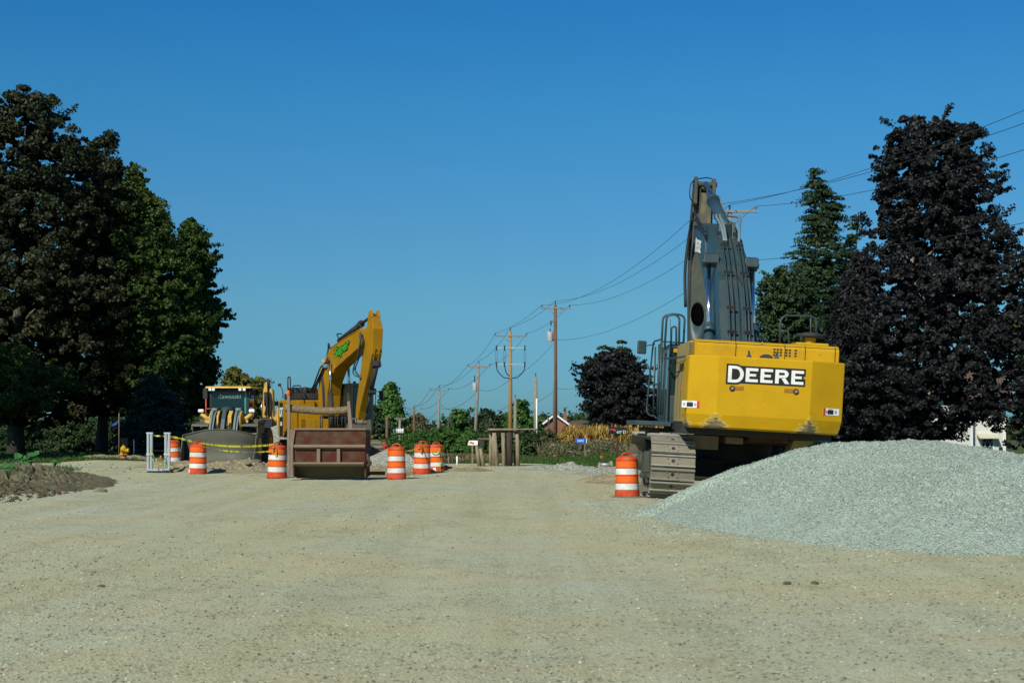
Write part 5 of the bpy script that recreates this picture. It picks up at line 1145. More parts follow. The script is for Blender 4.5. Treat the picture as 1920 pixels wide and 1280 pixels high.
st = stake('marker_post', 'white plastic marker post right of the brick pillar', 'marker post', 251, 824, 852, 70, .05, MT['white'], round_=True)
root = thing('survey_stake', 'tall thin wooden stake with a blue ribbon left of the hydrant', 'stake', at(223, 864, 67))
mb = MB(); mb.cyl((0, 0, -.1), (0, 0, 2.05), .018, n=8); mb.build('rod', MT['plank'], root)
mb = MB(); mb.add([(0, 0, 1.80), (0, 0, 1.74), (-.12, -.01, 1.62), (-.10, 0, 1.56), (-.36, -.02, 1.46), (-.37, 0, 1.49), (-.14, 0, 1.66)], [(0, 1, 3, 2), (2, 3, 4, 5, 6)]); mb.build('ribbon', plain('blue_ribbon', (.02, .06, .45), .5), root)
mb = MB(); mb.cyl((-.05, .02, 0), (-.05, .02, .18), .03, n=8); mb.build('red_cap', MT['rust_red'], root)
o0 = at(118.5, 933, 37.5); root = thing('survey_stake', 'short orange-painted stake in front of the topsoil bank', 'stake', o0)
mb = MB(); mb.obox((0, 0, .07), (.035, .02, .19), (0, .05, 0)); mb.obox((0, 0, .14), (.09, .012, .035), (0, .1, 0)); mb.build('stake_body', MT['red_frame'], root)
stake('marker_stake', 'short white stake at the far edge of the gravel road', 'stake', 857, 855, 872, 60, .07, MT['white'], round_=True)
stake('marker_stake', 'thin grey stake left of the white stake at the road edge', 'stake', 841, 856, 872, 61, .035, MT['plank'])
stake('marker_stake', 'thin wooden stake under the white mailbox', 'stake', 885.5, 836, 866, 61.5, .05, MT['plank'])

# ---------------------------------------------------------------- the rusty red steel box
Y = 45.6; p = F/Y; o0 = at(619, 897, Y); root = thing('trench_box', 'rusty red steel box with two uprights holding a muddy round bar', 'steel box', o0, (0, 0, R(-1)))
XL, XR = (553-619)/p, (686-619)/p
z = lambda py: (897-py)/p
mb = MB(); mb.prism([(-.02, z(835)), (-.02, z(806)), (.02, z(806)), (.02, z(835))], XL, XR); mb.prism([(.0, z(868)), (-.02, z(835)), (.02, z(835)), (.04, z(868))], XL, XR-.01)
PN = mb.build('front_panel', MT['rust_red'], root)
mb = MB(); mb.prism([(.0, z(868)), (.04, z(868)), (.52, .0), (.44, .0)], XL-.02, XR-.05); mb.build('lower_plate', MT['mud_steel'], root)
mb = MB(); mb.prism([(-.16, z(838)), (-.13, z(833)), (.0, z(833)), (.0, z(842))], XL-.02, XR); mb.prism([(-.17, z(869)), (-.13, z(866)), (.02, z(866)), (.02, z(874))], XL-.03, XR-.04); mb.box(XL-.02, XR+.02, -.07, .05, z(806), z(803)+.01)
mb.build('ledge', MT['rust_ledge'], root, bevel=.012)
for px in (598, 635.5):
    x = (px-619)/p; mb = MB(); mb.box(x-.05, x+.05, -.11, .0, z(867), z(841)); mb.build('rib', MT['rust_ledge'], root, bevel=.008)
mb = MB(); mb.box(XL-.03, XL+.01, .0, 1.1, .05, z(806)).box(XR-.04, XR, .02, 1.1, .05, z(806)).box(XL, XR, 1.06, 1.1, .05, z(806)).box(XL, XR-.04, .50, 1.06, .02, .06); mb.build('side_panels', MT['rust_red'], root)
mb = MB(); x0 = (539-619)/p; x1 = (550.5-619)/p; mb.box(x0, x0+.085, -.10, .0, .08, z(742)); mb.box(x0+.0, x1, -.08, .06, .1, z(805)); mb.prism([(x1-.02, z(806)), (x1+.06, z(806)), (x1+.05, z(812)), (x1-.0, z(835)), (x1-.02, z(868)), (x1-.06, z(880))], -.09, .03, 'y'); mb.build('upright', MT['plank'], root, bevel=.01)
mb = MB(); x0 = (652-619)/p; mb.loft([[(x0+.03, -.06, z(806)), (x0+.16, -.06, z(806)), (x0+.16, .04, z(806)), (x0+.03, .04, z(806))], [(x0-.01, -.06, z(753)), (x0+.07, -.06, z(751)), (x0+.07, .04, z(751)), (x0-.01, .04, z(753))]]); mb.build('upright', MT['plank'], root, bevel=.01)
mb = MB(); P_ = [Vector(((px-619)/p, .10, z(py))) for px, py in ((534, 764.5), (560, 767), (600, 770), (630, 770), (656, 767.5))]; mb.tube(curve(P_, 5), .112, 18); mb.build('crossbar', MT['mud_pipe'], root)
mb = MB(); mb.cyl(((660-619)/p, .2, z(790)), ((687-619)/p, .2, z(792)), .06, n=14); mb.cyl(((664-619)/p, .2, z(790.3)), ((667-619)/p, .2, z(790.4)), .085, n=14); mb.cyl(((676-619)/p, .2, z(791)), ((679-619)/p, .2, z(791.2)), .085, n=14); mb.build('side_roller', MT['rust_ledge'], root)
mb = MB(); mb.tube(curve([(XR+.02, .1, z(850)), (XR+.08, .0, z(862)), (XR+.13, .0, z(868)), (XR+.06, .05, z(873))], 5), .05, 8); mb.build('chain', MT['mud_steel'], root)
for x in (XL-.1, ): 
    mb = MB()
    for k in range(9): mb.obox((x+.08, -.08, .1+k*.055), (.03, .04, .04), (0, .6*(k % 2), .5))
    mb.build('chain', MT['dark'], root)
# chains with hooks hanging under the crossbar
mb = MB()
for px in (600, 604, 616, 620, 627, 632, 641, 646):
    x = (px-619)/p; mb.tube([(x, .16, z(779)), (x+random.uniform(-.04, .04), .16, z(804))], .016, 5)
    mb.obox((x, .14, z(783)), (.05, .03, .05), (0, .5, 0))
mb.build('lifting_chains', MT['dark'], root)
tag(MB().box(-.42, .42, -.06, .06, 0, .11).build('lumber', MT['pole_tan'], None, bevel=.01, loc=(at(696, 890, 47.5)).to_tuple()), 'short squared timber lying right of the red steel box', 'timber')
mb = MB(); mb.lathe([(.05, 0), (.055, .12), (.03, .19), (.01, .20)], 10); mb.build('orange_cap', MT['orange_bright'], root, loc=((541-619)/p, -.05, z(744)))

# ---------------------------------------------------------------- ochre excavator in the middle distance
TH = R(26)
def rot_for(th): return (0, 0, math.pi+th)   # local +y points toward the camera, swung to the right of the frame
XB = at(617, 863, 68); XB.z = gzf(XB.x, 68)
M2 = thing('excavator', 'ochre excavator with its boom raised and folded, behind the rusty red steel box', 'excavator', XB, rot_for(TH))
# local axes: +y forward (to the camera), +x machine right (left in the photo)
OC = MT['ochre']
mb = MB()
mb.prism([(-2.95, 1.1), (-3.05, 1.25), (-3.05, 2.6), (-2.9, 2.75), (-2.25, 2.75), (-2.25, 1.1)], -1.35, 1.35); cwt = mb.build('counterweight', OC, M2, bevel=.06)
mb = MB(); mb.box(.55, 1.35, -2.22, -.25, 1.30, 2.72).box(-1.35, .55, -2.22, -.4, 1.3, 2.72); BD = mb.build('engine_housing', OC, M2, bevel=.04)
mb = MB(); mb.box(.60, 1.33, -.22, .95, 1.3, 2.35).box(.62, 1.31, .98, 1.75, 1.3, 1.9); mb.build('tank_box', OC, M2, bevel=.03)
mb = MB(); mb.box(-1.36, 1.36, -2.3, 1.8, 1.08, 1.28); mb.build('swing_frame', OC, M2, bevel=.02)
mb = MB(); mb.box(1.352, 1.358, -2.75, -2.30, 1.15, 2.62) ; SP = mb.build('side_stripe', MT['black'], M2)
# the dark strip with white letters runs down the corner of the counterweight
text_mesh('CAT', .38, .012, 'side_lettering', MT['letter_white'], M2, Matrix.Translation((1.364, -2.52, 2.18)) @ Matrix.Rotation(R(90), 4, 'Z') @ Matrix.Rotation(R(90), 4, 'X') @ Matrix.Diagonal((.62, 1.5, 1, 1)), align='CENTER')
text_mesh('336', .2, .006, 'side_number', MT['letter_white'], M2, Matrix.Translation((1.364, -2.52, 1.68)) @ Matrix.Rotation(R(90), 4, 'Z') @ Matrix.Rotation(R(90), 4, 'X') @ Matrix.Diagonal((.8, 1.2, 1, 1)))
mb = MB(); mb.box(1.352, 1.36, -2.2, -.25, 1.32, 1.35).box(1.352, 1.356, -1.26, -1.24, 1.35, 2.68).box(1.352, 1.358, -.25, -.21, 1.3, 2.5)
for k in range(4): mb.box(1.332, 1.34, .2, .8, 1.55+k*.09, 1.59+k*.09)
mb.box(1.352, 1.357, -.9, -.75, 2.35, 2.40); mb.build('panel_seams', MT['seam'], M2)
mb = MB(); mb.box(-1.2, 1.2, -2.6, -.5, 2.75, 3.02).box(.1, 1.15, -2.3, -1.2, 3.02, 3.28).box(-.9, -.2, -2.2, -1.4, 3.02, 3.2); mb.cyl((.75, -1.0, 3.0), (.75, -1.0, 3.3), .12, n=14); mb.build('engine_deck', MT['dark'], M2, bevel=.03)
mb = MB(); rail(mb, round_path([(1.25, -1.9, 2.75), (1.25, -1.9, 3.75), (1.25, -1.55, 3.75), (1.25, -1.55, 2.75)], .12), .028); rail(mb, round_path([(1.2, -1.4, 2.9), (1.2, -1.35, 3.35), (1.2, -.3, 3.35), (1.2, -.1, 2.75)], .12), .026); rail(mb, round_path([(1.25, -2.6, 2.8), (1.3, -2.5, 3.2), (1.3, -2.9, 3.4)], .1), .02); mb.obox((1.3, -2.95, 3.42), (.1, .16, .12)); mb.build('handrails', MT['dark'], M2)
# cab (machine left = local -x)
mb = MB(); X0, X1, Y0, Y1 = -1.36, -.38, .0, 1.85
for x_ in (X0, X1-.07):
    for y_ in (Y0, 1.0, Y1-.08): mb.box(x_, x_+.07, y_, y_+.08, 1.3, 3.28)
mb.box(X0, X1, Y0, Y1, 3.28, 3.42).box(X0, X1, Y0, Y1, 1.25, 1.45).box(X0+.07, X1-.07, Y1-.07, Y1, 1.45, 1.75).box(X0+.07, X1-.07, Y1-.06, Y1-.01, 2.3, 2.36); CB2 = mb.build('cab', MT['black'], M2, bevel=.02)
mb = MB(); mb.box(X0+.07, X1-.07, Y1-.04, Y1-.025, 1.75, 3.28).box(X0+.01, X0+.025, Y0+.08, Y1-.08, 1.8, 3.28).box(X1-.025, X1-.01, Y0+.08, Y1-.08, 1.8, 3.28); mb.build('cab_glass', MT['glass'], CB2)
mb = MB(); mb.box(-1.1, -.62, .4, .9, 1.45, 2.0).box(-1.08, -.64, .35, .5, 2.0, 2.8); mb.build('seat', MT['black'], CB2, bevel=.05)
mb = MB(); mb.tube([(-1.42, 1.8, 3.1), (-1.62, 1.95, 3.05)], .015); mb.obox((-1.66, 1.95, 2.9), (.16, .08, .42)); mb.tube([(-1.46, 1.7, 1.3), (-1.50, 1.75, 3.2)], .02); mb.cyl((-.8, 1.0, 3.42), (-.8, 1.0, 3.52), .06); mb.build('cab_mirror', MT['black'], CB2)
# boom
b0 = -.02
tp = [(-.95, 2.1), (-.45, 3.5), (.1, 4.4), (1.0, 4.92), (2.5, 5.22), (4.7, 5.58), (5.0, 5.50)]
bt = [(.35, 2.0), (.55, 2.9), (.85, 3.5), (1.5, 4.02), (2.8, 4.38), (4.5, 4.85), (4.95, 5.1)]
mb = MB(); mb.strip(tp, bt, b0-.3, b0+.3, [.33, .33, .32, .31, .29, .27, .25]); B2 = mb.build('boom', OC, M2, bevel=.03)
SM = Matrix.Translation((b0+.298, 2.35, 4.83)) @ Matrix.Rotation(R(90), 4, 'Z') @ Matrix.Rotation(R(90), 4, 'X') @ Matrix.Rotation(R(12), 4, 'Z') @ Matrix.Diagonal((1.45, 1, 1, 1))
text_mesh('Super', .52, .055, 'logo_outline', MT['letter_black'], B2, Matrix.Translation((.006, 0, 0)) @ SM, shear=.25, thick=.004, space=1.02)
text_mesh('Super', .52, .018, 'logo', plain('bright_green_vinyl', (.045, .34, .015), .5), B2, Matrix.Translation((.016, 0, 0)) @ SM, shear=.25, thick=.004, space=1.02)
mb = MB(); mb.cyl((b0+.30, .55, 4.22), (b0+.42, .62, 4.22), .11, .13, n=16); mb.build('work_light', MT['chrome'], B2)
st_r = [(5.20, 6.0), (4.85, 5.3), (4.75, 4.8), (4.35, 3.8), (3.75, 2.35), (3.65, 1.9)]
st_f = [(5.62, 6.02), (5.85, 5.5), (5.72, 4.5), (5.15, 3.6), (4.15, 2.2), (3.95, 1.85)]
mb = MB(); mb.strip(st_r, st_f, b0-.22, b0+.22, [.17, .22, .22, .21, .18, .16]); S2 = mb.build('stick', OC, M2, bevel=.025)
mb = MB(); mb.prism([(5.15, 5.8), (5.25, 6.2), (5.5, 6.28), (5.65, 6.0)], b0-.19, b0-.11); mb.prism([(5.15, 5.8), (5.25, 6.2), (5.5, 6.28), (5.65, 6.0)], b0+.11, b0+.19); mb.cyl((b0-.2, 5.36, 6.1), (b0+.2, 5.36, 6.1), .06, n=12)
for s_ in (-.10, .10): mb.prism([(5.78, 4.75), (5.84, 4.75), (5.50, 4.0), (5.40, 4.0)], b0+s_-.02, b0+s_+.02)
mb.build('stick_lugs', OC, S2, bevel=.01)
mb = MB(); mb.cyl((b0, 1.3, 5.22), (b0, 3.9, 5.80), .12, n=16); mb.cyl((b0, 3.8, 5.78), (b0, 3.95, 5.815), .15, n=16); mb.cyl((b0, 3.9, 5.80), (b0, 5.36, 6.10), .06, n=12); mb.tube(curve([(b0+.1, 1.5, 5.3), (b0+.15, 1.4, 5.5), (b0+.1, 1.8, 5.5)], 5), .03); mb.build('stick_cylinder', MT['dark'], M2)
for s_ in (-.42, .42):
    mb = MB(); mb.cyl((b0+s_, 1.5, 1.5), (b0+s_, 1.35, 3.0), .11, n=14); q = mb.build('boom_cylinder', MT['dark'], M2); mb = MB(); mb.cyl((b0+s_, 1.35, 3.0), (b0+s_, 1.25, 4.3), .055, n=12); mb.build('cylinder_rod', MT['chrome'], q)
mb = MB(); mb.cyl((b0, 5.72, 4.15), (b0+.02, 5.0, 2.95), .11, n=14); mb.cyl((b0, 5.0, 2.95), (b0, 4.55, 2.15), .05, n=10); mb.obox((b0, 5.65, 4.1), (.34, .2, .24), (.4, 0, 0)); mb.obox((b0, 5.1, 3.0), (.30, .2, .2), (.4, 0, 0)); mb.build('bucket_cylinder', MT['dark'], S2)
mb = MB()
for dx, o_ in ((.16, 0), (.22, .12), (.26, -.1)):
    mb.tube(curve([(b0+.24, 4.4, 5.35+o_*.5), (b0+.2+dx, 5.0, 5.15+o_), (b0+.2+dx, 4.75, 4.5), (b0+.2+dx, 4.2, 3.9+o_), (b0+.24, 4.55, 3.55)], 7), .028, 7)
mb.build('stick_hoses', MT['steel'], S2)
mb = MB()
for k, (dx, a_) in enumerate(((.34, 0), (.38, .1), (.42, -.06), (.30, .18))):
    mb.tube(curve([(b0+dx, 1.0-.1*k, 4.4+a_), (b0+dx+.04, .15, 4.05-a_), (b0+dx+.1, -.35-.1*k, 3.4), (b0+dx+.12, -.8-.12*k, 2.9), (b0+dx+.05, -.3, 2.2)], 6), .032, 7)
for k in range(3): mb.tube(curve([(b0+.33, -.2+k*.12, 3.8), (b0+.36, .1+k*.1, 3.2), (b0+.34, .2+k*.1, 2.2)], 5), .025, 6)
mb.tube(curve([(b0+.2, .7, 4.85), (b0+.2, .45, 5.15), (b0+.15, .25, 4.9), (b0+.25, .3, 4.5)], 6), .035, 7)
mb.build('boom_hoses', MT['black'], B2)
mb = MB()
for k in range(6): mb.obox((b0+.35, -.35+.12*k, 3.55+.17*k), (.08, .10, .14), (.4, 0, .3))
mb.build('hose_fittings', MT['pale_yellow'], B2)
mb = MB(); mb.tube(curve([(b0+.30, 1.0, 4.93), (b0+.29, 2.5, 5.23), (b0+.27, 4.5, 5.55)], 5), .022, 6); mb.build('boom_edge_pipe', OC, B2)
mb = MB(); mb.prism([(3.1, 1.5), (3.9, 1.95), (4.0, 1.4), (3.8, .8), (3.3, .35), (2.6, .4), (2.3, .9), (2.6, 1.3)], b0-.45, b0+.45); mb.build('bucket', MT['bucket'], M2, bevel=.03)
for s_ in (-1, 1):
    tr = MB(); n_ = 44; hw = .33; yr, yf, rr_, zc = -1.9, 1.9, .46, .50; st_ = yf-yr; arc = math.pi*rr_; tot = 2*(st_+arc); cx = s_*1.25
    for k in range(n_):
        q = tot*k/n_
        if q < st_: y_, z_, a = yr+q, zc-rr_, 0
        elif q < st_+arc: a = -math.pi/2+(q-st_)/rr_; y_, z_ = yf+rr_*math.cos(a), zc+rr_*math.sin(a); a += math.pi/2
        elif q < 2*st_+arc: y_, z_, a = yf-(q-st_-arc), zc+rr_, math.pi
        else: a = math.pi/2+(q-2*st_-arc)/rr_; y_, z_ = yr+rr_*math.cos(a), zc+rr_*math.sin(a); a += math.pi/2
        M = Matrix.Translation((cx, y_, z_)) @ Matrix.Rotation(a, 4, 'X'); tr.box(-hw, hw, -.105, .105, -.02, .02, M); tr.box(-hw, hw, .05, .075, -.05, -.02, M)
    tr.box(cx-.18, cx+.18, -1.9, 1.9, .3, .75); tr.build('track', MT['track'], M2, bevel=.006)
mb = MB(); mb.box(-1, 1, -.9, .9, .45, .9); mb.cyl((0, 0, .9), (0, 0, 1.1), .6, n=24); mb.build('carbody', MT['dark'], M2)
M2.scale = (1, 1, 1)

# ---------------------------------------------------------------- wheel loader
XC = Vector(((427-960)/45, 65.2, 0)); XC.z = gzf(XC.x, 66); p = 45.0
L = thing('wheel_loader', 'yellow wheel loader facing the camera, its wide grey bucket lowered', 'wheel loader', XC)
zz = lambda py: EYE+(HY-py)/p-XC.z
xx = lambda px: (px-427)/p
prof_in = [(-.95, .04), (-.1, .05), (.18, .25), (.25, .55), (.18, .9), (.02, 1.16)]
prof_out = [(-1.0, .0), (-.1, -.01), (.22, .2), (.31, .55), (.24, .93), (.06, 1.2)]
mb = MB(); n_ = len(prof_in); X0, X1 = xx(358), xx(493.5); vs = []
for xq, zt in ((X0, 0), (X0+.95, .22), (0, .23), (X1-.95, .22), (X1, 0)):
    for i_, (y_, z_) in enumerate(prof_in): vs.append((xq, y_-1.7+(.03 if i_ == n_-1 else 0), z_+(zt if i_ == n_-1 else zt*.35*(i_ == n_-2))))
base_in = vs
vo = []
for xq, zt in ((X0, 0), (X0+.95, .22), (0, .23), (X1-.95, .22), (X1, 0)):
    for i_, (y_, z_) in enumerate(prof_out): vo.append((xq, y_-1.7, z_+(zt if i_ == n_-1 else zt*.35*(i_ == n_-2))))
fs = [(c*n_+i_, c*n_+i_+1, (c+1)*n_+i_+1, (c+1)*n_+i_) for c in range(4) for i_ in range(n_-1)]; of = 5*n_
fs += [(of+c*n_+i_, of+(c+1)*n_+i_, of+(c+1)*n_+i_+1, of+c*n_+i_+1) for c in range(4) for i_ in range(n_-1)]
fs += [(c*n_+n_-1, of+c*n_+n_-1, of+(c+1)*n_+n_-1, (c+1)*n_+n_-1) for c in range(4)]+[(c*n_, (c+1)*n_, of+(c+1)*n_, of+c*n_) for c in range(4)]
fs += [(i_, of+i_, of+i_+1, i_+1) for i_ in range(n_-1)]+[(4*n_+i_, 4*n_+i_+1, of+4*n_+i_+1, of+4*n_+i_) for i_ in range(n_-1)]
mb.add(base_in+vo, fs, True); BK = mb.build('bucket', MT['bucket'], L)
for xq in (X0, X1-.03): MB().prism([(-2.65, .02), (-2.45, .02), (-1.8, .0), (-1.42, .25), (-1.36, .55), (-1.44, .95), (-1.66, 1.22), (-1.72, 1.2), (-2.0, .7)], xq, xq+.03).build('bucket_side', MT['bucket'], BK)
mb = MB(); P_ = [(X0, -1.67, 1.2), (X0+.95, -1.66, 1.42), (0, -1.66, 1.43), (X1-.95, -1.66, 1.42), (X1, -1.67, 1.2)]; mb.tube(P_, .022, 6); mb.build('spill_guard_rim', MT['bucket'], BK)
mb = MB(); mb.box(X0+.02, X1-.02, -2.72, -2.62, .02, .06); mb.build('cutting_edge', MT['track_edge'], BK)
mb = MB(); c = Vector((xx(484), -2.35, .05)); 
for k in range(12): mb.obox((c.x+random.uniform(-.12, .12), c.y+random.uniform(-.1, .1), .06+.28*random.random()*(1-abs(k-6)/9)), (.10, .09, .09), (random.random()*3, random.random()*3, 0))
mb.build('bucket_residue', MT['rockl'], BK)
# cab
X0, X1 = xx(393), xx(467); Z0, Z1 = 1.45, zz(730)
mb = MB()
for x_ in (X0, X1-.10):
    for y_ in (0, 1.5): mb.box(x_, x_+.10, y_, y_+.09, Z0, Z1)
mb.box(X0, X1, 0, 1.6, Z1-.10, Z1+.02).box(X0, X1, 0, 1.6, Z0-.1, Z0+.08); LC = mb.build('cab', MT['black'], L, bevel=.02)
mb = MB(); mb.box(X0+.10, X1-.10, .02, .035, Z0+.08, Z1-.1).box(X0+.02, X0+.03, .1, 1.5, Z0+.5, Z1-.1).box(X1-.03, X1-.02, .1, 1.5, Z0+.5, Z1-.1).box(X0+.1, X1-.1, 1.54, 1.55, Z0+.5, Z1-.1); mb.build('windshield', MT['cab_glass'] if 'cab_glass' in MT else MT['glass'], LC)
m = plain('teal_tinted_pillar', (.05, .22, .20), .25); mb = MB(); mb.box(X1-.20, X1-.12, .0, .02, Z0+.05, Z1-.1); mb.build('pillar_trim', m, LC)
m = plain('faded_white_print', (.16, .26, .26), .5); text_mesh('Kawasaki', .24, .0, 'windshield_banner', m, LC, Matrix.Translation(((X0+X1)/2, .008, Z1-.30)) @ Matrix.Rotation(R(90), 4, 'X') @ Matrix.Diagonal((1.1, 1, 1, 1)))
mb = MB(); mb.box(-.27, .27, .7, .85, Z0+.3, Z0+1.05).box(-.3, .3, .5, .9, Z0+.1, Z0+.4); mb.tube([(-.2, .3, Z0+.3), (-.2, .3, Z0+.62), (.2, .3, Z0+.62), (.2, .3, Z0+.3)], .02); mb.build('seat', MT['dark'], LC, bevel=.05)
mb = MB(); mb.tube([(X0+.25, -.01, Z0+.78), (-.05, -.015, Z0+.25)], .012, 5); mb.build('wiper', MT['alu'], LC)
mb = MB(); mb.loft([[(X0-.16, -.3, Z1+.05), (X1+.14, -.3, Z1+.05), (X1+.14, 1.8, Z1+.05), (X0-.16, 1.8, Z1+.05)], [(X0-.10, -.24, Z1+.13), (X1+.08, -.24, Z1+.13), (X1+.08, 1.75, Z1+.13), (X0-.10, 1.75, Z1+.13)]]); mb.build('roof', MT['pale_yellow'], LC, bevel=.025)
for px in (396, 402.5, 452, 460):
    mb = MB(); mb.box(xx(px)-.06, xx(px)+.06, -.32, -.22, Z1-.06, Z1+.05); mb.build('roof_light', MT['lamp'] if 'lamp' in MT else MT['white'], LC, bevel=.015)
# arms, linkage, hood
mb = MB(); mb.box(xx(399), xx(457), -.25, 2.6, .7, zz(790)); mb.build('front_frame', MT['dark'], L, bevel=.03)
for px0, px1 in ((399.5, 401.5), (413.5, 417), (434, 441), (455.5, 457.5)):
    mb = MB(); mb.prism([(-.9, zz(806)), (-.9, zz(780)), (-.5, zz(770)), (.0, zz(771)), (.0, zz(806))], xx(px0), xx(px1)); mb.build('tower_plate', MT['pale_yellow'], L, bevel=.015)
for px in (404.5, 449):
    mb = MB(); mb.tube(curve([(xx(px), -.3, zz(768)), (xx(px-.5), -.8, zz(778)), (xx(px-1), -1.3, zz(812))], 5), .055, 8); mb.tube(curve([(xx(px+5), -.3, zz(770)), (xx(px+4.5), -.8, zz(780)), (xx(px+3), -1.2, zz(812))], 5), .038, 8); mb.cyl((xx(px)-.10, -.35, zz(768.5)), (xx(px)+.14, -.35, zz(768.5)), .09, n=12)
    mb.build('lift_arm', MT['hose_grey'], L)
mb = MB(); mb.strip([(-.55, zz(767)), (-.9, zz(785)), (-1.2, zz(810))], [(-.25, zz(772)), (-.6, zz(790)), (-1.0, zz(814))], xx(422), xx(429.5)); mb.cyl((xx(421), -.45, zz(770)), (xx(431), -.45, zz(770)), .10, n=14); mb.build('tilt_linkage', MT['steel'], L, bevel=.015)
mb = MB(); mb.lathe([(.28, 0), (.27, .10), (.20, .17), (.08, .21), (.01, .22)], 20, (xx(428), .0-.2, zz(771))); mb.build('hood_dome', MT['steel'], L)
mb = MB()
for k in range(13): x_ = xx(404+k*3.9); mb.tube(curve([(x_, -.5, zz(780+random.uniform(-3, 5))), (x_+random.uniform(-.08, .08), -.9, zz(793)), (x_+random.uniform(-.1, .1), -1.0, zz(806))], 4), .022, 6)
mb.build('hoses', MT['black'], L)
for s_, px0, px1 in ((-1, 366.5, 398), (1, 458, 490)):
    x0, x1 = xx(px0), xx(px1); mb = MB(); mb.prism([(-.9, zz(799)), (-.85, zz(795)), (-.3, zz(793.5)), (.9, zz(792)), (.9, zz(795)), (-.3, zz(797))], x0, x1); mb.box(x0, x0+.06, -.85, .8, zz(806), zz(796)) if s_ < 0 else mb.box(x1-.06, x1, -.85, .8, zz(812), zz(788)); mb.box(x0+.1, x1-.05, .3, 1.5, zz(793), zz(786)); mb.build('fender', MT['bucket'], L, bevel=.02)
    xc = xx(378.5) if s_ < 0 else xx(474.5); tw_ = .30
    for yy in (-.15, 2.9):
        mb = MB(); mb.cyl((xc-tw_, yy, .72), (xc+tw_, yy, .72), .70, n=36)
        for k in range(24):
            a = 6.2832*k/24
            for hh_, sk in ((-.15, .3), (.15, -.3)): mb.obox((xc+hh_, yy+.72*math.cos(a), .72+.72*math.sin(a)), (.26, .07, .10), (a+math.pi/2, 0, sk))
        ty = mb.build('tyre', MT['tyre_base'], L, bevel=.01); mb = MB(); mb.cyl((xc-tw_-.02, yy, .72), (xc+tw_+.02, yy, .72), .36, n=24); mb.build('rim', MT['pale_yellow'], ty)
    xa = xx(381) if s_ < 0 else xx(475.5); xi = xx(399) if s_ < 0 else xx(457)
    mb = MB(); mb.tube([(xi+s_*.0, -.35, zz(790)), ((xa+xi)/2, -.4, zz(783)), (xa, -.4, zz(776))], .09, 6); mb.prism([(xi-.02, zz(794)), (xi+s_*.25, zz(792)), (xi+s_*.25, zz(783)), (xi-.02, zz(779))], -.45, -.35, 'y'); AR = mb.build('lamp_bracket', MT['pale_yellow'], L)
    mb = MB(); mb.obox((xa, -.45, zz(770)), (.24, .16, .14)); mb.build('headlight', MT['white'], AR, bevel=.04)
    xr = xx(382.5) if s_ < 0 else xx(478.5); mb = MB(); mb.tube([(xr, .4, zz(745) if s_ < 0 else zz(743)), (xr, .4, zz(788) if s_ < 0 else zz(752))], .028, 6); mb.tube([(xr, .4, zz(766)), (xr+.25*(1 if s_ < 0 else -1), .4, zz(766))] if s_ < 0 else [(xr, .4, zz(743)), (xr-.14, .4, zz(743))], .02, 6); mb.build('grab_rail', MT['red_frame'], L)
    mb = MB(); mb.obox((xx(384) if s_ < 0 else xx(472), .1, zz(738)), (.20, .08, .42)); mb.build('mirror', MT['black'], L, bevel=.02)
mb = MB(); mb.loft([[(-.75, 1.7, 1.1), (.75, 1.7, 1.1), (.7, 4.1, 1.1), (-.7, 4.1, 1.1)], [(-.65, 1.7, 2.05), (.65, 1.7, 2.05), (.6, 4.0, 1.9), (-.6, 4.0, 1.9)]]); mb.build('engine_hood', MT['pale_yellow'], L, bevel=.04)

# ---------------------------------------------------------------- far yellow excavator behind
Yf = 81.0; p = F/Yf; o0 = at(540, 850, Yf); o0.z = gzf(o0.x, Yf)
FE = thing('excavator', 'far yellow excavator mostly hidden, only its upright boom showing between loader and ochre excavator', 'excavator', o0)
u = lambda px: (px-540)/p; w_ = lambda py: EYE+(HY-py)/p-o0.z
mb = MB(); mb.prism([(u(495), w_(783)), (u(496), w_(735)), (u(499), w_(718)), (u(504), w_(716)), (u(505), w_(783))], -.5, .1, 'y'); mb.prism([(u(506), w_(783)), (u(506), w_(735)), (u(509), w_(728)), (u(513), w_(732)), (u(514), w_(783))], -.3, .3, 'y'); FB = mb.build('boom', MT['pale_yellow'], FE, bevel=.04)
mb = MB(); mb.obox((u(501), -.2, w_(722)), (.30, .3, .55), (0, .1, 0)); mb.cyl((u(500), -.55, w_(735)), (u(501), -.55, w_(760)), .07, n=10); mb.tube(curve([(u(500), -.6, w_(778)), (u(504), -.6, w_(755)), (u(503), -.6, w_(735))], 5), .04); mb.tube(curve([(u(509), -.4, w_(780)), (u(510), -.4, w_(755)), (u(508), -.4, w_(735))], 5), .035); mb.build('boom_hoses', MT['dark'], FB)
mb = MB(); mb.cyl((u(493.5), -.5, w_(752)), (u(493.5), -.5, w_(783)), .05, n=10); mb.build('cylinder_rod', MT['chrome'], FE)
mb = MB(); mb.prism([(u(490), w_(784)), (u(515), w_(784)), (u(514), w_(803)), (u(493), w_(803))], -.6, .5, 'y'); mb.build('bucket', plain('blue_black_steel', (.012, .018, .035), .5), FE, bevel=.03)
mb = MB(); mb.box(u(522), u(580), -.6, 2.6, 1.1, w_(765)); mb.build('house', MT['pale_yellow'], FE, bevel=.05)
for s_ in (-1, 1):
    mb = MB(); pr_ = [(-1.6, .3), (-1.3, 0), (1.3, 0), (1.6, .3), (1.6, .6), (1.3, .85), (-1.3, .85), (-1.6, .6)]; mb.prism([(a_+u(550), b_) for a_, b_ in pr_], 1+s_*1.0-.25, 1+s_*1.0+.25, 'y'); mb.build('track', MT['track'], FE, bevel=.02)
mb = MB(); mb.box(u(530), u(570), .4, 1.6, .4, 1.1); mb.build('carbody', MT['dark'], FE)
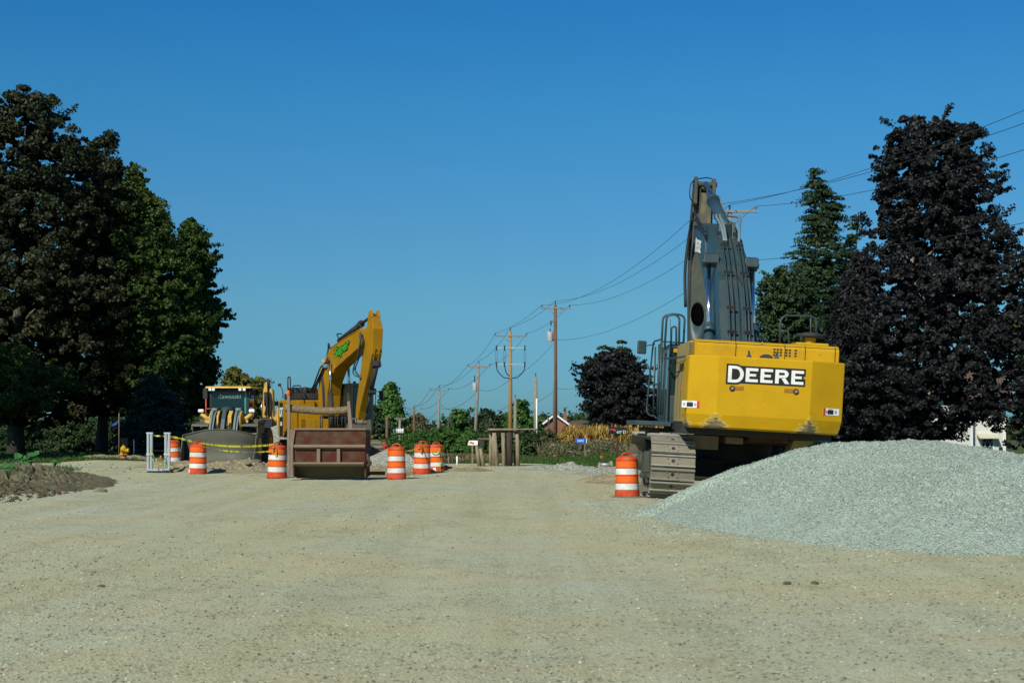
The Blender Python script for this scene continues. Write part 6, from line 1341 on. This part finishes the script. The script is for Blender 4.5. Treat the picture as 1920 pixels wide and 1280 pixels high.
mb = MB(); mb.tube([(u(525), 0, w_(780)), (u(512), -.2, w_(790)), (u(505), -.1, w_(782))], .2, 8); mb.build('boom_foot', MT['pale_yellow'], FE)
# red pump
o0 = at(722, 863, 80); p = F/80; o0.z = gzf(o0.x, 80); hz = lambda py: EYE+(HY-py)/p-o0.z
RP = thing('water_pump', 'dark red machine on a stand beside the small far drum', 'pump', o0)
mb = MB(); mb.box(-.14, .14, -.15, .15, 0, hz(850)); mb.prism([(-.15, hz(848)), (-.12, hz(829)), (.0, hz(827)), (.10, hz(833)), (.18, hz(840)), (.3, hz(842)), (.32, hz(852)), (.1, hz(856))], -.2, .2, 'y'); mb.build('casing', MT['red'], RP, bevel=.03)
mb = MB(); mb.obox((.0, -.21, hz(841)), (.16, .05, .2), (0, .4, 0)); mb.box(.12, .30, -.1, .1, 0, hz(852)); mb.build('gearbox', MT['rust_red'], RP)

# ================================================================ poles and power lines
PO = 'utility poles along the right side of the road'
def pole(label, px, py_top, Y, arm_py, arm_px, mat, r=.14, kind='single', tag_=None, py_base=None, lean=0):
    p = F/Y; x = (px-960)/p; z0 = gzf(x, Y); zt = EYE+(HY-py_top)/p; h = zt-z0
    root = thing('utility_pole', label, 'utility pole', (x, Y, z0), group=PO)
    zl = lambda py: EYE+(HY-py)/p-z0; xl = lambda q: (q-px)/p
    mb = MB(); mb.tube([(lean, 0, -.5), (lean*.5, 0, h*.5), (0, 0, h-.35)], 0, 12, [r*1.25, r, r*.75]); mb.build('shaft', mat, root)
    tips = []
    if arm_px:
        x0, x1 = xl(arm_px[0]), xl(arm_px[1]); za = zl(arm_py); rr_ = math.atan2(0, 1)
        mb = MB(); mb.box(x0, x1, -.17, -.05, za-.06, za+.06); AM = mb.build('crossarm', MT['pole_grey'] if mat != MT['pole_tan'] else MT['pole_tan'], root, bevel=.01)
        mb = MB(); mb.tube([(x0*.55, -.15, za-.05), (0, -.1, za-.55)], .02, 5); mb.tube([(x1*.55, -.15, za-.05), (0, -.1, za-.55)], .02, 5); mb.build('brace', MT['pole_grey'], AM)
        for q in (x0+.08, x1-.08):
            mb = MB(); mb.lathe([(.02, 0), (.02, .08), (.07, .09), (.045, .13), (.06, .15), (.035, .2), (.01, .21)], 10, (q, -.11, za+.06)); mb.build('insulator', MT['dark'] if Y > 90 else MT['insul'], AM)
            tips.append(Vector((x+q, Y-.11, z0+za+.25)))
    mb = MB(); mb.lathe([(.03, h-.4), (.03, h-.12), (.07, h-.1), (.045, h-.05), (.01, h)], 10); mb.build('top_insulator', MT['dark'], root)
    tips.append(Vector((x, Y, zt)))
    return root, tips, zl, xl
MT['insul'] = plain('brown_porcelain', (.25, .13, .10), .2); MT['trans'] = paint('pale_grey_enamel', (.42, .45, .45), dirt=(.25, .2, .15), amt=.5, scale=4, rough=.4)
def transformer(root, x, z, r=.24, h=.75, side=-1):
    mb = MB(); mb.cyl((x, -.05, z), (x, -.05, z+h), r, n=20); mb.cyl((x, -.05, z+h), (x, -.05, z+h+.05), r*1.06, r*.9, n=20); T_ = mb.build('transformer', MT['trans'], root, bevel=.01)
    mb = MB(); mb.lathe([(.04, h), (.06, h+.08), (.03, h+.16), (.05, h+.22), (.02, h+.3)], 10, (x, -.05, z)); mb.box(x, 0 if x < 0 else x+.01, -.08, -.02, z+.1, z+.2) if x < -.02 else None; mb.build('bushing', MT['dark'], T_)
Pl = []
r0, t0, zl, xl = pole('weathered utility pole behind the big excavator boom, its crossarm end showing right of it', 1368, 384, 75, 397, (1318, 1420), MT['pole_grey'], .15); Pl.append(t0)
r1, t1, zl, xl = pole('tall two-tone brown utility pole with a grey transformer, left of the brick house gable', 1041.5, 564, 127, 578, (1014, 1070), MT['pole_brown'], .17, lean=-.04); Pl.append(t1)
transformer(r1, xl(1031.5), zl(640), .26, .75); mb = MB(); mb.lathe([(.03, 0), (.06, .05), (.03, .12), (.06, .2), (.03, .3), (.05, .4), (.02, .45)], 8, (xl(1033), -.1, zl(611))); mb.tube([(xl(1033), -.1, zl(605)), (0, -.1, zl(603))], .02); mb.build('cutout', MT['dark'], r1)
mb = MB(); mb.cyl((-.15, -.14, -.3), (-.13, -.12, zl(640)), .045, n=8); mb.build('conduit', MT['hose_grey'], r1)
r2, t2, zl, xl = pole('tan new utility pole with two racks of cable terminals behind the timber posts', 957, 614, 144, 630, (927, 989), MT['pole_tan'], .18); Pl.append(t2)
for py in (652, 683):
    mb = MB(); mb.box(xl(930), xl(986), -.16, -.08, zl(py)-.045, zl(py)+.045); mb.build('cable_rack', MT['alu'], r2)
    for px in (931, 946, 984): MB().cyl((xl(px), -.18, zl(py)-.25), (xl(px), -.18, zl(py)+.22), .05, .07, n=8).build('terminal', MT['dark'], r2)
mb = MB()
for px, yb in ((931, 708), (946, 703), (984, 708)):
    mb.tube(curve([(xl(px), -.18, zl(684)), (xl(px+(2 if px < 957 else -2)), -.18, zl(695)), (xl((px+957)/2), -.18, zl(yb-1)), (xl(955 if px < 957 else 959), -.18, zl(yb+1))], 6), .045, 6); mb.tube([(xl(px-1.5), -.18, zl(655)), (xl(px-1.5), -.18, zl(682))], .018, 4); mb.tube([(xl(px+2), -.18, zl(655)), (xl(px+1), -.18, zl(682))], .018, 4)
mb.build('riser_cables', MT['black'], r2)
r3, t3, zl, xl = pole('grey utility pole with a pale transformer left of the white mailbox', 898, 676, 167, 687.5, (877, 920), MT['pole_grey'], .17, lean=-.5); Pl.append(t3)
transformer(r3, xl(890.5), zl(732), .27, .8); mb = MB(); mb.lathe([(.03, 0), (.07, .1), (.03, .25), (.07, .4), (.03, .6)], 8, (xl(890), -.1, zl(714))); mb.build('cutout', MT['dark'], r3)
r4, t4, zl, xl = pole('slim grey utility pole rising from the far bushes, with a tee crossarm', 824, 722, 205, 731.5, (806, 842), MT['pole_grey'], .17, lean=-.2); Pl.append(t4)
r5, t5, zl, xl = pole('small brown utility pole in front of the orange-tinged tree', 776.5, 760, 250, 768, (764, 790), MT['pole_brown'], .2); Pl.append(t5)
r6, t6, zl, xl = pole('far grey pole with a cluster of white insulators below its crossarm', 749.5, 779, 178, 784.5, (739, 762), MT['pole_grey'], .17)
mb = MB()
for px in (740, 743.5, 748, 751.5, 755.5): mb.lathe([(.06, 0), (.15, .06), (.12, .25), (.17, .38), (.1, .45)], 8, (xl(px), -.3, zl(812))); mb.cyl((xl(px+1), -.3, zl(806)), (xl(px), -.3, zl(803)), .07, n=8)
mb.build('capacitor_cluster', MT['white'], r6)
r7, _, zl, xl = pole('dark brown pole without crossarm against the airy cottonwood', 725.5, 773, 176, 0, None, MT['pole_brown'], .19)
r8, _, zl, xl = pole('bare grey pole stub without wires right of the tan pole', 966, 739, 170, 0, None, MT['pole_grey'], .19)
r9, _, zl, xl = pole('bare pole with a white lower conduit left of the brick house roof', 1004.5, 699, 135, 0, None, MT['pole_grey'], .17)
mb = MB(); mb.cyl((.08, -.16, -.2), (.08, -.14, zl(747)), .065, n=10); mb.build('conduit', MT['white'], r9)
MT['wire'] = plain('dark_cable', (.03, .03, .03), .6)
def wire(label, pts, sags, r=.011):
    mb = MB(); P = []
    for i_ in range(len(pts)-1):
        a, c = Vector(pts[i_]), Vector(pts[i_+1]); s = sags[i_] if i_ < len(sags) else sags[-1]
        for k in range(14):
            t_ = k/14; P.append(a.lerp(c, t_)-Vector((0, 0, s*4*t_*(1-t_))))
    P.append(Vector(pts[-1])); rr_ = [max(r, q.y*.00010) for q in P]
    mb.tube(P, r, 5, rr_); return tag(mb.build('power_line', MT['wire'], None), label, 'power line', 'power lines strung along the utility poles')
E0 = [at(2120, 120, 44), at(2120, 158, 44), at(2120, 214, 44), at(2120, 378, 44)]
wire('topmost power line crossing the tallest purple maple', [E0[0], t0[2], t1[2], t2[2], t3[2], t4[2], t5[2]], [.5, 1.1, .3, .5, .8, .9])
wire('second power line from the top across the tallest purple maple', [E0[1], t0[0], t1[0], t2[0], t3[0], t4[0], t5[0]], [.5, 1.2, .3, .5, .9, .9])
wire('third power line from the top across the tallest purple maple', [E0[2], t0[1], t1[1], t2[1], t3[1], t4[1], t5[1]], [.5, 1.2, .4, .6, .9, .9])
wire('lowest cable crossing the middle of the tallest purple maple and sloping down the pole line', [E0[3], at(1370, 490, 75), at(1043, 637, 127), at(956, 711, 144), at(899, 730, 167), at(824, 765, 205), at(776, 790, 250)], [.3, 1.0, .4, .5, .8, .9])
wire('lower service cable sagging from the tall brown pole to the bare grey stub', [at(1075, 728, 120), at(1043, 728, 127), at(967, 748, 170), at(899, 772, 167), at(826, 758, 205)], [.05, .8, .6, .6])

# ================================================================ timber stand, mailboxes, sign
o0 = at(963, 873, 58.5); p = F/58.5; o0.z = gzf(o0.x, 58.5)
TS = thing('timber_stand', 'rough log posts carrying long flat timbers at the road edge', 'timber stand', o0)
x_ = lambda px: (px-963)/p; z_ = lambda py: EYE+(HY-py)/p-o0.z
for px, pb, pt_, w, yy, mt, ln in ((920, 868, 813, .068, .2, 'post', .0), (925.6, 869, 810, .064, .1, 'post', -.0), (932.5, 872, 811, .082, -.05, 'post', -.06), (945.2, 873, 811, .074, -.1, 'post', -.02), (954.5, 873, 809, .125, .05, 'shaded_post', 0), (966, 870, 812, .05, .3, 'shaded_post', .02), (971.3, 863, 809, .076, .1, 'post', -.02)):
    mb = MB(); mb.tube([(x_(px), yy, z_(pb)-.25), (x_(px)+ln, yy, (z_(pb)+z_(pt_))/2), (x_(px)+ln*2, yy, z_(pt_))], w, 12, [w*1.15, w, w*.9]); mb.build('post', MT[mt], TS)
mb = MB(); mb.loft([[(x_(914.5), -.15, z_(806.5)), (x_(914.5), .2, z_(806.5)), (x_(914.5), .2, z_(803)), (x_(914.5), -.15, z_(803))], [(x_(1007), -.15, z_(805)), (x_(1007), .2, z_(805)), (x_(1007), .2, z_(803.2)), (x_(1007), -.15, z_(803.2))]]); mb.build('top_timber', MT['post'], TS, bevel=.01)
mb = MB(); mb.box(x_(918), x_(975), .0, .3, z_(811.5), z_(807)); mb.build('under_timber', MT['dark_wood'] if 'dark_wood' in MT else MT['pole_brown'], TS)
mb = MB(); mb.box(x_(895), x_(975), .35, .55, z_(824.5), z_(820.5)); mb.build('low_timber', MT['pole_brown'], TS, bevel=.01)
o0 = at(896, 868, 58.5); o0.z = gzf(o0.x, 58.5); q0 = o0
MBX = thing('mailbox', 'white mailbox with a red flag on splayed wooden legs left of the timber posts', 'mailbox', o0)
x_ = lambda px: (px-896)/p; z_ = lambda py: EYE+(HY-py)/p-q0.z
def mail_profile(w, h, n_=8): return [(-w, 0), (w, 0)]+[(w*math.cos(a), h*.5+w*math.sin(a)) for a in [math.pi*k/n_ for k in range(n_+1)]]
mb = MB(); mb.prism(mail_profile(.09, .18), x_(879), x_(896), 'x'); o = mb.build('box', MT['white'], MBX, bevel=.01); o.location.z = z_(834.5)
mb = MB(); mb.obox((x_(885), -.10, z_(829.5)), (.16, .01, .06), (0, .25, 0)); mb.build('flag', MT['red_frame'], MBX)
mb = MB(); mb.obox((x_(879), -.02, z_(831)), (.05, .14, .12), (0, .4, 0)); mb.build('door', MT['white'], MBX)
for a_, c_ in (((893.5, 834), (899, 869)), ((901, 840), (906.5, 869))):
    mb = MB(); mb.tube([(x_(a_[0]), 0, z_(a_[1])), (x_(c_[0]), -.05, z_(c_[1])-.1)], .07, 10, [.06, .075]); mb.build('leg', MT['post'], MBX)
mb = MB(); mb.loft([[(x_(896), .02, z_(828)), (x_(907), .02, z_(826)), (x_(907), .2, z_(826)), (x_(896), .2, z_(828))], [(x_(896), .02, z_(831)), (x_(907), .02, z_(840)), (x_(907), .2, z_(840)), (x_(896), .2, z_(831))]]); mb.build('shelf', MT['dark'], MBX)
YB = 55.0; p2 = F/YB; o0 = at(1156, 877, YB)
BX = thing('mailbox', 'black mailbox with white numbers on a thin rusty post left of the big excavator', 'mailbox', o0)
zc = (877-814)/p2
mb = MB(); mb.prism(mail_profile(.125, .26), -.30, .32, 'x'); o = mb.build('box', plain('black_enamel', (.012, .016, .018), .3), BX, bevel=.012); o.location = (.03, 0, zc); o.rotation_euler = (0, R(2), 0)
mb = MB(); mb.tube([(0, 0, -.2), (.02, 0, zc*.5), (0, 0, zc)], .032, 8); mb.build('post', MT['rust_red'], BX); mb = MB(); mb.box(-.08, .08, -.08, .08, zc-.04, zc); mb.build('bracket', MT['dark'], BX)
mb = MB(); mb.prism([(-.25, zc+.19), (-.08, zc+.19), (-.03, zc+.14), (-.07, zc+.10), (-.12, zc+.15), (-.25, zc+.16)], -.137, -.128, 'y'); mb.build('flag', plain('pinkish_red', (.6, .03, .05), .5), BX)
text_mesh('437', .12, .003, 'number', plain('pale_green_digits', (.35, .6, .5), .5), BX, Matrix.Translation((.07, -.13, zc+.075)) @ Matrix.Rotation(R(90), 4, 'X'), shear=.2)
mb = MB(); mb.box(.22, .31, -.131, -.127, zc+.03, zc+.14); mb.build('digit_plate', MT['letter_white'], BX)
text_mesh('8', .13, .003, 'number', MT['letter_black'], BX, Matrix.Translation((.265, -.134, zc+.085)) @ Matrix.Rotation(R(90), 4, 'X'))
YS = 73.0; p3 = F/YS; o0 = at(1096.5, 864, YS); zb = gzf(o0.x, YS); o0.z = zb; hs_ = EYE+(HY-830)/p3-zb
HS = thing('house_number_sign', 'small blue house number sign on a thin post in front of the corn', 'sign', o0)
mb = MB(); mb.box(-.03, .03, -.02, .02, -.2, hs_+.2); mb.build('post', MT['plank'], HS)
mb = MB(); mb.box(-.42, .06, -.05, -.03, hs_, hs_+.2); mb.build('sign_plate', plain('sign_blue', (.015, .10, .62), .4), HS, bevel=.004)
text_mesh('5441', .17, .004, 'number', plain('pale_cyan_digits', (.45, .72, .85), .5), HS, Matrix.Translation((-.19, -.055, hs_+.10)) @ Matrix.Rotation(R(90), 4, 'X'))
mb = MB(); mb.box(.06, .09, -.06, -.02, hs_-.01, hs_+.21); mb.build('edge_strip', MT['white'], HS)
# broken concrete block with a pipe end, flags
o0 = at(1133, 880, 54); o0.z = gzf(o0.x, 54)+.02; p4 = F/54
CBK = thing('concrete_block', 'broken concrete block holding a short grey pipe at the foot of the black mailbox', 'concrete block', o0)
mb = MB(); mb.loft([[(-.22, -.15, -.05), (.45, -.15, -.05), (.5, .3, -.05), (-.2, .3, -.05)], [(-.22, -.12, .14), (.42, -.1, .12), (.45, .28, .13), (-.18, .28, .16)]]); mb.loft([[(-.24, -.1, .12), (-.12, -.1, .12), (-.1, .2, .12), (-.22, .2, .12)], [(-.2, -.05, .27), (-.13, -.05, .27), (-.13, .1, .26), (-.18, .1, .27)]]); mb.build('block', MT['rockl'], CBK, bevel=.015)
mb = MB(); mb.cyl((-.12, .02, .19), (.2, .02, .19), .055, n=14); mb.build('pipe', MT['alu'], CBK)
mb = MB(); mb.cyl((.2, .02, .19), (.3, .02, .21), .12, n=9); mb.build('pipe_collar', MT['sand'], CBK, bevel=.02)
for px, py, mt, lb in ((1125, 855, 'red_frame', 'small orange marking flag in the grass left of the black mailbox'), (1038, 851, 'red_frame', 'small orange marking flag in the grass at the tall brown pole')):
    o0 = at(px, py+8, 62 if px > 1100 else 80); q = thing('marking_flag', lb, 'flag', o0, group='orange marking flags'); mb = MB(); mb.cyl((0, 0, -.1), (0, 0, .18), .006, n=6); mb.build('wire_stem', MT['dark'], q); mb = MB(); mb.add([(0, 0, .19), (0, 0, .08), (.06, -.02, .07), (.12, .02, .09), (.12, .02, .18), (.06, -.02, .20)], [(0, 1, 2, 5), (5, 2, 3, 4)]); mb.build('flag_cloth', MT[mt], q)

# ================================================================ houses
YH = 300.0; p = F/YH; o0 = at(1040, 800, YH); o0.z = gzf(o0.x, YH)
HB = thing('brick_house', 'brick house with a white-trimmed gable beyond the corn, left of the round purple maple', 'house', o0)
x_ = lambda px: (px-1040)/p; z_ = lambda py: EYE+(HY-py)/p-o0.z
zr, ze = z_(777), z_(801)
m, t, b = new_mat('brown_shingles'); nz = noise_node(t, 6, 4, .7, stretch=(1, 1, 4)); r = ramp(t, nz.outputs[0], [(.3, (.055, .035, .028)), (.7, (.12, .08, .065))]); t.links.new(r.outputs[0], b.inputs['Base Color']); b.inputs['Roughness'].default_value = .95; MT['shingle'] = m
mb = MB(); mb.prism([(x_(1012), 0), (x_(1071), 0), (x_(1071), z_(803)), (x_(1041), zr-.15), (x_(1012), z_(803))], 0, 8, 'y'); mb.box(x_(985), x_(1012), 3, 10, 0, z_(802)); mb.box(x_(1071), x_(1118), 3, 10, 0, z_(803)); mb.build('wall', MT['brick'], HB)
mb = MB(); 
for s_, xe in ((-1, 1006), (1, 1077)):
    mb.add([(x_(1041), -.6, zr), (x_(xe), -.6, ze-.25), (x_(xe), -.6, ze-.05), (x_(1041), -.6, zr+.2), (x_(1041), 10, zr), (x_(xe), 10, ze-.25), (x_(xe), 10, ze-.05), (x_(1041), 10, zr+.2)], [(0, 1, 2, 3), (4, 7, 6, 5), (3, 2, 6, 7), (0, 4, 5, 1), (1, 5, 6, 2)])
mb.add([(x_(980), 2, z_(802)), (x_(1040), 2, z_(802)), (x_(1036), 6.5, z_(785)), (x_(980), 6.5, z_(787)), (x_(980), 11, z_(802)), (x_(1040), 11, z_(802))], [(0, 1, 2, 3), (3, 2, 5, 4), (0, 3, 4)])
mb.add([(x_(1045), 2, z_(803)), (x_(1125), 2, z_(803)), (x_(1122), 6.5, z_(789)), (x_(1045), 6.5, z_(788)), (x_(1125), 11, z_(803)), (x_(1045), 11, z_(803))], [(0, 1, 2, 3), (3, 2, 4, 5), (1, 4, 2)])
RF = mb.build('roof', MT['shingle'], HB)
mb = MB()
for xe in (1006, 1077): mb.add([(x_(1041), -.72, zr-.15), (x_(xe), -.72, ze-.42), (x_(xe), -.72, ze+.0), (x_(1041), -.72, zr+.27), (x_(1041), -.55, zr-.15), (x_(xe), -.55, ze-.42), (x_(xe), -.55, ze+.0), (x_(1041), -.55, zr+.27)], [(0, 1, 2, 3), (4, 7, 6, 5), (3, 2, 6, 7), (0, 4, 5, 1), (1, 5, 6, 2)])
mb.build('fascia', MT['white'], RF)
mb = MB(); mb.box(x_(1058.5), x_(1064.5), 4.5, 5.2, z_(792), z_(771)); CH = mb.build('chimney', MT['brick'], RF); mb = MB(); mb.cyl((x_(1061.5), 4.8, z_(771)), (x_(1061.5), 4.8, z_(763)), .13, n=8); mb.tube([(x_(1055), 4.8, z_(764)), (x_(1068), 4.8, z_(763))], .03); mb.build('antenna', MT['dark'], CH)
m, t, b = new_mat('white_clapboard'); tc = t.nodes.new('ShaderNodeTexCoord'); wv = t.nodes.new('ShaderNodeTexWave'); wv.bands_direction = 'Z'; wv.wave_profile = 'SAW'; wv.inputs['Scale'].default_value = 1.25; t.links.new(tc.outputs['Object'], wv.inputs[0])
bp = t.nodes.new('ShaderNodeBump'); bp.inputs['Strength'].default_value = 1; bp.inputs['Distance'].default_value = .06; t.links.new(wv.outputs[1], bp.inputs['Height']); t.links.new(bp.outputs[0], b.inputs['Normal'])
b.inputs['Base Color'].default_value = (.74, .77, .76, 1); b.inputs['Roughness'].default_value = .6; MT['siding'] = m
YW = 113.0; p = F/YW; o0 = at(1720, 850, YW); o0.z = gzf(o0.x, YW)
HW = thing('white_house', 'white clapboard house with a lattice window half hidden behind the purple maples', 'house', o0)
x_ = lambda px: (px-1720)/p; z_ = lambda py: EYE+(HY-py)/p-o0.z
mb = MB(); mb.box(x_(1560), x_(1823), 0, 7, 0, z_(745)); mb.box(x_(1823), x_(1892), .9, 7, 0, z_(752)); HWW = mb.build('wall', MT['siding'], HW)
mb = MB(); mb.box(x_(1821), x_(1824), -.03, .03, 0, z_(745)).box(x_(1845), x_(1848.5), .84, .9, 0, z_(815)).box(x_(1868), x_(1871), .84, .9, 0, z_(815)).box(x_(1888), x_(1893), .84, .9, 0, z_(760)); mb.build('corner_boards', MT['white'], HW)
mb = MB(); mb.box(x_(1848.5), x_(1868), .86, .9, z_(846), z_(822)); WN = mb.build('window', MT['black'], HW)
mb = MB(); x0, x1, zt, zb_ = x_(1848.5), x_(1868), z_(822), z_(846); wd = x1-x0
for k in (0, 1):
    for s_ in (0, 1): mb.tube([(x0+wd*(k*.5+s_*.5), .83, zt), (x0+wd*(k*.5+(1-s_)*.5), .83, zb_)], .022, 4)
mb.build('lattice', MT['white'], WN)
mb = MB(); mb.prism([(.9, z_(812)), (.2, z_(820)), (.2, z_(822)), (.9, z_(818))], x_(1838), x_(1876)); mb.build('window_hood', plain('cream_paint', (.55, .52, .42), .6), HW)
mb = MB(); mb.box(x_(1880), x_(1886), .78, .9, 0, z_(838)); mb.build('door', MT['black'], HW)
mb = MB(); mb.prism([(-.5, z_(745)), (3.5, z_(690)), (7.5, z_(745)), (7.5, z_(749)), (-.5, z_(749))], x_(1550), x_(1900)); mb.build('roof', MT['shingle'], HW)
for px0, px1 in ((1640, 1665), (1720, 1745)):
    mb = MB(); mb.box(x_(px0), x_(px1), -.04, -.01, z_(815), z_(770)); mb.build('window', MT['glass'], HW)
